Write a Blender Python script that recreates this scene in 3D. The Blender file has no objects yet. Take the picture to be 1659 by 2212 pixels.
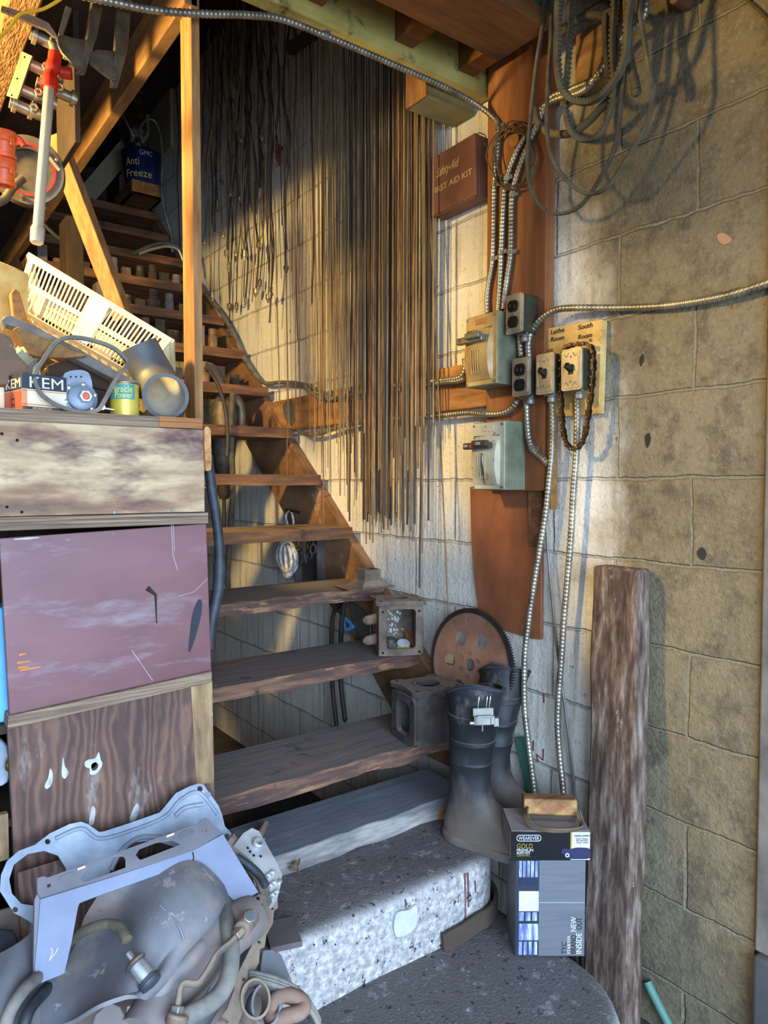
import bpy, math, random
from mathutils import Vector as V, Matrix, noise
from mathutils.geometry import tessellate_polygon
scene = bpy.context.scene
COL = scene.collection
rnd = random.Random(7)

# ------------------------------------------------------------------ camera, light, exposure
CAM_Z, FOC, YAW, PITCH = 1.35, 1533.0, math.radians(36.4), math.radians(2.28)
FW = V((math.sin(YAW)*math.cos(PITCH), math.cos(YAW)*math.cos(PITCH), -math.sin(PITCH)))
RT = V((math.cos(YAW), -math.sin(YAW), 0.0))
UP = RT.cross(FW)
CAM = V((0, 0, CAM_Z))
cd = bpy.data.cameras.new('camera'); cam = bpy.data.objects.new('camera', cd); COL.objects.link(cam)
cd.sensor_fit = 'HORIZONTAL'; cd.sensor_width = 36.0; cd.lens = 36.0*FOC/1659.0
cd.clip_start = 0.02; cd.clip_end = 60
cam.matrix_world = Matrix(((RT.x, UP.x, -FW.x, CAM.x), (RT.y, UP.y, -FW.y, CAM.y), (RT.z, UP.z, -FW.z, CAM.z), (0, 0, 0, 1)))
scene.camera = cam

world = bpy.data.worlds.new('world'); scene.world = world; world.use_nodes = True
wn = world.node_tree; wb = wn.nodes['Background']; wb.inputs[1].default_value = 0.80
wt_ = wn.nodes.new('ShaderNodeTexCoord'); wx_ = wn.nodes.new('ShaderNodeSeparateXYZ'); wr_ = wn.nodes.new('ShaderNodeValToRGB')   # overcast blue sky over dim ground
wn.links.new(wt_.outputs['Generated'], wx_.inputs[0]); wn.links.new(wx_.outputs['Z'], wr_.inputs[0]); wn.links.new(wr_.outputs[0], wb.inputs[0])
wr_.color_ramp.elements[0].position = 0.0; wr_.color_ramp.elements[0].color = (0.16, 0.15, 0.14, 1); wr_.color_ramp.elements[1].position = 0.06; wr_.color_ramp.elements[1].color = (0.55, 0.70, 1.0, 1)

def lamp(name, kind, loc, energy, color, **kw):
    l = bpy.data.lights.new(name, kind); l.energy = energy; l.color = color
    for k, v in kw.items(): setattr(l, k, v)
    o = bpy.data.objects.new(name, l); o.location = loc; COL.objects.link(o); return o
# the bare bulb under the upper floor, left of the stair opening
bulb = lamp('ceiling_bulb', 'POINT', (-0.30, 1.93, 2.25), 135, (1.0, 0.68, 0.23), shadow_soft_size=0.085)
# the open garage door behind the photographer
door = lamp('garage_door_daylight', 'AREA', (0.0, -1.4, 1.15), 80, (0.54, 0.73, 1.0), shape='RECTANGLE', size=2.4, size_y=1.7, spread=math.radians(120))
door.rotation_euler = (math.radians(68), 0, math.radians(-8))

vs = scene.view_settings
scene.display_settings.display_device = 'sRGB'
vs.view_transform = 'Standard'; vs.look = 'None'; vs.gamma = 1.0; vs.use_curve_mapping = False; vs.exposure = 0.70
scene.cycles.max_bounces = 6; scene.cycles.diffuse_bounces = 4
scene.cycles.use_denoising = True

# ------------------------------------------------------------------ helpers
def ray(px, py): return FW + RT*((px-829.5)/FOC) - UP*((py-1106)/FOC)
def PX(px, py, x): d = ray(px, py); return CAM + d*(x/d.x)
def PY(px, py, y): d = ray(px, py); return CAM + d*(y/d.y)
def PZ(px, py, z): d = ray(px, py); return CAM + d*((z-CAM_Z)/d.z)
def PN(px, py, p0, n): d = ray(px, py); return CAM + d*((p0-CAM).dot(n)/d.dot(n))

def frame(o, x, y):
    x = V(x).normalized(); z = x.cross(V(y)).normalized(); y = z.cross(x)
    return Matrix(((x.x, y.x, z.x, o[0]), (x.y, y.y, z.y, o[1]), (x.z, y.z, z.z, o[2]), (0, 0, 0, 1)))
def wallf(x, y, z): return frame((x, y, z), (0, -1, 0), (0, 0, 1))        # local x along the wall to the viewer's right, z into the room
def frontf(x, y, z): return frame((x, y, z), (1, 0, 0), (0, 0, 1))        # facing the viewer's side
def yawf(loc, deg, tilt=0): return Matrix.Translation(V(loc)) @ Matrix.Rotation(math.radians(deg), 4, 'Z') @ Matrix.Rotation(math.radians(tilt), 4, 'X')

def smooth(pts, step=None, n=8, closed=False):
    P = [V(p) for p in pts]; out = []; N = len(P)
    for i in range(N if closed else N-1):
        if closed: a, b, c, d = P[i-1], P[i], P[(i+1) % N], P[(i+2) % N]
        else: a, b, c, d = P[max(i-1, 0)], P[i], P[i+1], P[min(i+2, N-1)]
        k = max(1, int((c-b).length/step)) if step else n
        for j in range(k):
            t = j/k
            out.append(0.5*((2*b)+(c-a)*t+(2*a-5*b+4*c-d)*t*t+(3*b-a-3*c+d)*t*t*t))
    if not closed: out.append(P[-1].copy())
    return out
def resample(pts, step):
    out = [pts[0].copy()]; acc = 0
    for a, b in zip(pts, pts[1:]):
        L = (b-a).length
        while L > 1e-9 and acc+L >= step:
            t = (step-acc)/L; a = a.lerp(b, t); out.append(a.copy()); L = (b-a).length; acc = 0
        acc += L
    return out

class MB:
    def __init__(s): s.v = []; s.f = []
    def add(s, vs, fs, M=None):
        n = len(s.v)
        s.v += [(M @ V(p)) if M else V(p) for p in vs]; s.f += [tuple(i+n for i in f) for f in fs]; return s
    def box(s, x0, x1, y0, y1, z0, z1, M=None):
        return s.add([(x0,y0,z0),(x1,y0,z0),(x1,y1,z0),(x0,y1,z0),(x0,y0,z1),(x1,y0,z1),(x1,y1,z1),(x0,y1,z1)],
                     [(0,3,2,1),(4,5,6,7),(0,1,5,4),(1,2,6,5),(2,3,7,6),(3,0,4,7)], M)
    def sbox(s, x0, x1, y0, y1, z0, z1, n, M=None, jit=0.0, seed=0):
        """a board split along x so that its long edges can be worn"""
        vs = []; fs = []
        r = random.Random(seed)
        for i in range(n+1):
            x = x0+(x1-x0)*i/n
            e = [jit*noise.noise(V((x*9+seed*3.1, k*7.7, seed))) for k in range(4)]
            vs += [(x, y0+abs(e[0]), z0+e[1]*0.6), (x, y1, z0), (x, y1, z1), (x, y0+abs(e[2])*1.2, z1-abs(e[3])*0.8)]
            if i:
                a = 4*(i-1); b = 4*i
                for k in range(4): fs.append((a+k, a+(k+1) % 4, b+(k+1) % 4, b+k))
        fs += [(3, 2, 1, 0), (4*n, 4*n+1, 4*n+2, 4*n+3)]
        return s.add(vs, fs, M)
    def plate(s, outer, holes, z0, z1, M=None):
        loops = [outer]+list(holes); flat = [p for l in loops for p in l]; n = len(flat)
        tris = tessellate_polygon([[V((p[0], p[1], 0)) for p in l] for l in loops])
        vs = [(p[0], p[1], z0) for p in flat]+[(p[0], p[1], z1) for p in flat]; fs = []
        for t in tris:
            a, b, c = [V(flat[i][:2]) for i in t]
            ccw = (b-a).cross(c-a) > 0 if True else 0
            if not ccw: t = (t[2], t[1], t[0])
            fs.append((t[0]+n, t[1]+n, t[2]+n)); fs.append((t[2], t[1], t[0]))
        k = 0
        for li, l in enumerate(loops):
            m = len(l)
            area = sum(l[i][0]*l[(i+1) % m][1]-l[(i+1) % m][0]*l[i][1] for i in range(m))
            fwd = (area > 0) == (li == 0)
            for i in range(m):
                a, b = k+i, k+(i+1) % m
                fs.append((a, b, b+n, a+n) if fwd else (b, a, a+n, b+n))
            k += m
        return s.add(vs, fs, M)
    def tube(s, pts, r, n=8, closed=False, cap=True, M=None):
        P = [V(p) for p in pts]; N = len(P); vs = []; fs = []; u = None
        for i in range(N):
            if closed: t = P[(i+1) % N]-P[i-1]
            else: t = P[min(i+1, N-1)]-P[max(i-1, 0)]
            if t.length < 1e-9: t = V((0, 0, 1))
            t.normalize()
            if u is None: u = t.cross(V((0.31, 0.2, 0.93))).normalized() if abs(t.z) < 0.95 else t.cross(V((1, 0, 0))).normalized()
            else: u = (u-t*u.dot(t)).normalized()
            w = t.cross(u); rr = r[i % len(r)] if isinstance(r, (list, tuple)) else r
            for k in range(n):
                a = 2*math.pi*k/n; vs.append(P[i]+(u*math.cos(a)+w*math.sin(a))*rr)
        for i in range(N if closed else N-1):
            j = (i+1) % N
            for k in range(n): fs.append((i*n+k, i*n+(k+1) % n, j*n+(k+1) % n, j*n+k))
        if cap and not closed: fs += [tuple(range(n-1, -1, -1)), tuple((N-1)*n+k for k in range(n))]
        return s.add(vs, fs, M)
    def sweep(s, pts, prof, up, closed=False, M=None):
        P = [V(p) for p in pts]; N = len(P); n = len(prof); vs = []; fs = []
        for i in range(N):
            t = (P[(i+1) % N]-P[i-1]) if closed else (P[min(i+1, N-1)]-P[max(i-1, 0)])
            t.normalize(); w = V(up)-t*V(up).dot(t); w.normalize(); u = t.cross(w)
            for a, b in prof: vs.append(P[i]+u*a+w*b)
        for i in range(N if closed else N-1):
            j = (i+1) % N
            for k in range(n): fs.append((i*n+k, j*n+k, j*n+(k+1) % n, i*n+(k+1) % n))
        if not closed: fs += [tuple(range(n)), tuple((N-1)*n+k for k in range(n-1, -1, -1))]
        return s.add(vs, fs, M)
    def lathe(s, prof, n=24, M=None, closed=False):
        m = len(prof); vs = []; fs = []
        for k in range(n):
            a = 2*math.pi*k/n; c, d = math.cos(a), math.sin(a)
            vs += [(r*c, r*d, z) for r, z in prof]
        for k in range(n):
            j = (k+1) % n
            for i in range(m if closed else m-1):
                i2 = (i+1) % m
                fs.append((k*m+i, j*m+i, j*m+i2, k*m+i2))
        if not closed:
            if prof[0][0] > 1e-6: fs.append(tuple(k*m for k in range(n-1, -1, -1)))
            if prof[-1][0] > 1e-6: fs.append(tuple(k*m+m-1 for k in range(n)))
        return s.add(vs, fs, M)
    def loft(s, rings, M=None, cap0=True, cap1=True):
        n = len(rings[0]); vs = [p for r in rings for p in r]; fs = []
        for i in range(len(rings)-1):
            for k in range(n): fs.append((i*n+k, i*n+(k+1) % n, (i+1)*n+(k+1) % n, (i+1)*n+k))
        if cap0: fs.append(tuple(range(n-1, -1, -1)))
        if cap1: fs.append(tuple((len(rings)-1)*n+k for k in range(n)))
        return s.add(vs, fs, M)
    def grid(s, nu, nv, fn, thick=0.0):
        P = [[V(fn(i/nu, j/nv)) for i in range(nu+1)] for j in range(nv+1)]
        vs = []; fs = []
        def idx(i, j, b): return b*(nu+1)*(nv+1)+j*(nu+1)+i
        for b in ((0, 1) if thick else (0,)):
            for j in range(nv+1):
                for i in range(nu+1):
                    p = P[j][i]
                    if b:
                        du = P[j][min(i+1, nu)]-P[j][max(i-1, 0)]; dv = P[min(j+1, nv)][i]-P[max(j-1, 0)][i]
                        p = p-du.cross(dv).normalized()*thick
                    vs.append(p)
        for j in range(nv):
            for i in range(nu):
                fs.append((idx(i,j,0), idx(i+1,j,0), idx(i+1,j+1,0), idx(i,j+1,0)))
                if thick: fs.append((idx(i,j,1), idx(i,j+1,1), idx(i+1,j+1,1), idx(i+1,j,1)))
        if thick:
            for i in range(nu):
                fs.append((idx(i,0,1), idx(i+1,0,1), idx(i+1,0,0), idx(i,0,0))); fs.append((idx(i,nv,0), idx(i+1,nv,0), idx(i+1,nv,1), idx(i,nv,1)))
            for j in range(nv):
                fs.append((idx(0,j,0), idx(0,j+1,0), idx(0,j+1,1), idx(0,j,1))); fs.append((idx(nu,j,1), idx(nu,j+1,1), idx(nu,j+1,0), idx(nu,j,0)))
        return s.add(vs, fs)
    def hexnut(s, r, h, M, hole=0.0):
        o = [(r*math.cos(math.pi/3*k), r*math.sin(math.pi/3*k)) for k in range(6)]
        hs = [[(hole*math.cos(-math.pi/6*k), hole*math.sin(-math.pi/6*k)) for k in range(12)]] if hole else []
        return s.plate(o, hs, 0, h, M)

WL = {}
def wloc(o): return WL.get(o.name, V((0, 0, 0)))
def obj(name, mb, mat, parent=None, bevel=0, ang=38, base=None, seg=2, flat=False):
    vs = mb.v
    if parent is None:
        if base is None:
            lo = V([min(p[k] for p in vs) for k in range(3)]); hi = V([max(p[k] for p in vs) for k in range(3)])
            base = V(((lo.x+hi.x)/2, (lo.y+hi.y)/2, lo.z))
        org = V(base)
    else: org = wloc(parent)
    me = bpy.data.meshes.new(name); me.from_pydata([p-org for p in vs], [], mb.f); me.validate(); me.update()
    me.materials.append(mat)
    if not flat:
        me.shade_smooth()
        me.set_sharp_from_angle(angle=math.radians(ang))
    o = bpy.data.objects.new(name, me); COL.objects.link(o)
    if parent is None: o.location = org
    else: o.parent = parent
    WL[o.name] = org
    if bevel:
        b = o.modifiers.new('bevel', 'BEVEL'); b.width = bevel; b.segments = seg; b.limit_method = 'ANGLE'; b.angle_limit = math.radians(40)
    return o
def tag(o, label, cat, group=None, kind=None):
    o['label'] = label; o['category'] = cat
    if group: o['group'] = group
    if kind: o['kind'] = kind
    return o
def thing(name, label, cat, base, group=None):
    o = bpy.data.objects.new(name, None); o.empty_display_size = 0.02; COL.objects.link(o)
    o.location = base; WL[o.name] = V(base); return tag(o, label, cat, group)
def one(name, mb, mat, label, cat, group=None, **kw): return tag(obj(name, mb, mat, **kw), label, cat, group)
def struct(name, mb, mat, **kw): o = obj(name, mb, mat, **kw); o['kind'] = 'structure'; return o

_tx = {}
def text(parent, body, size, M, mat, name='lettering', ext=0.0004, shear=0.0, w=None, label=None):
    """words set as a thin solid on the thing that carries them; M: left baseline corner, x along the line, z out"""
    cu = bpy.data.curves.new('t', 'FONT'); cu.body = body; cu.size = size; cu.extrude = ext; cu.shear = shear; cu.resolution_u = 3
    o = bpy.data.objects.new('t', cu); COL.objects.link(o)
    dg = bpy.context.evaluated_depsgraph_get(); me = bpy.data.meshes.new_from_object(o.evaluated_get(dg))
    bpy.data.objects.remove(o); bpy.data.curves.remove(cu)
    xs = [v.co.x for v in me.vertices]; k = (w/(max(xs)-min(xs))) if (w and xs) else 1.0
    mb = MB(); mb.add([(v.co.x*k, v.co.y, v.co.z+ext*0.6) for v in me.vertices], [tuple(p.vertices) for p in me.polygons], M)
    bpy.data.meshes.remove(me)
    r = obj(name, mb, mat, parent, flat=True)
    if label: r['label'] = label
    return r

def planef(p0, n, up=(0, 0, 1)):
    n = V(n).normalized(); x = V(up).cross(n)
    x.normalize(); y = n.cross(x); p0 = V(p0)
    return Matrix(((x.x, y.x, n.x, p0.x), (x.y, y.y, n.y, p0.y), (x.z, y.z, n.z, p0.z), (0, 0, 0, 1)))
def flat2(M, pts):
    """outline seen along these lines of sight, laid in the plane M: 2-D coordinates in that plane"""
    inv = M.inverted(); n = M.col[2].to_3d(); p0 = M.col[3].to_3d()
    return [tuple((inv @ PN(a, b, p0, n))[:2]) for a, b in pts]
def curvy(pts, n=4):
    return [(p.x, p.y) for p in smooth([V((a, b, 0)) for a, b in pts], n=n, closed=True)]
def circ(cx, cy, r, n=16, ry=None, ph=0): return [(cx+r*math.cos(2*math.pi*k/n+ph), cy+(ry or r)*math.sin(2*math.pi*k/n+ph)) for k in range(n)]

# ------------------------------------------------------------------ materials
def lin(h):
    h = h.lstrip('#'); out = []
    for i in (0, 2, 4):
        c = int(h[i:i+2], 16)/255; out.append(c/12.92 if c <= 0.04045 else ((c+0.055)/1.055)**2.4)
    return (*out, 1)
MATS = {}
def mat(name, cols, scale=6.0, stretch=(1, 1, 1), rough=0.75, metal=0.0, bump=0.15, bscale=None, detail=6.0, dust=None, spots=None, wave=None, dist=0.002, mud=None):
    """procedural: a noise (optionally stretched into grain) runs through a colour ramp; spots = second colour in patches; dust settles on upward faces"""
    if name in MATS: return MATS[name]
    m = bpy.data.materials.new(name); m.use_nodes = True; nt = m.node_tree; N = nt.nodes; L = nt.links
    b = N['Principled BSDF']; b.inputs['Roughness'].default_value = rough; b.inputs['Metallic'].default_value = metal
    tc = N.new('ShaderNodeTexCoord'); mp = N.new('ShaderNodeMapping'); mp.inputs['Scale'].default_value = stretch
    L.new(tc.outputs['Object'], mp.inputs['Vector'])
    nz = N.new('ShaderNodeTexNoise'); nz.inputs['Scale'].default_value = scale; nz.inputs['Detail'].default_value = detail; nz.inputs['Roughness'].default_value = 0.62
    L.new(mp.outputs[0], nz.inputs['Vector'])
    src = nz.outputs['Fac']
    if wave:
        wv = N.new('ShaderNodeTexWave'); wv.inputs['Scale'].default_value = wave[0]; wv.inputs['Distortion'].default_value = wave[1]; wv.inputs['Detail'].default_value = 3
        L.new(mp.outputs[0], wv.inputs['Vector'])
        mx = N.new('ShaderNodeMix'); mx.data_type = 'FLOAT'; mx.inputs[0].default_value = wave[2]
        L.new(nz.outputs['Fac'], mx.inputs[2]); L.new(wv.outputs['Fac'], mx.inputs[3]); src = mx.outputs[0]
    rp = N.new('ShaderNodeValToRGB'); e = rp.color_ramp.elements
    lo, hi = (0.30, 0.70)
    for i, c in enumerate(cols):
        p = lo+(hi-lo)*i/max(1, len(cols)-1)
        el = e[i] if i < 2 else e.new(p)
        el.position = p; el.color = lin(c)
    if len(cols) == 1: e[1].color = e[0].color
    L.new(src, rp.inputs[0]); col = rp.outputs[0]
    def mixc(fac, a, bb):
        q = N.new('ShaderNodeMix'); q.data_type = 'RGBA'; L.new(fac, q.inputs[0]); L.new(a, q.inputs[6])
        if isinstance(bb, str): q.inputs[7].default_value = lin(bb)
        else: L.new(bb, q.inputs[7])
        return q.outputs[2]
    if dust:
        g = N.new('ShaderNodeNewGeometry'); sx = N.new('ShaderNodeSeparateXYZ'); L.new(g.outputs['Normal'], sx.inputs[0])
        ad = N.new('ShaderNodeMath'); ad.operation = 'MULTIPLY_ADD'; L.new(nz.outputs['Fac'], ad.inputs[0]); ad.inputs[1].default_value = 0.7; L.new(sx.outputs['Z'], ad.inputs[2])
        r3 = N.new('ShaderNodeMapRange'); r3.inputs[1].default_value = 0.75; r3.inputs[2].default_value = 1.35; r3.inputs[4].default_value = dust[1]
        L.new(ad.outputs[0], r3.inputs[0]); col = mixc(r3.outputs[0], col, dust[0])
    for sp in (spots or []):
        n2 = N.new('ShaderNodeTexNoise'); n2.inputs['Scale'].default_value = sp[1]; n2.inputs['Detail'].default_value = 5; n2.inputs['Roughness'].default_value = 0.7
        m2 = N.new('ShaderNodeMapping'); m2.inputs['Location'].default_value = (3.3*len(N), 1.7, 0.4); m2.inputs['Scale'].default_value = sp[3] if len(sp) > 3 else (1, 1, 1)
        L.new(tc.outputs['Object'], m2.inputs[0]); L.new(m2.outputs[0], n2.inputs['Vector'])
        r2 = N.new('ShaderNodeMapRange'); r2.inputs[1].default_value = sp[2]; r2.inputs[2].default_value = sp[2]+(sp[4] if len(sp) > 4 else 0.08)
        L.new(n2.outputs['Fac'], r2.inputs[0]); col = mixc(r2.outputs[0], col, sp[0])
    if mud:                                                             # dried mud splashed up to a ragged line
        sz = N.new('ShaderNodeSeparateXYZ'); L.new(tc.outputs['Object'], sz.inputs[0]); q = N.new('ShaderNodeMath'); q.operation = 'MULTIPLY_ADD'; q.inputs[1].default_value = -0.28
        L.new(nz.outputs['Fac'], q.inputs[0]); L.new(sz.outputs['Z'], q.inputs[2]); r4 = N.new('ShaderNodeMapRange'); r4.inputs[1].default_value = mud[2]; r4.inputs[2].default_value = mud[1]
        L.new(q.outputs[0], r4.inputs[0]); col = mixc(r4.outputs[0], col, mud[0])
    L.new(col, b.inputs['Base Color'])
    if bump:
        bp = N.new('ShaderNodeBump'); bp.inputs['Strength'].default_value = bump; bp.inputs['Distance'].default_value = dist
        if bscale:
            n3 = N.new('ShaderNodeTexNoise'); n3.inputs['Scale'].default_value = bscale; n3.inputs['Detail'].default_value = 4
            L.new(mp.outputs[0], n3.inputs['Vector']); L.new(n3.outputs['Fac'], bp.inputs['Height'])
        else: L.new(src, bp.inputs['Height'])
        L.new(bp.outputs[0], b.inputs['Normal'])
    MATS[name] = m; return m

DUST = '#8f8478'
W_tread = mat('stair_wood', ['#41291b', '#664226', '#8c5d33'], 5, (1, 7, 7), 0.8, bump=0.5, dust=('#857766', 0.62), spots=[('#35211a', 5, 0.60)], dist=0.004)
W_tread_old = mat('stair_wood_worn', ['#3a2723', '#543c33', '#8a6242'], 4.5, (1, 9, 9), 0.85, bump=0.6, dust=('#77706a', 0.75), spots=[('#8f6748', 7, 0.58, (1, 3, 6)), ('#3a2226', 4, 0.6)], dist=0.004)
W_string = mat('stringer_wood', ['#4e3725', '#785436', '#936a42'], 4, (6, 1, 2), 0.8, bump=0.3, spots=[('#a08468', 6, 0.6)])
W_beam = mat('old_beam_wood', ['#35261e', '#4d3a30', '#6f5e50', '#94877a'], 14, (4, 4, 0.8), 0.9, bump=0.7, bscale=14, spots=[('#33231b', 5, 0.56, (1, 1, 0.5), 0.12), ('#a59a8c', 26, 0.64, (1, 1, 0.35), 0.05)], dist=0.006)
W_orange = mat('lumber_orange', ['#7a4a1f', '#a66a30', '#c98a48'], 6, (5, 1, 5), 0.8, bump=0.25)
W_orange_z = mat('lumber_orange_upright', ['#6d4724', '#8e6336', '#a87e4c'], 7, (6, 6, 0.8), 0.8, bump=0.3)
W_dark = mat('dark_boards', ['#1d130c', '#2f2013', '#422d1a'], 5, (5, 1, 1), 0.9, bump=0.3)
W_plank = mat('ceiling_plank_wood', ['#4a2c12', '#6a4119', '#7c5020'], 4, (0.8, 6, 6), 0.8, bump=0.25, spots=[('#b09868', 4, 0.66, (2, 2, 1), 0.02)])
W_joist = mat('joist_wood', ['#5e3f20', '#7d5a30', '#98723f'], 6, (5, 0.9, 5), 0.85, bump=0.4)
W_post = mat('wall_post_wood', ['#64391c', '#804c27', '#9a6534'], 4, (5, 5, 0.6), 0.7, bump=0.2, spots=[('#6a3c1c', 4, 0.6)])
W_rail = mat('wall_rail_wood', ['#70471f', '#986734', '#b3834a'], 6, (4, 0.8, 5), 0.8, bump=0.4)
W_hard = mat('hardboard', ['#5e3623', '#844f31', '#9a6440'], 3.2, (1, 1.3, 0.7), 0.55, bump=0.1, spots=[('#4c2c20', 3, 0.58, (1, 1.5, 0.6), 0.15)])
W_ply_top = mat('weathered_plywood', ['#4d3d3a', '#8a6a50', '#bfa57e', '#dccdac'], 2.4, (1, 1, 4.2), 0.8, bump=0.5, bscale=22, spots=[('#563a3a', 2.8, 0.54, (1, 1, 2.6), 0.14)], dist=0.003)
W_ply_red = mat('maroon_painted_board', ['#553033', '#673e3f', '#74494a'], 2.2, (1, 1, 2.2), 0.5, bump=0.08, spots=[('#7c686b', 3.4, 0.58, (1, 1, 4), 0.16), ('#94868a', 9, 0.67, (1, 1, 3), 0.05)])
W_ply_rot = mat('ridged_plywood', ['#45332c', '#5d443a', '#755543'], 3.0, (3.2, 1, 0.9), 0.85, bump=0.9, spots=[('#8f857c', 3.4, 0.58, (3, 1, 1), 0.14), ('#c6ccc6', 8, 0.70, (2.5, 1, 0.8), 0.05)], wave=(5, 16, 0.24), dist=0.006)
W_edge = mat('plywood_edge', ['#463a30', '#79644f', '#a18c72'], 8, (0.6, 1, 34), 0.9, bump=0.6, dist=0.003)
W_edge_o = mat('plywood_edge_fresh', ['#6a3f22', '#a06a3c', '#b98454'], 8, (0.6, 1, 34), 0.9, bump=0.6, dist=0.003)
W_endgrain = mat('end_grain', ['#7c5230', '#b5814f', '#d3a06c'], 60, (1, 1, 1), 0.95, bump=0.7, dist=0.004)
W_sill = mat('dusty_timber', ['#4d4a4a', '#75706c', '#a39c92'], 5, (1, 5, 5), 0.9, bump=0.6, dust=('#5d6068', 0.85), spots=[('#837e78', 5, 0.62, (1, 3, 4), 0.1)], dist=0.005)
W_block = mat('brush_wood', ['#5e3f27', '#8a6238', '#b18a52'], 9, (1, 4, 4), 0.8, bump=0.3, spots=[('#3b2b1e', 6, 0.58)])
W_pale = mat('pale_stick', ['#8b7d62', '#a5967a'], 6, (1, 1, 1), 0.8)
M_conc = mat('rough_concrete', ['#6e6a66', '#9c9894', '#c4c2bc'], 60, (1, 1, 1), 0.95, bump=1.0, bscale=150, dust=('#474241', 0.92), spots=[('#7d7976', 24, 0.58, (1, 1, 1), 0.1), ('#2a2627', 48, 0.60, (1, 1, 1), 0.04), ('#9b9794', 80, 0.63, (1, 1, 1), 0.05)], dist=0.0025)
M_floor = mat('floor_concrete', ['#2a2727', '#4a4646'], 10, (1, 1, 1), 0.95, bump=0.5)
M_cable = mat('galvanised_armour', ['#6d675b', '#9a9484', '#b9b3a2'], 20, (1, 1, 1), 0.42, 0.75, bump=0.05)
M_galv = mat('galvanised_steel', ['#63615a', '#88867d'], 14, (1, 1, 1), 0.5, 0.6, bump=0.08)
M_boxgrn = mat('grey_green_enamel', ['#50543f', '#6b6e57', '#838568'], 9, (1, 1, 1), 0.6, 0.0, bump=0.1, spots=[('#3d3a31', 22, 0.63), ('#8a6a3c', 8, 0.62)])
M_boxcov = mat('worn_steel_cover', ['#8a6f42', '#ae935e', '#c9b47e'], 6, (1, 1, 1), 0.45, 0.15, bump=0.1, spots=[('#5e4526', 9, 0.6), ('#d6d2c4', 12, 0.66)])
M_boxpale = mat('chipped_pale_enamel', ['#938f76', '#b0ab90', '#c4bea3'], 9, (1, 1, 1), 0.6, 0.0, bump=0.15, spots=[('#3a332b', 26, 0.62, (1, 1, 1), 0.03), ('#8b744d', 7, 0.63)])
M_plate = mat('switch_plate_steel', ['#8e836b', '#b1a68c', '#cbc3ad'], 12, (1, 1, 1), 0.38, 0.6, bump=0.05, spots=[('#6d5130', 14, 0.62)])
M_boxdark = mat('dark_box_steel', ['#2f2e22', '#45442f'], 10, (1, 1, 1), 0.55, 0.3, bump=0.05)
M_black = mat('black_bakelite', ['#14100e', '#1d1714'], 10, rough=0.35, bump=0)
W_bare = mat('bare_veneer', ['#5a4432', '#856a4a', '#a58a62'], 7, (5, 1, 1), 0.9, bump=0.4, spots=[('#4a3a30', 8, 0.58), ('#b7b0a0', 9, 0.64)])
M_void = mat('dark_hollow', ['#050505', '#0a0908'], 5, rough=1.0, bump=0)
M_chain = mat('oily_chain', ['#2a1d14', '#4a3524', '#6a4f38'], 30, rough=0.45, metal=0.7, bump=0.05)
M_kit = mat('brown_enamel', ['#5c382c', '#6e4636', '#7b5342'], 6, rough=0.55, metal=0.1, bump=0.04, spots=[('#8d6a50', 18, 0.68)])
M_gilt = mat('faded_gilt_paint', ['#b08a54', '#c9a66c'], 40, rough=0.6, bump=0)
M_rust = mat('rusty_rod', ['#5a4329', '#7d6040', '#9c7d56'], 26, (1, 1, 0.4), 0.6, 0.15, bump=0.1)
M_rod2 = mat('bright_rod', ['#6f5d3c', '#8f7a52', '#ab966c'], 20, (1, 1, 0.3), 0.5, 0.3, bump=0.05)
M_rod3 = mat('black_rod', ['#2a221a', '#40352a'], 20, (1, 1, 0.4), 0.6, 0.1, bump=0.1)
M_belt = mat('dusty_rubber_belt', ['#3a3328', '#4f4736', '#655b46'], 18, rough=0.9, bump=0.15)
M_beltg = mat('grey_rubber_belt', ['#4b4a48', '#6b675f', '#857d6e'], 14, rough=0.85, bump=0.1)
M_hose = mat('black_hose', ['#1b1e22', '#282c32', '#3d4249'], 12, (1, 1, 2), 0.6, bump=0.1)
M_boot = mat('muddy_black_rubber', ['#121315', '#1e2023', '#2e3135'], 7, (1, 1, 0.6), 0.62, bump=0.2, dust=('#75685e', 0.85), spots=[('#6d645b', 7, 0.58, (1, 1, 0.5), 0.15)], mud=('#6c5f54', -0.06, 0.05))
M_bootin = mat('boot_lining', ['#2a2c31', '#3b3f47'], 8, rough=0.9)
M_cast = mat('dusty_cast_iron', ['#4a3e36', '#6a5a4d', '#837160'], 16, rough=0.85, metal=0.15, bump=0.4, dust=('#9a8672', 0.8), spots=[('#3a322d', 6, 0.6)])
M_castd = mat('dark_cast_iron', ['#322b27', '#463d39', '#5a504b'], 14, rough=0.85, metal=0.15, bump=0.5, dust=('#87776a', 0.75), spots=[('#6a4a34', 9, 0.66)])
M_flex = mat('rust_brown_steel', ['#6f4d3b', '#8a6552', '#9d7a68'], 5, rough=0.6, metal=0.1, bump=0.08, spots=[('#6a544c', 3, 0.6)])
M_teeth = mat('dark_gear_steel', ['#2c2522', '#453a34'], 20, rough=0.55, metal=0.5, bump=0.05)
M_alu = mat('dusty_aluminium', ['#646e7b', '#808a96', '#9fa7b0'], 9, rough=0.55, metal=0.25, bump=0.2, spots=[('#6f7884', 6, 0.6)])
M_alu2 = mat('cast_aluminium', ['#8a8b8a', '#adaeac', '#c9cac7'], 10, rough=0.5, metal=0.4, bump=0.3, spots=[('#54514e', 12, 0.63)])
M_bezel = mat('grey_blue_plastic', ['#5f6678', '#6c7386', '#7a8194'], 6, rough=0.6, bump=0.05)
M_bezeld = mat('dusty_dark_plastic', ['#5d5b60', '#6b696d', '#7a777c'], 7, rough=0.8, bump=0.1)
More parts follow.
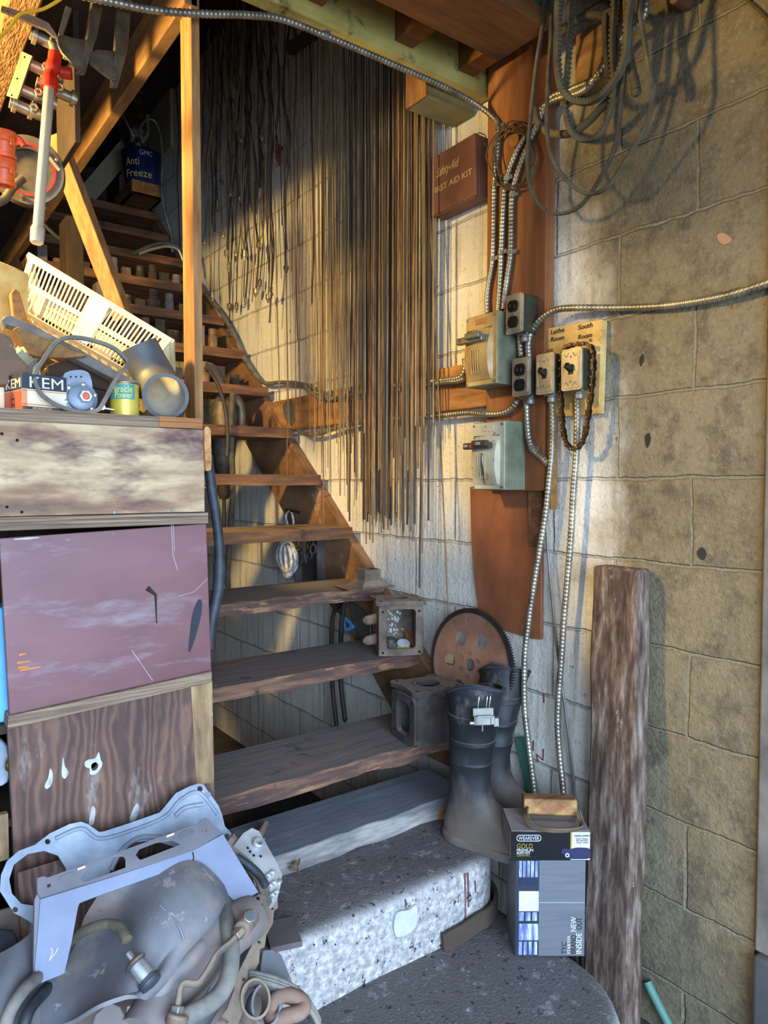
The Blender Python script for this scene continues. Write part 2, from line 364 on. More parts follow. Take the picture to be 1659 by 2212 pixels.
M_rub = mat('dusty_grey_rubber', ['#4f5157', '#67676a', '#817d7a'], 4, rough=0.8, bump=0.15, spots=[('#8a786a', 4, 0.52, (1, 1, 1), 0.15), ('#928c86', 22, 0.62, (1, 1, 1), 0.06), ('#45474e', 4, 0.6)])
M_rubd = mat('brown_grey_pipe', ['#625a56', '#776d67', '#8a807a'], 5, rough=0.85, bump=0.1)
M_brass = mat('brass', ['#8a6a2c', '#b28f45'], 10, rough=0.35, metal=0.9, bump=0)
M_steel = mat('bright_steel', ['#9ba0a0', '#c4c8c6', '#dfe2df'], 9, rough=0.28, metal=0.8, bump=0.03)
M_cream = mat('cream_plastic', ['#d8cc98', '#e3d9ac', '#ece4c0'], 5, rough=0.5, bump=0.03)
M_tube = mat('grey_pipe_plastic', ['#3a3d3e', '#4a4d4d', '#66665f'], 5, rough=0.55, bump=0.05)
M_tubein = mat('pipe_bore', ['#8a8d8a', '#a9aaa2', '#8a7a58'], 6, rough=0.5, bump=0.05)
M_navy = mat('navy_print', ['#1d2733', '#26323f'], 14, rough=0.5, bump=0)
M_crm = mat('cream_print', ['#cfc0a2', '#e0d3b6'], 20, rough=0.6, bump=0)
M_redp = mat('red_print', ['#a03c25', '#c0512f'], 12, rough=0.5, bump=0)
M_orp = mat('orange_print', ['#c07a4c', '#d09263'], 12, rough=0.5, bump=0)
M_white = mat('white_print', ['#b9baba', '#c9caca'], 20, rough=0.6, bump=0)
M_yel = mat('yellow_can_paint', ['#a58a24', '#c9ac3a', '#d8c062'], 7, (1, 1, 0.5), 0.4, 0.2, bump=0.03)
M_yelp = mat('yellow_lettering', ['#d6c052', '#e2cf6c'], 12, rough=0.5, bump=0)
M_teal = mat('teal_label', ['#3e8077', '#57968b'], 12, rough=0.5, bump=0)
M_ink = mat('black_ink', ['#241c14', '#33281c'], 30, rough=0.9, bump=0)
M_blackcard = mat('glossy_black_card', ['#0f1012', '#191a1d'], 12, rough=0.3, bump=0.02, dust=('#7d726a', 0.85), spots=[('#9a9792', 70, 0.72)])
M_greycard = mat('silver_grey_card', ['#5f6266', '#6e7175'], 5, (1, 1, 14), 0.45, 0.15, bump=0.02)
M_cardtop = mat('dusty_card', ['#6f665f', '#8a8078'], 8, rough=0.9, bump=0.05)
M_gold = mat('gold_print', ['#9c8130', '#b3974a'], 10, rough=0.4, metal=0.3, bump=0)
M_blueprint = mat('blue_machine_print', ['#23264e', '#6a74a8', '#d6dcf0'], 10, (9, 1, 1.2), 0.35, bump=0)
M_bluepad = mat('dark_blue_print', ['#17183a', '#20224a'], 12, rough=0.5, bump=0)
M_red = mat('red_enamel', ['#a81c10', '#c9281a'], 8, rough=0.4, bump=0.03)
M_pipe = mat('pale_grey_pipe', ['#8f8a78', '#aaa48f', '#bcb69f'], 10, (1, 1, 0.5), 0.45, 0.3, bump=0.05)
M_orange = mat('orange_enamel', ['#c2491a', '#de5f26'], 8, rough=0.4, bump=0.03)
M_darkst = mat('dull_dark_steel', ['#3a3328', '#5a5140', '#797060'], 12, rough=0.55, metal=0.5, bump=0.15)
M_clamp = mat('clamp_steel', ['#6a6250', '#8f8670', '#b0a88f'], 14, rough=0.42, metal=0.7, bump=0.1)
M_rough = mat('hairy_rough_lumber', ['#563a20', '#7a5632', '#9a7448'], 16, (3, 0.8, 3), 0.95, bump=1.0, bscale=60, dist=0.008)
M_bluecan = mat('dark_blue_tin', ['#10142c', '#1e2752', '#3a4688'], 6, rough=0.3, metal=0.3, bump=0.1)
M_green = mat('dark_green_paint', ['#12372c', '#1d4a3a'], 6, rough=0.6)
M_wire = mat('brown_wire', ['#4a3c29', '#6b5a40'], 20, rough=0.6, metal=0.3, bump=0)
M_yelw = mat('yellow_wire', ['#b98a14', '#d8a723'], 20, rough=0.5, bump=0)
M_rope = mat('pale_rope', ['#8a877c', '#bdbab0', '#d9d7cf'], 60, rough=0.9, bump=0.6, dist=0.003)
M_plast = mat('pale_plaster_header', ['#8f7f3c', '#aa9850', '#bba960'], 6, rough=0.9, bump=0.4, spots=[('#4f4218', 7, 0.58), ('#6a4d22', 5, 0.63)])
M_tray = mat('wooden_trough', ['#6d6436', '#8a8050', '#9c9163'], 6, (1, 1, 1), 0.9, bump=0.3, spots=[('#3a331a', 6, 0.6)])
M_slab = mat('osb_slab', ['#a97f38', '#c69c52', '#dcb870'], 16, (1, 1, 1), 0.8, bump=0.3)
M_paper = mat('brown_paper', ['#5c4a3a', '#74604c'], 5, rough=0.9, bump=0.1)
M_mint = mat('mint_paper', ['#aebda0', '#c3cfb4'], 8, rough=0.8, bump=0.15)
M_grbrown = mat('brown_strip', ['#3a2e24', '#4c3d30'], 9, rough=0.9, bump=0.2)
M_brick = mat('dusty_tile', ['#4e4543', '#625856'], 8, rough=0.9, bump=0.25)
M_blue = mat('sky_blue_plastic', ['#3d8fc2', '#5eaad6'], 8, rough=0.5, bump=0)
M_ghose = mat('green_hose', ['#3f6a5c', '#588273'], 10, rough=0.6, bump=0.1)
M_jamb = mat('door_jamb_concrete', ['#4a4846', '#6c6964', '#85817a'], 6, rough=0.9, bump=0.4)
M_jambd = mat('dark_jamb', ['#3a3d40', '#4b4f53'], 8, rough=0.8, bump=0.1)
M_redmark = mat('dried_red_paint', ['#6a2226', '#7d2c2f'], 20, rough=0.7, bump=0)
M_whitemark = mat('white_paint_flake', ['#a3a5a1', '#b9bab5'], 30, rough=0.9, bump=0.2)
M_blackmark = mat('black_spray', ['#17191e', '#252931'], 10, rough=0.7, bump=0)
M_orgmark = mat('orange_scrape', ['#b5713f', '#c98450'], 20, rough=0.9, bump=0)
M_pink = mat('pink_patch', ['#a37a63', '#b38a70'], 20, rough=0.9, bump=0)

def block_wall():
    """concrete block in running bond; the left of the wall was once whitewashed"""
    m = bpy.data.materials.new('painted_block'); m.use_nodes = True; nt = m.node_tree; N = nt.nodes; L = nt.links
    b = N['Principled BSDF']; b.inputs['Roughness'].default_value = 0.92
    g = N.new('ShaderNodeNewGeometry'); sp = N.new('ShaderNodeSeparateXYZ'); L.new(g.outputs['Position'], sp.inputs[0])
    def math_(op, a, c, d=None):
        q = N.new('ShaderNodeMath'); q.operation = op
        for i, x in enumerate((a, c, d)):
            if x is None: continue
            if isinstance(x, (int, float)): q.inputs[i].default_value = x
            else: L.new(x, q.inputs[i])
        return q.outputs[0]
    def noise_(sc, det=5, ro=0.6, vec=None, st=None):
        n = N.new('ShaderNodeTexNoise'); n.inputs['Scale'].default_value = sc; n.inputs['Detail'].default_value = det; n.inputs['Roughness'].default_value = ro
        v = g.outputs['Position']
        if st:
            mp = N.new('ShaderNodeMapping'); mp.inputs['Scale'].default_value = st; L.new(v, mp.inputs[0]); v = mp.outputs[0]
        L.new(v, n.inputs['Vector']); return n.outputs['Fac']
    def mapr(x, a, c, lo=0.0, hi=1.0):
        q = N.new('ShaderNodeMapRange'); q.inputs[1].default_value = a; q.inputs[2].default_value = c; q.inputs[3].default_value = lo; q.inputs[4].default_value = hi
        L.new(x, q.inputs[0]); return q.outputs[0]
    def mixc(f, a, c):
        q = N.new('ShaderNodeMix'); q.data_type = 'RGBA'
        if isinstance(f, float): q.inputs[0].default_value = f
        else: L.new(f, q.inputs[0])
        for i, x in ((6, a), (7, c)):
            if isinstance(x, str): q.inputs[i].default_value = lin(x)
            else: L.new(x, q.inputs[i])
        return q.outputs[2]
    nd = noise_(7, 3); nd2 = noise_(40, 4)
    wob = math_('MULTIPLY_ADD', nd, 0.016, -0.008); wob = math_('MULTIPLY_ADD', nd2, 0.008, wob)
    yy = math_('ADD', math_('SUBTRACT', sp.outputs['Y'], 0.09-4.1), wob); zz = math_('ADD', math_('SUBTRACT', sp.outputs['Z'], 0.137-2.05), wob)
    cv = N.new('ShaderNodeCombineXYZ'); L.new(yy, cv.inputs[0]); L.new(zz, cv.inputs[1])
    br = N.new('ShaderNodeTexBrick'); br.offset = 0.5; br.squash = 1
    br.inputs['Scale'].default_value = 1; br.inputs['Brick Width'].default_value = 0.41; br.inputs['Row Height'].default_value = 0.205
    br.inputs['Mortar Size'].default_value = 0.0055; br.inputs['Mortar Smooth'].default_value = 0.55; br.inputs['Bias'].default_value = 0
    br.inputs['Color1'].default_value = (0.25, 0.25, 0.25, 1); br.inputs['Color2'].default_value = (0.75, 0.75, 0.75, 1)
    L.new(cv.outputs[0], br.inputs['Vector'])
    fac = br.outputs['Fac']; tone = N.new('ShaderNodeSeparateColor'); L.new(br.outputs['Color'], tone.inputs[0]); tone = tone.outputs[0]
    big = noise_(2.2, 5); fine = noise_(85, 4, 0.7); mid = noise_(14, 6, 0.65); drip = noise_(9, 5, 0.65, st=(1, 3.2, 0.22))
    bare = mixc(mapr(big, 0.35, 0.65), '#63583f', '#7d7257')
    bare = mixc(mapr(tone, 0.25, 0.75, 0, 0.35), bare, '#827966')
    bare = mixc(mapr(mid, 0.48, 0.66, 0, 0.7), bare, '#4b4337')
    bare = mixc(mapr(fine, 0.55, 0.72, 0, 0.5), bare, '#979079'); bare = mixc(mapr(fine, 0.45, 0.3, 0, 0.45), bare, '#3d362b')
    bare = mixc(math_('MULTIPLY', fac, mapr(mid, 0.46, 0.68, 0.15, 0.8)), bare, '#938b76')
    white = mixc(mapr(big, 0.35, 0.65), '#cfc9b8', '#e6e2d6')
    white = mixc(mapr(tone, 0.25, 0.75, 0, 0.25), white, '#bcb5a2')
    white = mixc(mapr(drip, 0.52, 0.68, 0, 0.6), white, '#8d836a')
    white = mixc(mapr(fine, 0.55, 0.72, 0, 0.35), white, '#f0eee6'); white = mixc(mapr(fine, 0.42, 0.3, 0, 0.5), white, '#857c69')
    white = mixc(math_('MULTIPLY', fac, mapr(mid, 0.4, 0.6, 0.25, 0.7)), white, '#8a8273')
    # whitewash ends in a ragged edge a little past the switches
    edge = math_('MULTIPLY_ADD', big, 0.5, math_('MULTIPLY_ADD', mid, 0.12, sp.outputs['Y']))
    edge = math_('MULTIPLY_ADD', sp.outputs['Z'], -0.05, edge)
    col = mixc(mapr(edge, 1.36, 1.52), bare, white)
    chips = mapr(noise_(24, 6, 0.7), 0.66, 0.69); col = mixc(math_('MULTIPLY', chips, 0.7), col, '#55493c')
    L.new(col, b.inputs['Base Color'])
    h = math_('MULTIPLY_ADD', fac, -1.2, math_('MULTIPLY_ADD', fine, 0.7, math_('MULTIPLY', mid, 0.6)))
    bp = N.new('ShaderNodeBump'); bp.inputs['Strength'].default_value = 0.8; bp.inputs['Distance'].default_value = 0.008
    L.new(h, bp.inputs['Height']); L.new(bp.outputs[0], b.inputs['Normal'])
    return m
M_wall = block_wall()
M_chipped = mat('chipped_veneer', ['#6d6862', '#a9aaa4', '#c3c6c2'], 30, rough=.9, bump=.3)

# ------------------------------------------------------------------ the setting
WX = 1.56
mb = MB(); mb.box(WX, WX+0.2, 0.742, 5.4, -0.05, 3.75); wall = struct('wall_right', mb, M_wall)
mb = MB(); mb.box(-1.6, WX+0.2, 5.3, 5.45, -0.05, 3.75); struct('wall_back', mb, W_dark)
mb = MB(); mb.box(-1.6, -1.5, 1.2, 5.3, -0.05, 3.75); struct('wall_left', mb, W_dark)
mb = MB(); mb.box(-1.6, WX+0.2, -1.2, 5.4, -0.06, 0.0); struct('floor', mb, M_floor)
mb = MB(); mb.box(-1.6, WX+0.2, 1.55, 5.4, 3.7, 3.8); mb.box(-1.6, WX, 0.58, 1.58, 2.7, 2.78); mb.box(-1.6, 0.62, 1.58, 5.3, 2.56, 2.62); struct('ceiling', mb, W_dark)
mb = MB(); mb.box(-1.6, WX+0.2, 0.42, 0.58, 2.32, 3.8); struct('wall_front_light_block', mb, M_jamb)  # unseen wall over the doorway, added to keep blue sky light off upper surfaces
mb = MB(); mb.box(WX-0.012, WX+0.2, 0.60, 0.738, 0.33, 3.7); struct('trim_1', mb, M_jamb, bevel=0.006)
mb = MB(); mb.box(WX-0.03, WX+0.05, 0.66, 0.735, 0.0, 0.33); struct('trim_2', mb, M_jambd, bevel=0.012)

def footprint(x1, yf, yb, r, x0=-0.35, n=10):
    p = [(x0, yf)]
    for k in range(n+1):
        a = -math.pi/2+math.pi/2*k/n; p.append((x1-r+r*math.cos(a), yf+r+r*math.sin(a)))
    return p+[(x1, yb), (x0, yb)]
steps = thing('concrete_steps', 'rough whitewashed concrete steps at the foot of the wooden stair', 'steps', (0.7, 1.3, 0))
def step_mesh(fp, z0, z1, nose, seed):
    """a cast step: rounded nosing and uneven faces"""
    P = [V((a, b, 0)) for a, b in fp]; ring = []
    for i in range(len(P)):
        a, b = P[i], P[(i+1) % len(P)]; k = max(1, int((b-a).length/0.03))
        ring += [a.lerp(b, j/k) for j in range(k)]
    c = sum(ring, V())/len(ring); rings = []
    lev = [(z0, 0), (z0+(z1-z0)*0.4, 0), (z1-nose*1.2, 0), (z1-nose*0.5, nose*0.25), (z1-nose*0.1, nose*0.75), (z1, nose*1.5), (z1, 0.10), (z1, 0.18)]
    for z, ins in lev:
        rg = []
        for p in ring:
            d = (V((p.x*0.2+c.x*0.8, c.y, 0))-p); d = d.normalized() if d.length > 1e-6 else d
            q = p+d*ins; e = noise.noise(V((q.x*6+seed, q.y*6, z*8)))*0.006+noise.noise(V((q.x*22, q.y*22, z*22+seed)))*0.002
            rg.append(V((q.x, q.y, z+(e if ins else 0)))-d*(e if not ins else 0))
        rings.append(rg)
    mb = MB(); mb.loft(rings, cap0=False); return mb
obj('upper_step', step_mesh(footprint(1.37, 1.30, 1.72, 0.11, 0.63), 0.17, 0.375, 0.028, 1.0), M_conc, steps, ang=60)
obj('lower_step', step_mesh(footprint(1.385, 0.84, 1.46, 0.24), 0.0, 0.2, 0.03, 5.0), M_conc, steps, ang=60)
# white flake, red drips on the riser
mb = MB(); M = frontf(1.02, 1.2955, 0.305); mb.plate(curvy([(-.03,-.02),(.0,-.028),(.028,-.02),(.034,.01),(.03,.034),(.008,.03),(-.026,.036),(-.036,.01)], 3), [], -0.004, 0.0015, M); obj('paint_flake', mb, M_whitemark, steps)
for x, z, l in ((1.212, .362, .125), (1.222, .36, .09), (1.247, .33, .03)):
    mb = MB(); mb.tube([(x, 1.297, z), (x+.001, 1.296, z-l*.5), (x+.003, 1.297, z-l)], [.0017, .001, .0014], 6); obj('red_drip', mb, M_redmark, steps)

# block wall marks: dried red numerals, pink patch, dark chips
def wallmark(name, pxs, r, m, X=WX-0.001):
    mb = MB(); mb.tube([PX(a, b, X) for a, b in pxs], r, 6); return obj(name, mb, m, wall)
for l in ([(1152, 1600), (1152, 1622)], [(1174, 1618), (1173, 1642), (1160, 1630), (1162, 1646)], [(1175, 1498), (1175, 1518)]): wallmark('red_mark', l, .0022, M_redmark)
def wallpatch(name, pxs, m):
    M = wallf(WX, 0, 0); mb = MB(); mb.plate(curvy(flat2(M, pxs), 3), [], -0.002, 0.0012, M); o = obj(name, mb, m, wall); return o
wallpatch('pink_patch', [(1550, 508), (1560, 503), (1570, 507), (1580, 515), (1578, 523), (1562, 528), (1552, 519)], M_pink)
wallpatch('dark_chip', [(1507, 1190), (1518, 1182), (1526, 1196), (1519, 1210), (1508, 1202)], M_blackmark)
wallpatch('dark_chip', [(1382, 775), (1389, 765), (1391, 778), (1384, 792)], M_ink)
wallpatch('dark_chip', [(1393, 945), (1402, 935), (1406, 950), (1398, 968)], M_ink)

# ------------------------------------------------------------------ staircase
XL, XR = 0.66, 1.517
FY = [1.62, 1.86, 2.055, 2.26, 2.49, 2.72, 2.95, 3.19, 3.43, 3.67, 3.91, 4.15, 4.39]
TZ = [0.575+0.203*i for i in range(13)]
stair = thing('wooden_staircase', 'steep open-tread wooden staircase climbing along the block wall', 'staircase', (1.09, 1.6, 0.43))
for i in range(13):
    mb = MB(); th = 0.043 if i else 0.047
    mb.sbox(XL-0.02, XR+(0.0 if i else -0.01), FY[i], FY[i]+(0.275 if i < 4 else 0.25), TZ[i]-th, TZ[i], 30, jit=(0.014 if i < 3 else 0.007 if i < 5 else 0.004), seed=i+1)
    o = obj('tread', mb, W_tread_old if i < 3 else W_tread, stair, ang=50)
def stringer(x0, x1):
    def zl(y): return 0.957+0.845*(y-2.06)
    yb = 2.06+(0.43-0.957)/0.845
    top = 4.6; dz = 0.36
    prof = [(yb+0.02, 0.43), (yb+0.45, 0.43), (top, zl(top)-dz), (top, zl(top))]
    mb = MB(); vs = [(x, y, z) for x in (x0, x1) for y, z in prof]; n = len(prof)
    mb.add(vs, [(0, 1, 2, 3), (7, 6, 5, 4)]+[(k, k+n, (k+1) % n+n, (k+1) % n) for k in range(n)]); return mb
obj('stringer', stringer(1.517, 1.557), W_string, stair, bevel=0.004)
obj('stringer', stringer(0.622, 0.64), W_dark, stair, bevel=0.004)

# timber sill and scraps below it
mb = MB(); mb.sbox(0.64, 1.455, 1.535, 1.74, 0.372, 0.432, 26, jit=0.012, seed=21)
one('timber_sill', mb, W_sill, 'dusty grey timber lying along the back of the upper concrete step', 'timber', bevel=0.004)
mb = MB(); p = PZ(965, 1760, 0.375); M = yawf(p, -28); mb.add([(-.03,-.03,0),(.05,-.035,0),(.05,.03,0),(-.03,.03,0),(-.03,-.03,.022),(.05,-.035,.012),(.05,.03,.022),(-.03,.03,.03)], [(0,3,2,1),(4,5,6,7),(0,1,5,4),(1,2,6,5),(2,3,7,6),(3,0,4,7)], M)
one('wood_wedge', mb, W_block, 'small split wood wedge beside the toe of the front boot', 'wood scrap', bevel=0.002)

# ------------------------------------------------------------------ upper floor frame
mb = MB(); mb.box(0.70, 1.555, 1.565, 1.615, 2.508, 2.70); hd = one('stair_header', mb, M_plast, 'pale greenish plastered header beam across the stair opening', 'beam', bevel=0.006)
mb = MB(); mb.sbox(-0.3, 1.425, 1.228, 1.405, 2.495, 2.545, 30, jit=0.006, seed=31); one('ceiling_plank', mb, W_plank, 'wide reddish brown plank overhead in front of the stair opening', 'plank', bevel=0.004)
for i, x in enumerate((0.90, 1.19, 1.42)):
    mb = MB(); mb.box(x, x+0.062, 1.405, 1.566, 2.545, 2.66)
    one('ceiling_blocking', mb, W_plank, ['short brown blocking at the left above the header', 'short brown blocking between the plank and the header midway', 'short brown blocking beside the wall post'][i], 'wood block', bevel=0.003)
mb = MB(); mb.box(0.617, 0.65, 1.60, 5.25, 2.44, 2.56); one('trimmer_joist', mb, W_joist, 'long lit joist running back along the left of the stair opening', 'joist', bevel=0.003)
mb = MB(); mb.box(0.285, 0.345, 1.15, 5.25, 2.40, 2.56); one('rough_joist', mb, M_rough, 'hairy rough-sawn joist in the top left corner', 'joist', bevel=0.004)
# ceiling boards hanging behind
mb = MB(); mb.box(0.46, 0.475, 1.95, 2.15, 2.22, 2.55); one('hanging_board', mb, W_dark, 'dark board hanging from the upper floor behind the red clamp', 'board', bevel=0.002)
a, b = PY(118, 296, 2.3), PY(268, 690, 2.3)
d = (b-a).normalized(); M = Matrix.Translation(a) @ d.to_track_quat('Z', 'X').to_matrix().to_4x4()
def beam_between(a, b, w, t, side=(1, 0, 0)):
    a, b = V(a), V(b); z = (b-a).normalized(); x = V(side); x = (x-z*x.dot(z)).normalized(); y = z.cross(x)
    M = Matrix(((x.x, y.x, z.x, a.x), (x.y, y.y, z.y, a.y), (x.z, y.z, z.z, a.z), (0, 0, 0, 1)))
    mb = MB(); mb.box(-w/2, w/2, -t/2, t/2, 0, (b-a).length, M); return mb
one('diagonal_brace', beam_between(a, b, 0.05, 0.05, (1, 1, 0)), W_orange_z, 'orange square brace slanting down behind the plastic basket', 'brace', bevel=0.003)
a, b = PY(185, 425, 4.62), PY(345, 235, 4.62)
one('pale_board', beam_between(a, b, 0.105, 0.02), W_pale, 'pale narrow board slanting behind the blue can', 'board', bevel=0.002)
a, b = PY(285, 20, 2.0), PY(330, 75, 2.0)
one('short_strut', beam_between(a, b, 0.03, 0.03), W_joist, 'short reddish strut nailed up to the lit joist', 'strut', bevel=0.002)

# wooden trough under the header
M = Matrix.Identity(4)
tr = thing('wooden_trough', 'small wooden trough nailed up under the header beside the kit', 'trough', (1.46, 1.69, 2.487))
mb = MB(); mb.box(1.372, 1.553, 1.64, 1.735, 2.487, 2.499); obj('bottom_board', mb, M_tray, tr, bevel=.002)
mb = MB(); mb.box(1.36, 1.372, 1.64, 1.735, 2.487, 2.60); obj('end_board', mb, W_orange_z, tr, bevel=.002)['label'] = 'orange lit end board'
mb = MB(); mb.box(1.372, 1.553, 1.64, 1.652, 2.499, 2.60); obj('front_board', mb, M_tray, tr, bevel=.002)
mb = MB(); mb.box(1.372, 1.553, 1.723, 1.735, 2.499, 2.60); obj('back_board', mb, M_tray, tr, bevel=.002)
mb = MB(); mb.box(1.36, 1.44, 1.23, 1.33, 2.546, 2.62); one('green_box', mb, M_green, 'dark green box lying on the ceiling plank', 'box', bevel=0.006)

# ------------------------------------------------------------------ post, rail, sheet on the block wall
mb = MB(); mb.box(1.52, 1.558, 1.318, 1.545, 1.33, 2.69); one('wall_post', mb, W_post, 'reddish brown wide post on the block wall behind the cables', 'post', bevel=0.003)
mb = MB(); mb.box(1.53, 1.558, 1.546, 2.93, 1.585, 1.725, ); mb2 = MB(); one('wall_rail', mb, W_rail, 'brown horizontal board on the wall behind the hanging rods', 'board', bevel=0.004)
M = wallf(1.525, 0, 0); mb = MB(); mb.plate(curvy(flat2(M, [(610, 880), (618, 866), (628, 862), (635, 878), (637, 902), (630, 918), (618, 910)]), 3), [circ(*flat2(M, [(622, 872)])[0], .004, 8)], -.004, 0, M); one('pulley_plate', mb, M_galv, 'pale metal plate at the left end of the wall rail', 'metal plate', bevel=.001)
mb = MB(); mb.box(1.531, 1.557, 1.30, 1.317, 1.28, 1.72); one('post_batten', mb, W_rail, 'orange-brown narrow batten beside the post behind the switches', 'batten', bevel=0.002)
M = wallf(1.545, 0, 0)
pts = flat2(M, [(1015, 1052), (1138, 1050), (1138, 1008), (1170, 1008), (1168, 1382), (1148, 1380), (1100, 1366), (1038, 1346), (1026, 1260), (1018, 1170)])
mb = MB(); mb.plate(pts, [], -0.012, 0.0, M); hs = one('hardboard_sheet', mb, W_hard, 'red-brown hardboard sheet on the wall under the lower safety switch', 'board', bevel=0.0015)
pts = flat2(wallf(1.538, 0, 0), [(1139, 1008), (1170, 1008), (1169, 1180), (1142, 1180)])
mb = MB(); mb.plate(pts, [], 0.0, 0.006, wallf(1.5455, 0, 0)); obj('dark_strip', mb, W_tread, hs)['label'] = 'dark ridged strip of plywood'

# big leaning beam
mb = MB()
tx, bx = 1.498, 1.452
rings = []
for k in range(25):
    t = k/24; z = 1.142*t; x = bx+(tx-bx)*t
    j = lambda s: noise.noise(V((z*5, s, 2.2)))*0.006
    yr = 0.985+0.015*t; yl = 1.118+0.018*t
    rings.append([V((x+j(1), yr+j(2), z)), V((x+j(3), yl+j(4), z)), V((x+.058+j(5), yl+j(6), z)), V((x+.058+j(7), yr+j(8), z))])
mb.loft([r[::-1] for r in rings]); one('leaning_beam', mb, W_beam, 'thick weathered brown beam leaning against the bare block wall', 'beam', bevel=0.008, ang=60)

# ------------------------------------------------------------------ front post and plywood cabinet
mb = MB(); mb.box(0.632, 0.653, 1.600, 1.668, 1.492, 2.70); one('upright_post', mb, W_orange_z, 'thin upright wooden post standing at the right end of the cabinet top', 'post', bevel=0.002)
cab = thing('plywood_cabinet', 'weathered plywood cabinet of stacked panels beside the stair', 'cabinet', (0.2, 1.8, 0.0))
mb = MB(); mb.box(-0.35, 0.512, 1.495, 2.2, 1.469, 1.492); mb.box(0.512, 0.616, 1.515, 2.2, 1.469, 1.492); obj('top_board', mb, W_edge, cab, bevel=0.0015)
mb = MB(); mb.box(0.512, 0.608, 1.495, 1.515, 1.47, 1.4925); obj('edge_strip', mb, W_edge_o, cab, bevel=0.001)['label'] = 'orange fresh plywood edge'
mb = MB(); mb.box(-0.35, 0.613, 1.5, 1.516, 1.288, 1.469); up = obj('upper_panel', mb, W_ply_top, cab, bevel=0.0015)
for a, b in ((4, 937), (37, 951), (15, 1095), (47, 1106), (17, 1124)):
    mb = MB(); mb.lathe([(.0028, 0), (.0028, .001)], 10, frontf(*PY(a, b, 1.4995))); obj('nail_hole', mb, M_void, up)
for a, b in ((62, 1121), (246, 1107), (372, 1100)):
    mb = MB(); mb.lathe([(.0038, 0), (.0032, .0012)], 12, frontf(*PY(a, b, 1.4995))); obj('screw_head', mb, M_galv, up)
mb = MB(); mb.box(-0.35, 0.617, 1.490, 2.2, 1.262, 1.287); obj('middle_shelf', mb, W_edge, cab, bevel=0.0015)
M = frontf(0, 1.502, 0)
mb = MB(); mb.plate(flat2(M, [(-2, 1163), (446, 1131), (457, 1450), (20, 1545)]), [], -0.014, 0, M); mp = obj('middle_panel', mb, W_ply_red, cab, bevel=0.0015)
mb = MB(); M = frontf(0, 1.5015, 0)
mb.plate(curvy(flat2(M, [(428, 1296), (436, 1300), (434, 1330), (424, 1370), (412, 1404), (407, 1405), (410, 1370), (416, 1325)]), 3), [], 0, .0008, M); obj('spray_mark', mb, M_blackmark, mp)['label'] = 'black spray smear'
for l in ([(36, 1432), (64, 1428)], [(38, 1442), (62, 1440)], [(42, 1448), (88, 1440)], [(40, 1415), (56, 1412)], [(428, 1054), (444, 1053)]):
    a, b = [PY(*q, 1.5015) for q in l]; mb = MB(); mb.tube([a, b], [.0028, .0014], 6); obj('scrape_mark', mb, M_orgmark, mp)['label'] = 'orange bare-wood scrape'
mb = MB()
for l in ([(318, 1270), (336, 1285), (338, 1340), (339, 1346)],): mb.tube([PY(*q, 1.5017) for q in l], [.006, .003, .0012, .0018], 8)
obj('drip_mark', mb, M_ink, mp)
for l in ([(370, 1131), (374, 1200), (384, 1232)], [(374, 1130), (377, 1190)], [(448, 1250), (420, 1278), (385, 1288)], [(285, 1405), (330, 1470)]): mb = MB(); mb.tube([PY(*q, 1.502) for q in l], .0006, 4); obj('scratch', mb, M_whitemark, mp)
mb = MB(); mb.tube([PY(*q, 1.5015) for q in [(30, 1165), (60, 1163), (84, 1161)]], [.001, .0025, .0012], 5)
obj('chipped_line', mb, M_whitemark, mp)
M = frontf(0, 1.490, 0)
mb = MB(); mb.plate(flat2(M, [(18, 1548), (458, 1450), (458, 1474), (16, 1576)]), [], -0.5, 0, M); obj('lower_shelf', mb, W_edge, cab, bevel=0.0015)
M = frontf(0, 1.502, 0)
mb = MB(); mb.plate(flat2(M, [(16, 1573), (458, 1471), (464, 1720), (470, 2100), (45, 2150)]), [curvy(flat2(M, [(197, 1652), (206, 1646), (212, 1652), (208, 1662), (199, 1664)]), 3)], -0.016, 0, M); lp = obj('lower_panel', mb, W_ply_rot, cab, bevel=0.0015)
M = frontf(0, 1.5015, 0)
hole = flat2(M, [(197, 1652), (206, 1646), (212, 1652), (208, 1662), (199, 1664)])
mb = MB(); mb.plate(curvy(flat2(M, [(183, 1646), (192, 1640), (205, 1638), (213, 1624), (217, 1640), (221, 1650), (215, 1664), (205, 1673), (194, 1672), (193, 1660), (184, 1656)]), 3), [curvy(hole, 3)[::-1]], 0, .001, M); obj('chipped_rim', mb, M_chipped, lp)['label'] = 'white chipped rim of the knot hole'
for q in ([(108, 1660), (114, 1672), (112, 1692), (102, 1704), (96, 1698), (104, 1680)], [(136, 1636), (140, 1655), (148, 1668), (140, 1682), (133, 1672)], [(200, 1740), (206, 1750), (202, 1778), (192, 1780), (195, 1755)], [(296, 1735), (300, 1750), (290, 1775), (280, 1772), (286, 1750)]):
    mb = MB(); mb.plate(curvy(flat2(M, q), 3), [], 0, .0006, M); obj('chipped_spot', mb, M_chipped, lp)
mb = MB(); mb.plate(flat2(M, [(412, 1483), (458, 1471), (462, 1690), (424, 1694)]), [], 0, .0012, M); obj('bare_edge_strip', mb, W_bare, lp)['label'] = 'bare yellowish strip along the right edge'
mb = MB(); mb.box(0.598, 0.617, 1.518, 2.2, 0.0, 1.262); mb.box(-0.35, -0.33, 1.518, 2.2, 0, 1.262); mb.box(-0.35, 0.617, 2.185, 2.2, 0.0, 1.469); mb.box(0.598, 0.613, 1.518, 2.2, 1.288, 1.469); obj('side_board', mb, W_dark, cab)
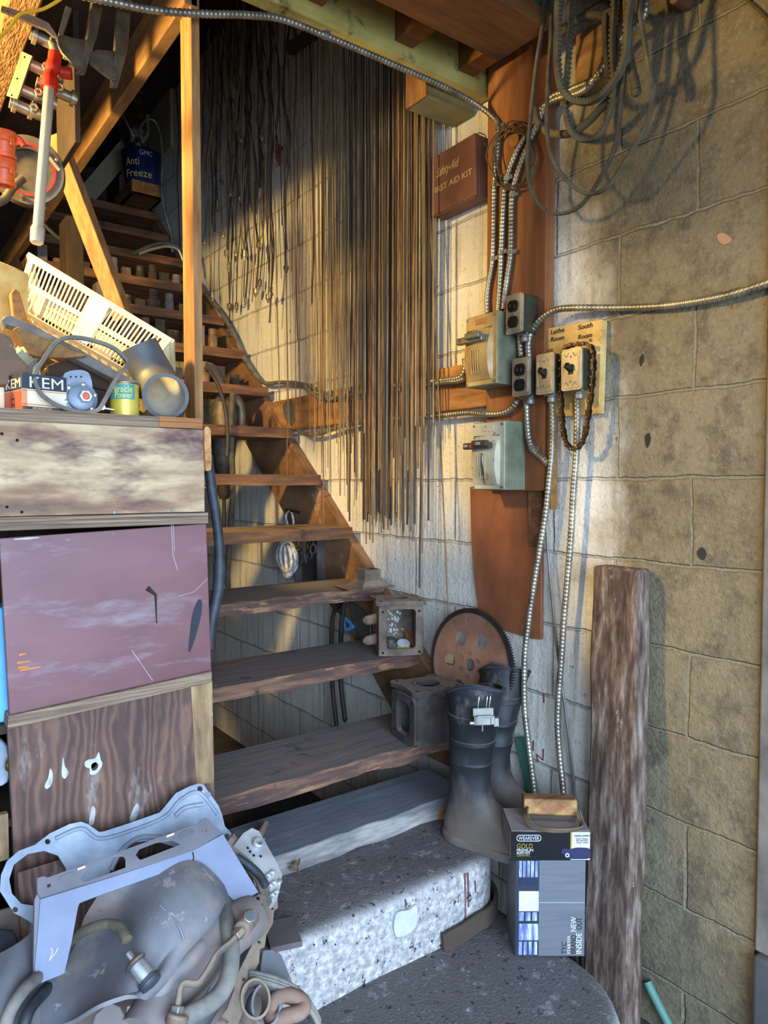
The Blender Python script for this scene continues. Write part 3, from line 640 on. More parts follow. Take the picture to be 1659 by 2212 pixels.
mb = MB(); mb.box(-0.35, 0.213, 1.5, 1.516, 0.63, 0.72); obj('left_rail', mb, W_bare, cab, bevel=0.0015)['label'] = 'orange-brown rail at the left edge of the photo'
mb = MB(); mb.box(-0.33, 0.597, 1.52, 2.184, 0.868, 0.885); obj('inner_shelf', mb, W_dark, cab); mb = MB(); mb.box(-0.33, 0.597, 1.52, 2.184, 0.685, 0.70); obj('inner_shelf', mb, W_dark, cab)
mb = MB(); M = frontf(0, 1.492, 0); mb.plate(curvy(flat2(M, [(442, 926), (453, 924), (456, 940), (457, 1005), (453, 1016), (445, 1014), (443, 980)]), 3), [], -0.05, 0.0, M); obj('batten_end', mb, W_endgrain, cab, bevel=0.002)['label'] = 'rounded end of a batten at the top right corner'

# things glimpsed inside the open left side of the cabinet
mb = MB(); mb.lathe([(.012, 0), (.014, .004), (.012, .008), (.014, .012), (.012, .016), (.014, .02), (.012, .024), (.012, .04)], 14, frontf(*PY(14, 1652, 1.53)) @ Matrix.Rotation(math.radians(70), 4, 'Y')); one('brass_fitting', mb, M_brass, 'brass threaded fitting peeping out left of the ridged panel', 'pipe fitting')
mb = MB(); mb.plate(curvy(flat2(frontf(0, 1.535, 0), [(-20, 1600), (5, 1600), (20, 1625), (18, 1690), (-20, 1690)]), 3), [], -.03, 0, frontf(0, 1.535, 0)); one('grey_casting', mb, M_alu, 'grey casting at the left edge beside the brass fitting', 'metal part', bevel=.006)
p = PY(6, 1400, 1.54); mb = MB(); mb.box(p.x-.1, p.x+.02, 1.535, 1.60, .886, p.z+.08); one('blue_tray', mb, M_blue, 'sky-blue plastic tray behind the left edge of the maroon panel', 'tray', bevel=.004)
mb = MB(); mb.box(0.05, 0.2, 1.56, 1.75, 0.701, 0.84); one('black_case', mb, M_black, 'black case inside the cabinet at the left edge', 'case', bevel=.006)

# ------------------------------------------------------------------ armoured cables
def armoured(pts, label, r=0.0095, step=0.0027, mt=None, clips=()):
    P = resample(smooth(pts, n=14), step)
    rr = [r*(1.0, 0.97, 0.80, 0.95)[i % 4] for i in range(len(P))]
    mb = MB(); mb.tube(P, rr, 8)
    o = one('armoured_cable', mb, mt or M_cable, label, 'cable', 'armoured cables', ang=75)
    for c in clips:
        k = min(range(len(P)), key=lambda i: (P[i]-V(c)).length); t = (P[min(k+2, len(P)-1)]-P[max(k-2, 0)]).normalized()
        m2 = MB(); m2.tube([P[k]-t*.006, P[k]+t*.006], r*1.18, 12)
        s = V((0, -1, 0)); m2.box(-.004, .022, -.006, .006, -.001, .002, frame(P[k], s, t))
        obj('strap', m2, M_galv, o)
    return o
W1 = lambda l, x=1.508: [PX(a, b, x) for a, b in l]
hdrpts = [PY(a, b, 1.55) for a, b in [(120, -22), (240, 4), (330, 22), (440, 30), (540, 33), (610, 42), (700, 76), (800, 118), (890, 157), (960, 188), (1020, 220)]]
tail = W1([(1062, 250), (1077, 275), (1075, 320), (1068, 400), (1066, 480), (1064, 560), (1056, 610), (1052, 645), (1053, 678)])
armoured(hdrpts+tail, 'long armoured cable along the header then down the post, leftmost of three', 0.0085, clips=[hdrpts[6], tail[1], tail[3], tail[5]])
armoured([PX(1395, -20, 1.50), PX(1388, 40, 1.5), PX(1330, 100, 1.51), PX(1268, 190, 1.513)]+W1([(1200, 215), (1165, 240), (1138, 290), (1115, 330), (1095, 385), (1088, 440), (1083, 545), (1080, 610), (1076, 675)]), 'armoured cable from the upper right down the post, middle of three', clips=W1([(1095, 385), (1083, 545)]))
armoured([PX(1290, 165, 1.54), PX(1285, 172, 1.515)]+W1([(1230, 195), (1190, 212), (1165, 258), (1150, 292), (1128, 345), (1112, 395), (1105, 440), (1103, 545), (1097, 590), (1090, 640), (1088, 668)]), 'armoured cable down the post, rightmost of three', clips=W1([(1112, 420), (1103, 545)]))
armoured(W1([(1143, 775), (1141, 745), (1148, 715), (1170, 688), (1200, 670), (1240, 665)], 1.503)+W1([(1330, 665), (1420, 662), (1500, 652), (1580, 636), (1675, 606), (1720, 590)], 1.535), 'armoured cable curving up from the middle outlet and off to the right edge')
armoured(W1([(1118, 862), (1108, 880), (1085, 893), (1050, 895)], 1.505)+W1([(1010, 892), (960, 897), (900, 903), (840, 905), (780, 912), (730, 923), (690, 937), (660, 938), (645, 928)], 1.515), 'armoured cable below the wall rail, curling left from the middle outlet', clips=W1([(1050, 895)], 1.505))
armoured(W1([(1004, 775), (1005, 795), (998, 812), (985, 818), (960, 822), (925, 825)], 1.512)+W1([(860, 832), (790, 845), (745, 856), (700, 862), (672, 848), (650, 830), (610, 826), (575, 828)], 1.515)+W1([(555, 815), (525, 770), (505, 725), (480, 680), (440, 632), (415, 605)], 1.51), 'armoured cable above the wall rail running up the stringer to the left')
armoured(W1([(1005, 818), (985, 824), (958, 826)], 1.50)+W1([(870, 840), (780, 858), (735, 862), (700, 848), (665, 832), (640, 829)], 1.527), 'second armoured cable above the wall rail, ending at the rail notch', .008)
armoured(W1([(565, 826), (545, 800), (520, 752), (498, 712), (470, 665), (444, 628), (420, 598)], 1.528), 'thinner armoured cable beside the one climbing the stringer', .007)
armoured(W1([(1122, 722), (1124, 745), (1126, 772)], 1.508), 'short armoured cable joining the two outlet boxes')
armoured(W1([(1137, 862), (1138, 900), (1142, 945), (1152, 972), (1172, 990), (1183, 1003)], 1.508), 'armoured cable dropping from the middle outlet to the wall', clips=W1([(1150, 968)], 1.508))
armoured(W1([(1190, 850), (1193, 890), (1193, 960), (1187, 1030), (1178, 1110), (1165, 1190), (1152, 1270), (1142, 1340), (1134, 1410), (1132, 1480), (1134, 1540), (1142, 1610), (1152, 1690), (1160, 1760)], 1.515), 'armoured cable hanging from the left toggle switch past the boot tops', .0092)
armoured(W1([(1246, 848), (1247, 900), (1245, 980), (1239, 1060), (1234, 1150), (1226, 1250), (1218, 1340), (1213, 1420), (1207, 1500), (1205, 1570), (1210, 1640), (1216, 1700), (1222, 1800), (1228, 1900), (1232, 2000), (1238, 2100), (1240, 2180)], 1.52), 'armoured cable hanging from the right toggle switch down to the floor', .0092)
def cord(pts, r, m, label, name='cord', cat='cord', group=None, n=6):
    mb = MB(); mb.tube(smooth(pts, n=8), r, n); return one(name, mb, m, label, cat, group)
cord(W1([(1188, 1005), (1182, 1070), (1182, 1170), (1193, 1300), (1210, 1450), (1228, 1590), (1240, 1700), (1248, 1840), (1252, 2000), (1255, 2120)], 1.535), .0042, M_galv, 'thin grey conduit wire down the wall between the two long cables', 'thin_conduit', 'conduit')
cord(W1([(1206, 2060), (1212, 2120), (1206, 2160)], 1.50), .016, M_hose, 'dark grey pipe standing behind the lower step beside the beam', 'grey_pipe', 'pipe', n=12)
cord(W1([(1200, 2165), (1230, 2140), (1262, 2185), (1230, 2200), (1200, 2175)], 1.53), .006, M_hose, 'black cord heaped on the floor beside the leaning beam foot', 'loose_cable', 'cable')
cord(W1([(1398, 2120), (1412, 2150), (1440, 2205), (1455, 2240)], 1.545), .011, M_ghose, 'green hose behind the foot of the leaning beam', 'green_hose', 'hose', n=10)
mb = MB(); mb.box(1.535, 1.55, -.02, .02, 0.0, .26, Matrix.Translation((0, 1.335, .36)) @ Matrix.Rotation(math.radians(-18), 4, 'X')); one('teal_stake', mb, M_ghose, 'teal strip leaning on the wall behind the boots', 'strip', bevel=.002)

# ------------------------------------------------------------------ electrical boxes
def M_at(px, py, x): p = PX(px, py, x); return wallf(x, p.y, p.z)
def dims(M, pts):
    q = flat2(M, pts); xs = [a for a, b in q]; ys = [b for a, b in q]; return min(xs), max(xs), min(ys), max(ys)
def safety_switch(name, label, front, x, back, worn):
    M = wallf(x, PX(*front[0], x).y, PX(*front[2], x).z)
    x0, x1, y0, y1 = dims(M, front); w, h = x1-x0, y1-y0; D = back-x
    t = thing(name, label, 'switch', tuple(M @ V(((x0+x1)/2, y0, -D)))); M = M @ Matrix.Translation((x0, y0, 0))
    side, cov = (M_boxgrn, M_boxcov) if worn else (M_boxgrn, M_boxpale)
    mb = MB(); mb.box(0, w, 0, h, -D, 0, M); obj('box', mb, side, t, bevel=.003)
    mb = MB(); mb.box(.002, w-.002, .002, h-.002, 0, .003, M); cv = obj('cover', mb, cov, t, bevel=.0015)
    # bulged lower door: a curved pressing
    n = 12; rings = []
    for k in range(n+1):
        s = k/n; y = h*(.08+.72*s); bul = .020*math.sin(math.pi*min(1, s*1.05+.02))**.6+.003
        e = w*.06
        rings.append([M @ V((e, y, .003)), M @ V((e+.004, y, bul*.8)), M @ V((w*.5, y, bul)), M @ V((w*.80, y, bul*.8)), M @ V((w*.86, y, .003))])
    mb = MB(); mb.loft(rings); obj('bulged_door', mb, cov, t, ang=30)
    mb = MB()
    for k in range(4): xx = w*(.34+.07*k); mb.tube([(xx, h*.17, .0215), (xx, h*.50, .024)], .0016, 6, M=M)
    obj('pressed_ribs', mb, cov, t)
    mb = MB(); mb.box(-.008, w*.74, h*.60, h*.695, .016, .034, M); hd = obj('handle', mb, M_clamp if worn else M_grbrown, t, bevel=.003)
    mb = MB(); mb.box(w*.30, w*.74, h*.635, h*.72, .030, .046, M); obj('lever', mb, M_galv if worn else M_grbrown, hd, bevel=.003)
    mb = MB(); mb.box(w*.32, w*.68, h*.86, h*.94, .003, .0045, M); obj('name_plate', mb, M_rail_plate if worn else cov, t, bevel=.001)
    if not worn:
        mb = MB(); mb.lathe([(.0075, 0), (.0075, .0012)], 4, M @ Matrix.Translation((w*.20, h*.65, .034))); obj('red_mark', mb, M_redp, hd)
        text(hd, 'ON', .012, M @ Matrix.Translation((w*.44, h*.655, .046)), M_white); text(hd, 'OFF', .010, M @ Matrix.Translation((-.004, h*.635, .034)), M_white)
        mb = MB(); mb.tube([(w*.5, h*.10, .018), (w*.47, h*.36, .024), (w*.46, h*.54, .024)], [.002, .003, .0015], 6, M=M); obj('rust_streak', mb, M_grbrown, t)
    else:
        text(hd, 'O', .011, M @ Matrix.Translation((.004, h*.63, .034)), M_ink)
    mb = MB()
    for a, b in ((.06, .95), (.92, .95), (.06, .04), (.92, .04)): mb.lathe([(.004, .003), (.0035, .0055), (.001, .006)], 10, M @ Matrix.Translation((w*a, h*b, 0)))
    obj('screw', mb, M_galv, t)
    mb = MB()
    for k in range(4): mb.lathe([(.011, 0), (.011, .0008), (.009, .0009)], 16, planef(M @ V((w, h*(.18+.2*k), -D*.5)), M.col[0].to_3d()))
    obj('knockout', mb, side, t)
    return t
M_rail_plate = mat('copper_label', ['#8a5a34', '#b3804f'], 8, rough=0.5, metal=.3)
safety_switch('safety_switch', 'large worn steel safety switch box, the upper one on the post', [(1008, 688), (1074, 672), (1076, 828), (1010, 834)], 1.44, 1.52, True)
safety_switch('safety_switch', 'chipped pale safety switch box above the hardboard sheet, the lower one', [(1022, 918), (1088, 908), (1092, 1052), (1024, 1058)], 1.44, 1.52, False)

def utility(name, label, front, x, back, kind):
    M = wallf(x, PX(*front[0], x).y, PX(*front[2], x).z)
    x0, x1, y0, y1 = dims(M, front); w, h = x1-x0, y1-y0; D = back-x
    t = thing(name, label, 'outlet' if kind == 'outlet' else 'switch', tuple(M @ V(((x0+x1)/2, y0, -D)))); M = M @ Matrix.Translation((x0, y0, 0))
    mb = MB(); mb.box(.003, w-.002, .002, h-.002, -D, -.002, M); obj('box', mb, M_boxdark, t, bevel=.004)
    mb = MB(); r = .008
    out = []
    for cx, cy, a0 in ((w-r, r, -90), (w-r, h-r, 0), (r, h-r, 90), (r, r, 180)): out += [(cx+r*math.cos(math.radians(a0+18*k)), cy+r*math.sin(math.radians(a0+18*k))) for k in range(6)]
    mb.plate(out, [], -.004, .002, M); inn = [((a-w/2)*.84+w/2, (b-h/2)*.9+h/2) for a, b in out]; mb.plate(inn, [], .001, .004, M); pl = obj('face_plate', mb, M_plate, t, bevel=.0018)
    if kind == 'outlet':
        for k, cy in enumerate((.68, .28)):
            R = w*.30
            o = [(w/2+R*math.cos(2*math.pi*i/20), max(-R*.82, min(R*.82, R*math.sin(2*math.pi*i/20)))+h*cy) for i in range(20)]
            mb = MB(); mb.plate(o, [], .003, .0085, M); rc = obj('socket', mb, M_black, t, bevel=.001)
            mb = MB()
            if k == 0: mb.box(w*.36, w*.50, h*cy-.006, h*cy+.006, .008, .018, M); mb.box(w*.54, w*.62, h*cy-.006, h*cy+.006, .008, .0105, M); obj('switch_toggle' if True else '', mb, M_black, rc, bevel=.001)
            else: mb.lathe([(R*.55, .0086), (R*.55, .0092)], 16, M @ Matrix.Translation((w/2, h*cy, 0))); obj('socket_hole', mb, M_void, rc)
        mb = MB(); mb.lathe([(.003, .004), (.002, .0062)], 10, M @ Matrix.Translation((w/2, h*.48, 0))); obj('screw', mb, M_galv, t)
    else:
        mb = MB(); mb.box(w*.38, w*.62, h*.38, h*.62, .0035, .0052, M); obj('toggle_frame', mb, M_black, t)
        mb = MB(); mb.box(-.0055, .0055, -.008, .006, 0, .022, M @ Matrix.Translation((w/2, h*.5, .003)) @ Matrix.Rotation(math.radians(-28), 4, 'X')); obj('switch_toggle', mb, M_black, t, bevel=.0012)
        mb = MB()
        for sx in (-1, 1):
            mb.tube(smooth([(w/2+sx*w*.36, h*.20, .004), (w/2+sx*w*.38, h*.5, .004), (w/2+sx*w*.36, h*.80, .004)], n=5), .0018, 6, M=M)
            mb.tube(smooth([(w/2+sx*w*.33, h*.12, .004), (w/2+sx*w*.22, h*.19, .004), (w/2+sx*w*.1, h*.1, .004)], n=4), .0014, 6, M=M); mb.tube(smooth([(w/2+sx*w*.33, h*.88, .004), (w/2+sx*w*.22, h*.81, .004), (w/2+sx*w*.1, h*.9, .004)], n=4), .0014, 6, M=M)
        obj('embossed_scroll', mb, M_plate, pl)
        mb = MB()
        for cy in (.2, .8): mb.lathe([(.0032, .004), (.002, .0062)], 10, M @ Matrix.Translation((w/2, h*cy, 0)))
        obj('screw', mb, M_galv, t)
    mb = MB(); c = M @ V((w*.62, 0, -D*.5)); mb.lathe([(.0125, 0), (.0125, .012), (.0105, .014), (.0105, .022)], 14, Matrix.Translation(c-V((0, 0, .021)))); mb.box(-.018, .018, -.004, .004, -.012, -.004, frame(c-V((.0, 0, .0)), (0, 1, 0), (0, 0, 1)))
    obj('cable_clamp', mb, M_galv, t, bevel=.001)
    return t
utility('outlet_box', 'switched outlet box on the post, above and right of the big safety switch', [(1094, 640), (1128, 631), (1129, 716), (1095, 722)], 1.455, 1.52, 'outlet')
utility('outlet_box', 'switched outlet box left of the two toggle switches', [(1108, 776), (1145, 770), (1145, 852), (1107, 858)], 1.47, 1.525, 'outlet')
bM = wallf(1.534, 0, 0)
bd = thing('switch_board', 'plywood board lettered Lathe Room and South Room behind the toggle switches', 'board', tuple(PX(1240, 890, 1.55)))
mb = MB(); mb.plate(flat2(bM, [(1180, 709), (1300, 690), (1293, 893), (1176, 903)]), [], -.024, 0, bM); obj('plywood', mb, mat('pale_ply_face', ['#a8823f', '#cfa860', '#e0bd7a'], 14, bump=.3, spots=[('#7a5a2a', 24, .62)]), bd, bevel=.0015)
def bt(px, py, s, size, w=None): p = PX(px, py, 1.533); text(bd, s, size, wallf(1.533, p.y, p.z), M_ink, shear=.15, w=w)
bt(1189, 723, 'Lathe', .018, .046); bt(1189, 739, 'Room', .018, .046); bt(1248, 713, 'South', .018, .046); bt(1248, 734, 'Room', .018, .044)
mb = MB(); mb.lathe([(.004, 0), (.004, .002), (.001, .003)], 10, wallf(1.533, *PX(1276, 735, 1.533)[1:])); obj('screw', mb, M_darkst, bd)
utility('toggle_switch', 'toggle switch with a scrolled steel plate, left of the two under the lettering', [(1159, 767), (1197, 760), (1197, 848), (1159, 854)], 1.475, 1.51, 'toggle')
utility('toggle_switch', 'toggle switch with a drive chain looped around it, right of the two', [(1214, 757), (1256, 750), (1257, 840), (1213, 846)], 1.468, 1.51, 'toggle')
# drive chain looped round the right toggle switch
loop = [(1216, 765), (1222, 750), (1240, 744), (1262, 742), (1278, 750), (1282, 775), (1280, 820), (1277, 850), (1273, 880), (1268, 915), (1262, 945), (1250, 966), (1236, 970), (1222, 955), (1216, 925), (1213, 890), (1212, 860), (1211, 820), (1212, 790)]
P = resample(smooth([PX(a, b, 1.497) for a, b in loop], n=10, closed=True), .0205)
ch = thing('drive_chain', 'oily roller drive chain hung in a loop around the right toggle switch', 'chain', tuple(min(P, key=lambda p: p.z)))
for i in range(len(P)):
    a, b = P[i], P[(i+1) % len(P)]; d = b-a
    if d.length > .05: continue
    M = frame((a+b)/2, d, V((-1, 0, 0)).cross(d)); h = d.length/2
    o = [(h*.80*sx+.0056*math.cos(t), .0056*math.sin(t)) for t in map(math.radians, (-80, -40, 0, 40, 80)) for sx in (1,)]+[(0, .0036)]+[(-h*.80+.0056*math.cos(t), .0056*math.sin(t)) for t in map(math.radians, (100, 140, 180, 220, 260))]+[(0, -.0036)]
    mb = MB(); z = .0065 if i % 2 else .0035
    mb.plate(o, [], z-.0013, z+.0013, M); mb.plate(o, [], -z-.0013, -z+.0013, M); mb.lathe([(.0042, -z), (.0042, z)], 8, M @ Matrix.Translation((h*.8, 0, 0)))
    lk = obj('link', mb, M_chain, ch); mb = MB(); mb.lathe([(.0024, 0), (.0024, .0095), (.0012, .0102)], 8, M @ Matrix.Translation((h*.8, 0, 0))); obj('rivet', mb, M_clamp, lk)

# ------------------------------------------------------------------ first aid kit
x = 1.492; fr = [(928, 346), (1024, 297), (1027, 427), (931, 468)]
# the tin hangs a little crooked: build it in its own plane
pTL, pTR, pBR, pBL = [PX(a, b, x) for a, b in fr]
xd = (pTR-pTL+pBR-pBL); w = (pTR-pTL).length; h = (pTL-pBL).length
M = frame(pBL, (0, -1, 0.02), (0, 0.01, 1))
k = thing('first_aid_kit', 'brown enamelled tin lettered first aid kit hanging on the wall beside the post', 'first aid kit', tuple(M @ V((w/2, 0, -.03))))
w = abs(pTR.y-pTL.y); h = .181
mb = MB(); mb.box(0, w, 0, h, -.064, -.016, M); obj('case', mb, M_kit, k, bevel=.003)
mb = MB(); mb.box(-.001, w+.001, -.001, h+.001, -.016, 0, M); ld = obj('lid', mb, M_kit, k, bevel=.003)
text(ld, 'Safety-Aid', .040, M @ Matrix.Translation((.028, h*.62, 0)), M_gilt, shear=.45, w=.105)
text(ld, 'FIRST AID KIT', .027, M @ Matrix.Translation((.008, h*.36, 0)), M_gilt, w=w*.88)
text(ld, 'sterile dressings', .011, M @ Matrix.Translation((.02, h*.20, 0)), M_gilt, w=w*.75) if False else None
mb = MB(); mb.box(-.008, .008, -.007, .007, 0, .002, planef(M @ V((w, h*.86, -.040)), M.col[0].to_3d())); obj('hinge_tab', mb, M_galv, k)
mb = MB(); mb.tube(smooth([M @ V(q) for q in ((w*.98, h+.001, -.05), (w*.98, h+.008, -.045), (w*.98, h+.008, -.02), (w*.98, h+.001, -.018))], n=4), .0015, 6); mb.tube([M @ V((w*.45, h, -.02)), M @ V((w*.46, h+.008, -.03))], .002, 6); obj('hanger', mb, M_galv, k)
mb = MB(); mb.tube([M @ V((.005, -.003, -.006)), M @ V((w-.005, -.003, -.006))], .003, 8); obj('bottom_hinge', mb, M_kit, k)

# ------------------------------------------------------------------ hanging belts, coil, hoses at the upper right
def belt(pts, label, x0, x1, w=.012, t=.008, toothed=False, m=None, closed=True, name='drive_belt', up=(1, 0, 0)):
    n = len(pts); P = []
    for i, (a, b) in enumerate(pts):
        f = .5-.5*math.cos(2*math.pi*i/n); P.append(PX(a, b, x0+(x1-x0)*f))
    S = smooth(P, step=.008, closed=closed); mb = MB()
    mb.sweep(S, [(-t/2, -w/2), (t/2, -w/2*.7), (t/2, w/2*.7), (-t/2, w/2)], up, closed)
    o = one(name, mb, m or M_belt, label, 'belt', 'belts and hoses hung on the upper right', bevel=.0015, ang=50)
    if toothed:
        m2 = MB(); R = resample(S, .011)
        for i in range(1, len(R)-1):
            d = (R[i+1]-R[i-1]).normalized(); u = d.cross(V(up)).normalized(); m2.box(-.0028, .0028, -.003, .003, -w*.35, w*.35, frame(R[i]+u*(t/2), d, u))
        obj('teeth', m2, m or M_belt, o)
    return o
belt([(1185, -30), (1172, 60), (1158, 150), (1146, 260), (1140, 360), (1150, 415), (1180, 455), (1220, 460), (1258, 440), (1290, 395), (1325, 325), (1340, 240), (1352, 120), (1360, 20), (1340, -40), (1250, -60)], 'longest thin belt, reaching lowest beside the post', 1.40, 1.47)
belt([(1210, -30), (1190, 100), (1182, 230), (1185, 310), (1200, 355), (1235, 400), (1270, 418), (1310, 405), (1355, 340), (1395, 270), (1408, 200), (1395, 110), (1382, 30), (1365, -40)], 'wide thin belt whose right side bows out farthest right', 1.40, 1.45)
belt([(1220, -30), (1205, 70), (1205, 150), (1215, 195), (1240, 218), (1275, 220), (1310, 195), (1345, 140), (1355, 60), (1350, -40)], 'thick cogged belt forming the highest inner loop', 1.38, 1.43, .017, .012, True)
belt([(1240, -30), (1232, 80), (1222, 200), (1225, 260), (1240, 293), (1265, 303), (1295, 290), (1318, 240), (1325, 180), (1322, 100), (1320, -30)], 'cogged belt hanging in the middle, second loop from the bottom of the tangle', 1.42, 1.45, .014, .010, True)
belt([(1310, 30), (1312, 120), (1320, 170), (1330, 120), (1326, 40)], 'narrow doubled belt between the loops', 1.44, 1.46, .02, .010)
cord([PX(a, b, 1.46) for a, b in [(1155, 235), (1165, 270), (1190, 288), (1230, 288), (1265, 268), (1300, 232), (1325, 205), (1335, 170)]], .010, M_belt, 'fat rubber hose curving under the belts', 'rubber_hose', 'hose', 'belts and hoses hung on the upper right', 12)
cord([PX(a, b, 1.45) for a, b in [(1205, 80), (1245, 45), (1290, 32), (1330, 50), (1345, 20), (1340, -20)]], .009, M_belt, 'short rubber hose arching behind the top of the belts', 'rubber_hose', 'hose', 'belts and hoses hung on the upper right', 12)
mb = MB(); mb.tube(smooth([PX(a, b, 1.44) for a, b in [(1352, -20), (1356, 90), (1366, 150), (1374, 195)]], n=6), [.008]*6+[.009]*8+[.011]*5, 12); mb.lathe([(.011, 0), (.012, .006), (.006, .012)], 12, frame(PX(1374, 196, 1.44), (0, 1, 0), (1, 0, 0))); one('hose_end', mb, M_belt, 'thick hose end hanging straight down right of the belt loops', 'hose', 'belts and hoses hung on the upper right')
mb = MB(); p = PX(1290, 85, 1.54); mb.box(1.51, 1.558, p.y-.045, p.y+.045, p.z-.12, p.z+.02); one('hook_block', mb, W_joist, 'wooden block on the wall behind the hanging belts', 'wood block', bevel=.003)
mb = MB(); p = PX(1300, -40, 1.50); mb.tube([(1.56, p.y, p.z-.02), (1.40, p.y, p.z)], .014, 10); mb.tube([(1.40, p.y, p.z), (1.37, p.y, p.z+.05)], .014, 10); one('wall_peg', mb, M_darkst, 'rusty peg in the wall carrying the tangle of belts', 'peg')
mb = MB(); p = PX(1472, -2, 1.53); mb.tube([(1.56, p.y, p.z), (1.50, p.y, p.z-.004)], .016, 12); one('wall_peg', mb, M_kit, 'reddish brown knob on the wall at the top edge', 'peg', bevel=.003)
cord([PX(a, b, 1.555) for a, b in [(1590, -25), (1620, 5), (1642, 25), (1675, 60)]], .003, M_wire, 'thin brown wire on the block wall in the top right corner', 'wire', 'wire')
# thin coil with a round tag on the post
rn2 = random.Random(3); t = thing('wire_coil', 'thin wire coil hanging on the post behind the three cables', 'wire coil', tuple(PX(1110, 420, 1.5)))
for k in range(4):
    c = [(1108+rn2.uniform(-6, 6), 342+rn2.uniform(-8, 8)), 46+rn2.uniform(-8, 6), 68+rn2.uniform(-14, 10)]
    pts = [PX(c[0][0]+c[1]*math.cos(2*math.pi*i/14)+3*math.sin(i*2.1+k), c[0][1]+c[2]*math.sin(2*math.pi*i/14), 1.492+.004*k) for i in range(14)]
    mb = MB(); mb.tube(smooth(pts, n=4, closed=True), .0024, 6, closed=True); obj('loop', mb, M_wire, t)
mb = MB(); mb.lathe([(.018, 0), (.018, .002)], 20, wallf(1.508, *PX(1111, 304, 1.508)[1:])); obj('round_tag', mb, M_rail_plate, t)
mb = MB(); mb.tube([V((1.525, *PX(1108, 268, 1.51)[1:])), V((1.495, *PX(1108, 266, 1.495)[1:]))], .002, 6); obj('nail', mb, M_darkst, t)

# ------------------------------------------------------------------ hanging rods
mb = MB(); mb.box(1.42, 1.558, 1.72, 2.62, 3.26, 3.30); one('rod_rail', mb, W_dark, 'high dark rail the long rods hang from', 'rail')
protos = {}
def rod_mesh(kind, L):
    key = (kind, round(L, 1))
    if key not in protos:
        r = random.Random(hash((kind, int(L*10))) % 1000); mb = MB(); n = 14; ph = r.uniform(0, 6); am = r.uniform(.002, .008)
        mb.tube([V((am*math.sin(ph+3.2*i/n), am*math.cos(ph+2.4*i/n)*1.0, -L*i/n)) for i in range(n+1)], (.0017, .0022, .0026, .0031)[kind % 4], 6)
        o = obj('rod_proto', mb, (M_rust, M_rod2, M_rust, M_rod3)[kind % 4], base=(0, 0, 0)); protos[key] = o.data; bpy.data.objects.remove(o)
    return protos[key]
SPIKE = 3.26
nrod = 0
def hang_rod(pxm, pyb, X, kind, tilt=0.0):
    global nrod
    b = PX(pxm, pyb, X); top = V((X, b.y, SPIKE)); L = SPIKE-b.z
    me = rod_mesh(kind, L); o = bpy.data.objects.new('hanging_rod', me); COL.objects.link(o)
    o.location = top+V((0, tilt*L, 0)); k = L/round(L, 1); o.scale = (1, 1, k)
    d = (b-o.location).normalized(); o.rotation_mode = 'QUATERNION'; o.rotation_quaternion = V((0, 0, -1)).rotation_difference(d)
    WL[o.name] = o.location.copy(); nrod += 1
    return tag(o, 'long thin rusty rod in the dense curtain hanging before the whitewashed wall', 'rod', 'long rods hanging in a curtain')
rr = random.Random(11)
for i in range(46): hang_rod(788+104*i/45+rr.uniform(-2, 2), rr.uniform(1095, 1172), rr.uniform(1.45, 1.53), rr.choice((0, 2, 2, 3, 3)), rr.uniform(-.012, .012))
for i in range(24): hang_rod(796+90*i/23+rr.uniform(-2, 2), rr.uniform(900, 1060), rr.uniform(1.46, 1.53), rr.choice((0, 1, 1, 2)), rr.uniform(-.01, .01))
for i in range(52): hang_rod(690+118*i/51+rr.uniform(-2, 2), rr.uniform(820, 1000) if rr.random() < .8 else rr.uniform(1000, 1065), rr.uniform(1.46, 1.53), rr.choice((0, 1, 1, 2)), rr.uniform(-.016, .012))
for i in range(34): hang_rod(882+58*i/33+rr.uniform(-2, 2), rr.uniform(880, 1045), rr.uniform(1.45, 1.53), rr.choice((0, 1, 2, 2)), rr.uniform(-.008, .012))
for p, y in ((770, 1085), (778, 1040), (905, 1285), (757, 1142), (764, 1020), (735, 1075), (752, 1110), (913, 1190), (928, 1110), (898, 1150), (792, 1170), (800, 1160)): hang_rod(p, y, rr.uniform(1.46, 1.5), rr.choice((2, 3)), rr.uniform(-.03, .02))
for p, y in ((606, 920), (625, 935), (632, 640), (640, 860), (651, 955), (660, 800), (668, 925), (676, 960), (682, 980), (618, 1045), (700, 1130), (690, 870), (646, 700), (655, 640)): hang_rod(p, y, rr.uniform(1.47, 1.52), rr.choice((0, 2)), rr.uniform(-.02, .03))

hang_rod(968, 1330, 1.50, 2, .075)

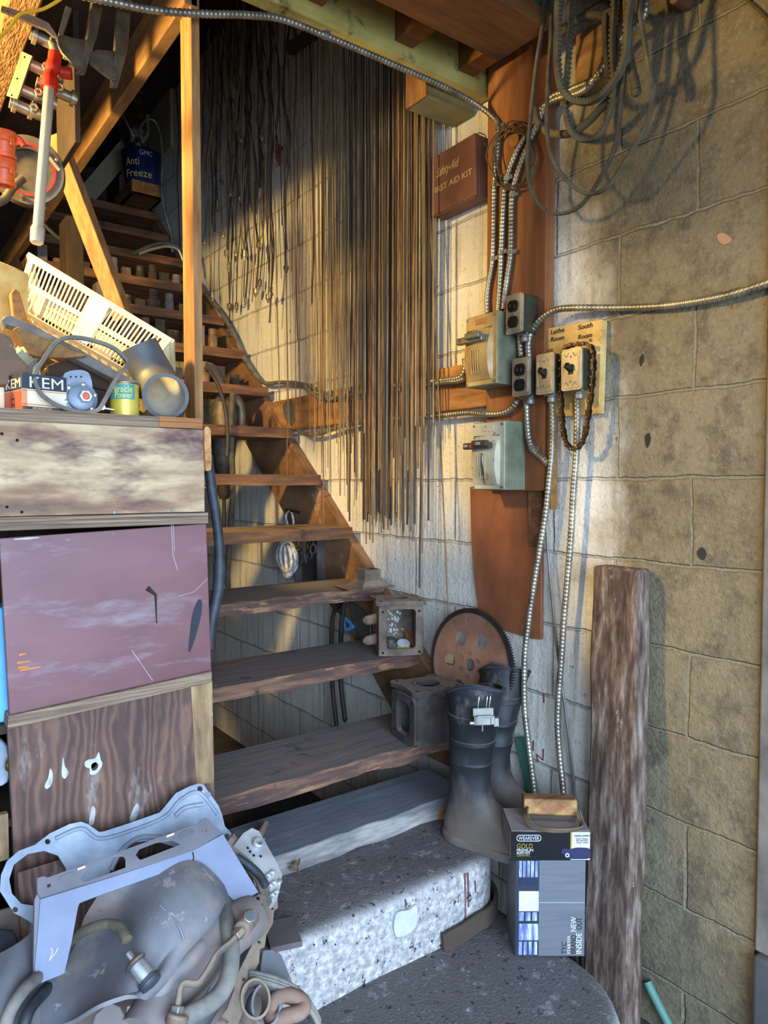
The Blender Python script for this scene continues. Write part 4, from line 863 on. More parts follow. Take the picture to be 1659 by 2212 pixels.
# ------------------------------------------------------------------ old control cables with end fittings, left of the rods
def ctrl_cable(px0, px1, y1, kind, i, X):
    b = PX(px1, y1, X); top = V((X, PX(px0, 60, X).y, 3.69)); pts = []
    s = random.Random(i*13+1)
    for k in range(9):
        t = k/8; p = top.lerp(b, t); p.y += math.sin(t*math.pi*s.uniform(.8, 1.6))*s.uniform(-.05, .05); p.x += math.sin(t*4+i)*.008; pts.append(p)
    pts[-1] = b
    t = thing('control_cable', 'old control cable with a metal end fitting hanging high on the stair wall', 'cable', tuple(b), 'old control cables on the stair wall')
    S = smooth(pts, n=4); mb = MB(); mb.tube(S, s.choice((.0028, .0036, .0046)), 6); obj('cable', mb, s.choice((M_rod3, M_rust, M_wire, M_rod3)), t)
    d = (S[-1]-S[-3]).normalized(); M = frame(b, d.cross(V((1, 0, 0))) if abs(d.x) < .9 else V((0, 1, 0)), V((1, 0, 0)).cross(d.cross(V((1, 0, 0)))))
    q = d.to_track_quat('Z', 'Y').to_matrix().to_4x4(); M = Matrix.Translation(b) @ q
    mb = MB()
    prof = [[(.006, -.03), (.006, -.008), (.011, -.006), (.012, .006), (.008, .008), (.008, .018), (.005, .022)],
            [(.005, -.012), (.013, -.008), (.014, .012), (.009, .018), (.004, .030)],
            [(.005, -.02), (.009, -.016), (.009, .014), (.005, .016), (.005, .03)]][kind % 3]
    mb.lathe(prof, 10, M)
    if kind == 0: mb.box(-.022, .022, -.004, .004, .002, .008, M)
    obj('end_fitting', mb, s.choice((M_clamp, M_darkst, M_clamp)), t)
ends = [(463, 700, 487), (470, 520, 303), (480, 470, 440), (500, 498, 415), (512, 517, 425), (560, 561, 415), (565, 566, 295), (555, 565, 300), (452, 459, 638), (470, 482, 505), (487, 490, 545), (497, 494, 575), (512, 510, 545), (520, 529, 548), (540, 530, 650), (545, 526, 655), (530, 553, 628), (585, 561, 612), (595, 585, 635), (575, 560, 528), (540, 528, 548), (625, 618, 578), (600, 580, 640), (590, 566, 520), (450, 442, 520), (520, 496, 660), (548, 511, 662), (470, 478, 390), (535, 540, 445)]
for i, (a, b, y) in enumerate(ends):
    if i == 0: continue
    ctrl_cable(a+rr.uniform(-6, 6), b, y, i, i, 1.47+.07*rr.random())
# plain cables in the dark upper part
def plain_cable(i, px, y1):
    s = random.Random(i*5+2); X = 1.47+.07*s.random(); b = PX(px+s.uniform(-14, 14), y1, X); top = V((X, PX(px, 60, X).y, 3.69))
    pts = [top.lerp(b, k/6)+V((0, s.uniform(-.025, .025) if 0 < k < 6 else 0, 0)) for k in range(7)]
    mb = MB(); mb.tube(smooth(pts, n=4), s.choice((.0022, .003, .0036)), 6)
    one('plain_cable', mb, s.choice((M_rod3, M_rod3, M_rust)), 'bare dark cable hanging among the control cables on the stair wall', 'cable', 'bare cables on the stair wall')
for i in range(28): plain_cable(i, 378+300*((i*0.618) % 1), rr.uniform(250, 560) if i % 3 else rr.uniform(560, 790))
t = thing('rusty_adjuster', 'rusty red-brown threaded adjuster hanging on cables left of the rods', 'adjuster', tuple(PX(607, 365, 1.5)))
q = Matrix.Translation(PX(600, 318, 1.5)) @ Matrix.Rotation(math.radians(168), 4, 'X')
mb = MB(); mb.lathe([(.020, 0), (.022, .004), (.022, .010), (.012, .014), (.011, .035), (.014, .040), (.010, .05), (.012, .06), (.008, .066), (.004, .085)], 12, q); obj('body', mb, mat('red_rust', ['#4a1d10', '#6e2f1a'], 20), t)
mb = MB(); mb.tube(smooth([V((1.5, PX(575, 60, 1.5).y, 3.2)), PX(585, 200, 1.5), PX(600, 318, 1.5)], n=5), .004, 6); obj('cable', mb, M_rod3, t)
t = thing('dark_spring', 'dark coil spring slung under the header above the rods', 'spring', tuple(PX(650, 100, 1.45)))
a, b = PX(628, 105, 1.47), PX(692, 62, 1.47); ax = (b-a); u = ax.cross(V((0, 0, 1))).normalized(); w_ = ax.normalized().cross(u)
mb = MB(); mb.tube([a+ax*(k/160)+(u*math.cos(k*.7)+w_*math.sin(k*.7))*.022 for k in range(161)], .005, 6); obj('coil', mb, M_rod3, t)
for l in ([(710, 80), (722, 118)], [(728, 78), (733, 130)], [(705, 80), (692, 108)], [(780, 105), (790, 118)]):
    a, b = PX(*l[0], 1.49), PX(*l[1], 1.49); mb = MB(); mb.sweep([a, b], [(-.004, -.001), (.004, -.001), (.004, .001), (-.004, .001)], (1, 0, 0)); one('torn_tape', mb, M_tray, 'pale torn strip dangling under the header among the rods', 'tape', 'torn strips under the header')

# ------------------------------------------------------------------ things on the stair
# upper gear housing
def ear_plate(w, d, r, waist, n=6):
    c = [(-w/2, -d/2), (w/2, -d/2), (w/2, d/2), (-w/2, d/2)]; out = []
    for i in range(4):
        x, y = c[i]; a0 = math.degrees(math.atan2(y, x))
        for k in range(n+1): a = math.radians(a0-70+140*k/n); out.append((x-math.copysign(r*.6, x)+r*math.cos(a), y-math.copysign(r*.6, y)+r*math.sin(a)))
        nx, ny = c[(i+1) % 4]; out.append(((x+nx)/2*waist, (y+ny)/2*waist))
    return out
def rrect(x0, x1, y0, y1, r, n=5):
    o = []
    for cx, cy, a0 in ((x1-r, y0+r, -90), (x1-r, y1-r, 0), (x0+r, y1-r, 90), (x0+r, y0+r, 180)): o += [(cx+r*math.cos(math.radians(a0+90*k/n)), cy+r*math.sin(math.radians(a0+90*k/n))) for k in range(n+1)]
    return o
def housing(name, label, loc, deg, w, d, h, win, mt, lugs):
    M = yawf(loc, deg); t = thing(name, label, 'gear housing', loc)
    th = .012
    mb = MB()
    F = M @ Matrix(((1,0,0,0),(0,0,-1,0),(0,1,0,0),(0,0,0,1)))                # local x, z-up, out to -y
    Lf = M @ Matrix(((0,0,-1,-w/2),(-1,0,0,0),(0,1,0,0),(0,0,0,1)))            # left face: x runs -y, out to -x
    if win == 'front':
        mb.plate(rrect(-w/2, w/2, 0, h, .014), [rrect(-w*.33, w*.33, h*.13, h*.92, .012)], -th, .004, F)
        mb.box(-w/2, -w/2+th, 0, d, 0, h, M)
    else:
        mb.plate(rrect(-w/2, w/2, 0, h, .02), [], -th, 0, F)
        mb.plate(rrect(-d, 0, 0, h*.96, .02), [rrect(-d*.78, -d*.22, h*.16, h*.80, .018)], -th, .005, Lf)
    mb.box(w/2-th, w/2, .004, d, 0.004, h, M); mb.box(-w/2+.006, w/2, d-th, d, 0, h, M); mb.box(-w/2+.008, w/2-.008, .006, d-.004, 0.0, th, M)
    obj('body', mb, mt, t, bevel=.003)
    T = M @ Matrix.Translation((0, d/2, h))
    mb = MB(); mb.plate(ear_plate(w*1.05, d*1.08, w*.12, .93), [circ(0, -d*.06, w*.23, 24)], 0, .014, T); fl = obj('top_flange', mb, mt, t, bevel=.0025)
    mb = MB(); mb.lathe([(w*.29, .014), (w*.29, .0165), (w*.235, .0165), (w*.235, .0135)], 24, T @ Matrix.Translation((0, -d*.06, 0)), closed=True); obj('bore_ring', mb, mt, fl)
    for sx in (-1, 1):
        for sy in (-1, 1):
            mb = MB(); mb.lathe([(.0045, 0), (.0045, .0008)], 10, T @ Matrix.Translation((sx*w*.44, sy*d*.45, .0142))); obj('bolt_hole', mb, M_void, fl)
    if win == 'front':
        for x in (-w*.41, w*.41):
            for z in (h*.07, h*.88): mb = MB(); mb.lathe([(.004, 0), (.004, .0008)], 10, F @ Matrix.Translation((x, z, .0042))); obj('bolt_hole', mb, M_void, t)
        for z in (h*.27, h*.68): mb = MB(); mb.tube([M @ V((-w/2, d*.45, z)), M @ V((-w/2-.034, d*.40, z-.004)), M @ V((-w/2-.046, d*.40, z-.004))], [.019, .016, .006], 10); obj('side_lug', mb, mt, t)
    else:
        for y, z in ((-d*.5, h*.08), (-d*.88, h*.5), (-d*.12, h*.5), (-d*.88, h*.15), (-d*.12, h*.85)): mb = MB(); mb.lathe([(.0035, 0), (.0035, .0008)], 8, Lf @ Matrix.Translation((y, z, .0052))); obj('bolt_hole', mb, M_void, t)
        mb = MB(); mb.box(w*.05, w*.42, -.006, .002, h*.90, h*.985, M); obj('cast_pad', mb, mt, t, bevel=.003)
    return t, M, F
hl = tuple(PZ(866, 1416, TZ[1]+.001)); g1, M, F = housing('gear_housing', 'dusty cast iron gear housing with an open square window, on the higher tread', hl, -27, .150, .135, .168, 'front', M_cast, True)
rp = random.Random(5)
for k in range(46):
    x, z = rp.gauss(.008, .018), .04+abs(rp.gauss(.055, .035))
    if z > .145 or abs(x) > .043: continue
    s = rp.uniform(.002, .006); mb = MB(); mb.plate([(x+s*math.cos(a+rp.uniform(-.5, .5))*rp.uniform(.5, 1), z+s*math.sin(a)*rp.uniform(.6, 1.2)) for a in [2*math.pi*i/6 for i in range(6)]], [], -.1225, -.1212, F)
    obj('paint_flake', mb, M_mint_flake if False else M_whitemark, g1)
t = thing('wire_brush', 'small round wire brush inside the square window of the upper housing', 'wire brush', tuple(M @ V((-.028, .04, .014))))
q = M @ Matrix.Translation((-.028, .04, .0135))
mb = MB(); mb.lathe([(.019, .022), (.019, .034), (.012, .040)], 14, q); obj('hub', mb, M_darkst, t)
for k in range(22):
    a = k*.9; r0 = .006+.012*(k % 3)/2; mb = MB(); mb.tube([(r0*math.cos(a), r0*math.sin(a), .024), (r0*1.15*math.cos(a), r0*1.15*math.sin(a), .0)], .0011, 5, M=q); obj('bristle', mb, M_steel, t)
mb = MB(); mb.plate(curvy([(-.02,-.012),(0,-.016),(.02,-.008),(.022,.004),(.008,.008),(0,.002),(-.012,.012),(-.022,.006)], 3), [circ(.012, -.004, .003, 8)], 0, .006, M @ Matrix.Translation((.014, .03, .0135)) @ Matrix.Rotation(.5, 4, 'X')); one('yellow_clip', mb, M_yel, 'yellow metal clip lying in the window of the upper housing', 'clip', bevel=.001)
mb = MB(); mb.lathe([(.0, 0), (.022, .001), (.024, .012), (.021, .016)], 16, M @ Matrix.Translation((.022, .075, .0135)) @ Matrix.Rotation(.4, 4, 'X')); one('clear_cap', mb, M_white, 'pale round cap at the bottom of the upper housing window', 'cap')
hl2 = tuple(PZ(952, 1606, TZ[0]+.001)); g2, M, F = housing('gear_housing', 'dark cast iron gear housing with a side window, on the lowest wooden tread', (hl2[0]-.008, hl2[1]+.0, hl2[2]), -8, .158, .138, .152, 'left', M_castd, False)

# sheet metal collar on the third tread
c = PZ(790, 1268, TZ[2]+.001); M = yawf(c, -4); t = thing('sheet_metal_collar', 'dusty sheet metal collar with a square neck, on the tread above the housings', 'flange', tuple(c))
mb = MB(); mb.plate([(-.10, -.06), (.095, -.052), (.10, .085), (-.085, .08)], [rrect(-.012, .058, -.012, .055, .004)], 0, .0035, M); obj('base_plate', mb, M_cast, t, bevel=.001)
mb = MB(); mb.loft([[M @ V((x, y, z)) for x, y in ((-s+.022, -s+.02), (s+.022, -s+.02), (s+.022, s+.02), (-s+.022, s+.02))] for s, z in ((.058, .003), (.036, .022), (.034, .024))], cap0=False, cap1=False); mb.loft([[M @ V((x, y, z)) for x, y in ((-s+.022, -s+.02), (s+.022, -s+.02), (s+.022, s+.02), (-s+.022, s+.02))] for s, z in ((.034, .024), (.033, .062), (.029, .062), (.029, .024))], cap0=False, cap1=False); obj('square_neck', mb, M_cast, t)

# flexplate
c = PX(1016, 1436, 1.485); M = planef(c, (-1, -.06, .10))
t = thing('flexplate', 'rust-brown toothed flexplate leaning on the wall behind the boots', 'gear plate', tuple(c-V((0, 0, .168))))
holes = [circ(0, 0, .019, 24)]
for k in range(6): a = math.radians(62+60*k); holes.append(circ(.086*math.cos(a), .086*math.sin(a), .0225, 20))
for k in range(6): a = math.radians(30+60*k); holes.append(circ(.037*math.cos(a), .037*math.sin(a), .0055, 10))
for a in (100, 130, 8, 250, 310): a = math.radians(a); holes.append(circ(.138*math.cos(a), .138*math.sin(a), .005, 10))
mb = MB(); mb.plate(circ(0, 0, .159, 64), holes, -.0015, .0015, M); obj('disc', mb, M_flex, t)
mb = MB(); outl = []
for k in range(132):
    for rr_, f in ((.165, 0), (.1715, .22), (.1715, .5), (.165, .72)): a = 2*math.pi*(k+f)/132; outl.append((rr_*math.cos(a), rr_*math.sin(a)))
mb.plate(outl, [circ(0, 0, .157, 64)], -.006, .006, M); obj('ring_gear', mb, M_teeth, t, flat=True)
mb = MB(); mb.lathe([(.048, .0012), (.048, .003), (.046, .003)], 32, M); obj('hub_ring', mb, M_flex, t) if False else None
for k in range(6): a = math.radians(30+60*k); mb = MB(); mb.lathe([(.009, .0014), (.008, .0026), (.0056, .0026)], 14, M @ Matrix.Translation((.037*math.cos(a), .037*math.sin(a), 0))); obj('bolt_boss', mb, M_cast, t)

# ------------------------------------------------------------------ boots
def boot(loc, deg, label, lean=(0, 0), hs=1.0):
    M = yawf(loc, deg); t = thing('rubber_boot', label, 'boot', loc, 'pair of rubber boots')
    n = 36
    prof = [(0.0, .062, .142, .049), (.012, .062, .146, .052), (.022, .062, .145, .052), (.024, .062, .140, .048), (.040, .059, .138, .048), (.058, .050, .126, .049), (.076, .036, .106, .049), (.094, .020, .086, .048), (.115, .006, .069, .047), (.14, -.002, .060, .047), (.18, -.004, .057, .048), (.215, -.003, .060, .051), (.217, -.003, .062, .053), (.222, -.003, .062, .053), (.224, -.003, .060, .051), (.27, 0, .063, .056), (.272, 0, .0655, .0585), (.280, 0, .0655, .0585), (.282, 0, .063, .056), (.33, .002, .069, .061), (.332, .002, .072, .064), (.345, .002, .072, .064), (.347, .002, .069, .061), (.395, .004, .076, .064), (.40, .004, .079, .067), (.412, .004, .080, .068)]
    def ring(z, cx, a, b, off=0):
        out = []
        for k in range(n):
            th = 2*math.pi*k/n; c, s = math.cos(th), math.sin(th)
            e = 2.0 if z > .1 else 2.5
            x = cx+(a-off)*math.copysign(abs(c)**(2/e), c); y = (b-off)*math.copysign(abs(s)**(2/e), s)
            if z < .09 and c > 0: y *= (1+.10*(1-z/.09)*math.sin(math.pi*min(1, c)))
            if z < .024 and -.5 < c < .15: y *= .90
            zz = z*hs
            if z > .38: zz += .022*math.cos(th*1.0+.6)*(z-.38)/.03-.010*math.cos(2*th)*(z-.38)/.03
            sh = max(0, z-.10)
            out.append(M @ V((x+lean[0]*sh*sh*2.2, y+lean[1]*sh*sh*2.2, zz)))
        return out
    i1 = [i for i, p in enumerate(prof) if p[0] == .024][0]
    mb = MB(); mb.loft([ring(*p) for p in prof[:i1+1]], cap1=True); obj('sole', mb, M_boot, t, ang=35)
    mb = MB(); outer = [ring(*p) for p in prof[i1:]]; inner = [ring(*p, off=.0045) for p in reversed(prof[9:])]
    mb.loft(outer+inner, cap0=True, cap1=True); obj('boot_shaft', mb, M_boot, t, ang=50)
    mb = MB(); P = ring(.408, .004, .0805, .0685); mb.tube(P, .0042, 8, closed=True); obj('top_rim', mb, M_hose, t)
    return t, M
b1 = PZ(1030, 1800, .377); bt1, BM = boot((1.315, 1.385, .376), -70, 'front black rubber boot with a mud-coated foot on the upper concrete step', (.02, .02), 1.03)
bt2, BM2 = boot((1.462, 1.455, .376), -82, 'rear black rubber boot leaning on the wall behind the other boot', (-.05, .35), 1.03)
# carburettor latch hung from the boot top
c = PN(1043, 1545, V((1.305, 1.30, .74)), V((-.55, -.83, 0))); M = planef(c, (-.50, -.86, .1)); t = thing('wire_hung_latch', 'small galvanised latch hung by wires on the front boot', 'latch', tuple(c-V((0, 0, .025))))
mb = MB(); mb.box(-.028, .028, -.002, .020, -.003, .006, M); mb.box(-.026, .030, -.024, .0, -.003, .010, M); obj('case', mb, M_galv, t, bevel=.002)
mb = MB(); mb.box(-.018, .020, -.004, .002, .008, .014, M); mb.box(-.022, -.016, -.022, .0, .008, .013, M); mb.box(.018, .024, -.022, .0, .008, .013, M); obj('slot_frame', mb, M_galv, t, bevel=.001)
mb = MB(); mb.box(.028, .042, -.030, -.008, .0, .003, M); obj('side_tab', mb, M_galv, t, bevel=.001)
mb = MB(); mb.tube([(-.036, -.018, .004), (-.020, -.018, .004)], .005, 10, M=M); mb.tube([(-.003, -.020, .006), (-.003, -.040, .004)], .002, 6, M=M); obj('pin', mb, M_steel, t)
for x in (-.014, .008, .016):
    mb = MB(); mb.tube(smooth([M @ V(q) for q in ((x, .016, .004), (x+.001, .034, .007), (x+.004, .050, .006), (x+.010, .056, -.010))], n=5), .0014, 6); obj('hook_wire', mb, M_steel, t)

# ------------------------------------------------------------------ cartons by the wall
yaw0 = -36.4
def carton_frame(px, py, z): return yawf(PZ(px, py, z), yaw0)
M = carton_frame(1188, 2066, .201); S = PZ(1188, 2066, .2); k = (S-CAM).dot(FW)/FOC
w = 150*k; h = 214*k; d = .125
st = thing('starter_carton', 'grey starter motor carton printed with blue machinery, standing on the lower step', 'box', tuple(S))
mb = MB(); mb.box(-w/2, w/2, 0, d, 0, h, M); bx = obj('carton', mb, M_greycard, st, bevel=.002)
Fr = M @ Matrix(((1,0,0,0),(0,0,-1,0),(0,1,0,0),(0,0,0,1)))
sw = w*.335
mb = MB(); mb.box(-w/2+.0005, -w/2+sw, -.0006, .0, 0.001, h-.001, M); art = obj('printed_panel', mb, M_navyart if False else M_navy, st)
ra = random.Random(9)
for y0, y1, nn, mm in ((.82, .985, 5, M_blueprint), (.735, .80, 3, M_bluepad), (.47, .675, 1, M_white), (.37, .46, 3, M_blueprint), (.17, .34, 1, M_blueprint), (.02, .155, 4, M_blueprint)):
    for j in range(nn):
        a = -w/2+sw*(.12+.86*j/nn)+.001; bq = -w/2+sw*(.12+.86*(j+.78)/nn) if nn > 1 else -w/2+sw*.985
        mb = MB(); mb.box(a, bq, -.0011, -.0004, h*y0, h*y1, M); obj('printed_shape', mb, mm, art)
def vtext(par, s, x, y, size, m, wd): text(par, s, size, Fr @ Matrix.Translation((x, y, .0003)) @ Matrix.Rotation(math.pi/2, 4, 'Z'), m, w=wd)
vtext(bx, 'TYC', w*.235, h*.025, .017, M_ink, .030); vtext(bx, 'STARTER', w*.292, h*.025, .011, M_white, .046)
vtext(bx, 'BRAND', w*.372, h*.025, .020, M_ink, .046); vtext(bx, 'NEW', w*.372, h*.255, .020, M_white, .036); vtext(bx, 'INSIDE', w*.452, h*.025, .020, M_white, .052); vtext(bx, 'OUT', w*.452, h*.275, .020, M_ink, .030)
mb = MB(); mb.box(-w/2+sw, w/2-.001, -.0008, 0, h*.555, h*.558, M); obj('crease', mb, M_white, bx)
mb = MB(); mb.box(-w/2-.002, w/2-.004, -.0005, d, h, h+.0018, M); obj('top_flap', mb, M_cardtop, st)
ztop = .201+h+.0022
M2 = yawf(S+V((0, 0, ztop-.2))-RT*.004-V((FW.x, FW.y, 0))*.012, yaw0); w2 = 171*k*.985; h2 = 64*k; d2 = .120
bp_ = thing('brake_pad_carton', 'black and gold brake pad carton with a dusty top, on the starter carton', 'box', tuple(M2 @ V((0, 0, 0))))
mb = MB(); mb.box(-w2/2, w2/2, 0, d2, 0, h2, M2); bc = obj('carton', mb, M_blackcard, bp_, bevel=.0015)
F2 = M2 @ Matrix(((1,0,0,0),(0,0,-1,0),(0,1,0,0),(0,0,0,1)))
mb = MB(); mb.box(-w2/2+.0005, w2/2-.0005, .001, d2-.001, h2, h2+.0012, M2); obj('top_flap', mb, M_cardtop, bp_)
mb = MB(); mb.box(-w2/2-.0008, -w2/2, .004, d2-.004, .004, h2-.004, M2); obj('side_panel', mb, M_cardtop, bp_)
def bt2_(s, x, y, size, m, wd): text(bc, s, size, F2 @ Matrix.Translation((x, y, .0003)), m, w=wd)
mb = MB(); mb.plate(rrect(-w2*.43, -w2*.12, h2*.66, h2*.88, .007), [rrect(-w2*.423, -w2*.127, h2*.68, h2*.86, .006)], 0, .0008, F2); obj('logo_frame', mb, M_white, bc)
bt2_('WEAREVER', -w2*.405, h2*.71, .0125, M_white, w2*.26); bt2_('GOLD', -w2*.43, h2*.42, .017, M_gold, w2*.20); bt2_('PREMIUM', -w2*.43, h2*.305, .0105, M_white, w2*.205); bt2_('BRAKE PADS', -w2*.43, h2*.235, .007, M_white, w2*.165); bt2_('CERAMIC', -w2*.43, h2*.15, .008, M_gold, w2*.17)
mb = MB(); mb.box(w2*.27, w2*.5-.0006, -.0006, 0, .002, h2-.002, M2); wp = obj('white_panel', mb, M_white, bc)
mb = MB(); mb.box(w2*.25, w2*.27, -.0007, 0, .002, h2-.002, M2); obj('gold_stripe', mb, M_gold, bc)
text(wp, 'ORIGINAL EQUIPMENT', .0065, F2 @ Matrix.Translation((w2*.30, h2*.82, .0008)), M_ink, w=w2*.195)
for i, s in enumerate(('Superior stopping', 'Ultra quiet braking', 'Cleaner wheels')): text(wp, s, .0048, F2 @ Matrix.Translation((w2*.32, h2*(.73-.065*i), .0008)), M_ink, w=w2*.15)
mb = MB(); mb.plate(curvy([(w2*.13, h2*.28), (w2*.16, h2*.42), (w2*.24, h2*.40), (w2*.32, h2*.45), (w2*.42, h2*.45), (w2*.495, h2*.40), (w2*.495, h2*.10), (w2*.36, h2*.06), (w2*.24, h2*.08), (w2*.20, h2*.20)], 3), [], .0006, .0016, F2); pd = obj('printed_pad', mb, M_bluepad, bc)
mb = MB(); mb.plate(circ(w2*.21, h2*.20, .0052, 14), [circ(w2*.21, h2*.20, .0028, 10)], .0016, .0024, F2); obj('printed_ring', mb, M_white, pd)
# brush block on top
c = M2 @ V((.012, .046, h2+.0145)); M3 = Matrix.Translation(c) @ Matrix.Rotation(math.radians(yaw0-4), 4, 'Z') @ Matrix.Rotation(math.radians(-8), 4, 'X')
bb = thing('sanding_block', 'worn wooden block stamped with upside-down red capitals, lying on the brake pad carton', 'wood block', tuple(c))
mb = MB(); mb.box(-.066, .064, 0, .052, .002, .040, M3); obj('block', mb, W_block, bb, bevel=.004)
mb = MB(); mb.box(-.058, .062, .002, .050, -.0105, .002, M3); obj('felt_pad', mb, M_grbrown, bb, bevel=.002)
F3 = M3 @ Matrix(((1,0,0,0),(0,0,-1,0),(0,1,0,0),(0,0,0,1)))
text(bb, 'MICHIGAN', .014, F3 @ Matrix.Translation((.034, .024, .0002)) @ Matrix.Rotation(math.pi, 4, 'Z'), M_redp, w=.060)
P = [M2 @ V(q) for q in ((-.052, .05, h2+.03), (-.058, .026, h2+.022), (-.045, .006, h2+.006), (-.01, -.008, h2+.004), (.03, -.010, h2+.004), (.065, -.003, h2+.006), (.074, .016, h2+.012), (.070, .03, h2+.03))]
t = thing('lead_wire', 'brown lead wire looped round the wooden block on the brake pad carton', 'wire', tuple(P[3]))
for k in range(3): mb = MB(); mb.tube(smooth([p+V((0.002*k, -.003*k, .0035*k)) for p in P], n=6), .0028, 8); obj('strand', mb, M_wire, t)
# brown strip bent round the step corner
mb = MB(); P = []
for k in range(9): a = math.radians(-95+100*k/8); P.append(V((1.26+.125*math.cos(a), 1.41+.125*math.sin(a), .218)))
P = [V((1.13, 1.288, .206)), V((1.2, 1.284, .212))]+P; mb.sweep(P, [(-.006, -.015), (.006, -.015), (.006, .034), (-.006, .034)], (0, 0, 1)); one('mud_flap_strip', mb, M_grbrown, 'brown bent strip at the rounded corner between the two concrete steps', 'strip', bevel=.003, ang=60)

# ------------------------------------------------------------------ under and behind the stair
t = thing('rope_hank', 'silvery white rope hank hanging behind the treads', 'rope', tuple(PX(628, 1245, 1.50)))
for k in range(15):
    cx = 620+4*math.sin(k*2.2); pts = []
    top = [(624, 1116), (634, 1170)][k % 2]
    for i in range(14):
        a = 2*math.pi*i/14; tw = .35*math.sin(k); pts.append(PX(cx+(3+k*1.25)*math.cos(a)+7*math.sin(a*1.0+tw)*.5, 1204+(42-(k % 5)*4)*math.sin(a), 1.47+.008*(k % 4)+.012*math.cos(a+k)))
    mb = MB(); mb.tube(smooth(pts, n=4, closed=True), .0072, 8, closed=True); obj('loop', mb, M_rope, t)
mb = MB(); mb.tube(smooth([PX(a, b, 1.49) for a, b in [(636, 1165), (622, 1135), (618, 1112), (628, 1105), (634, 1130), (630, 1170)]], n=5), .005, 8); obj('tie', mb, M_rope, t)
mb = MB(); mb.tube([PX(612, 1100, 1.54), PX(632, 1104, 1.48), PX(650, 1108, 1.48)], .005, 8); one('rope_pin', mb, M_rod3, 'dark pin carrying the rope hank on the wall', 'peg')
M = wallf(1.49, 0, 0); mb = MB(); q = flat2(M, [(640, 1150), (690, 1150), (690, 1262), (640, 1266)]); mb.plate(q, [], -.03, -.024, M); x0 = min(a for a, b in q); x1 = max(a for a, b in q); z0 = min(b for a, b in q); z1 = max(b for a, b in q)
mb.box(x0, x0+.01, z0, z1, -.024, .01, M); mb.box(x1-.01, x1, z0, z1, -.024, .01, M); one('steel_channel', mb, M_castd, 'dark steel channel hanging beside the rope behind the treads', 'channel', bevel=.002)
t = thing('link_chain', 'rusty link chain draped over the steel channel', 'chain', tuple(PX(655, 1215, 1.48)))
for i, (a, b) in enumerate([(648, 1168), (646, 1184), (655, 1198), (652, 1213), (672, 1170), (676, 1186), (668, 1200), (660, 1206)]):
    c = PX(a, b, 1.468); mb = MB(); R = Matrix.Translation(c) @ Matrix.Rotation(i*1.3, 4, 'X') @ Matrix.Rotation(.7*(i % 2), 4, 'Z')
    mb.tube([R @ V((0 if True else 0, .012*math.cos(u), .020*math.sin(u))) for u in [2*math.pi*j/16 for j in range(16)]], .0045, 8, closed=True); obj('link', mb, M_castd, t)
cordp = lambda l, X: [PX(a, b, X) for a, b in l]
def bar(pts, r, m, label, name, cat, grp=None): mb = MB(); mb.tube(smooth(pts, n=6), r, 10); return one(name, mb, m, label, cat, grp)
bar(cordp([(738, 1300), (722, 1320), (716, 1370), (718, 1480), (724, 1540), (728, 1580)], 1.50), .0085, M_rod3, 'long black bent rod hanging behind the third tread, the left one', 'hooked_bar', 'bar')
bar(cordp([(716, 1302), (730, 1318), (742, 1312), (746, 1296), (740, 1330), (736, 1390), (736, 1470), (744, 1545), (746, 1556)], 1.485), .0095, M_rod3, 'long black hooked rod hanging behind the third tread, the right one', 'hooked_bar', 'bar')
M = wallf(1.50, 0, 0); mb = MB(); mb.plate(curvy(flat2(M, [(742, 1330), (752, 1335), (764, 1350), (765, 1358), (752, 1362), (744, 1356), (740, 1342)]), 3), [curvy(flat2(M, [(747, 1340), (756, 1346), (758, 1353), (750, 1354), (746, 1348)]), 3)], 0, .008, M); one('blue_clip', mb, M_blue, 'light blue plastic hook behind the third tread', 'hook', bevel=.001)
mb = MB(); mb.plate(curvy(flat2(M, [(756, 1302), (790, 1330), (800, 1360), (798, 1440), (775, 1430), (770, 1370), (758, 1330)]), 3), [], -.03, 0, M); one('grey_bracket', mb, M_galv, 'dull grey metal bracket behind the upper gear housing', 'bracket', bevel=.003)
# tools in the dark behind the cabinet corner
t = thing('hanging_drill', 'dark power drill hanging chuck downwards behind the treads', 'drill', tuple(PY(483, 1130, 2.95)))
y = 2.95; c = lambda a, b: PY(a, b, y)
mb = MB(); mb.tube([c(484, 870), c(484, 905), c(484, 960), c(484, 1000), c(484, 1035)], [.05, .058, .055, .045, .035], 14); obj('motor_body', mb, M_darkst, t)
mb = MB(); mb.tube([c(484, 1035), c(484, 1062), c(484, 1078)], [.030, .032, .020], 14); obj('chuck', mb, M_rod3, t)
mb = MB(); mb.tube([c(484, 1075), c(484, 1140)], .009, 8); obj('drill_bit', mb, M_rod3, t)
mb = MB(); mb.tube(smooth([c(486, 880), c(505, 860), c(520, 880), c(520, 930)], n=5), .022, 10); obj('handle', mb, M_darkst, t)
bar([PY(a, b, 2.8) for a, b in [(503, 850), (500, 900), (500, 960), (503, 1050), (498, 1140), (492, 1240), (495, 1300)]], .012, M_belt, 'ribbed dark hose hanging behind the treads near the cabinet', 'dark_hose', 'hose')
bar([PY(a, b, 2.7) for a, b in [(452, 800), (470, 830), (486, 880), (492, 940), (490, 985)]], .008, M_rod3, 'thin black cable behind the treads near the cabinet', 'plain_lead', 'cable')
bar([PY(a, b, 3.0) for a, b in [(446, 792), (462, 800), (478, 835), (470, 880), (462, 950)]], .022, M_castd, 'fat brown hose curling behind the upper treads', 'brown_hose', 'hose')
mb = MB(); mb.box(0.64, 0.70, 2.86, 2.98, 0.9, 2.35, ); one('back_plank', mb, W_dark, 'dark plank standing behind the stair left of the drill', 'plank', bevel=.003)
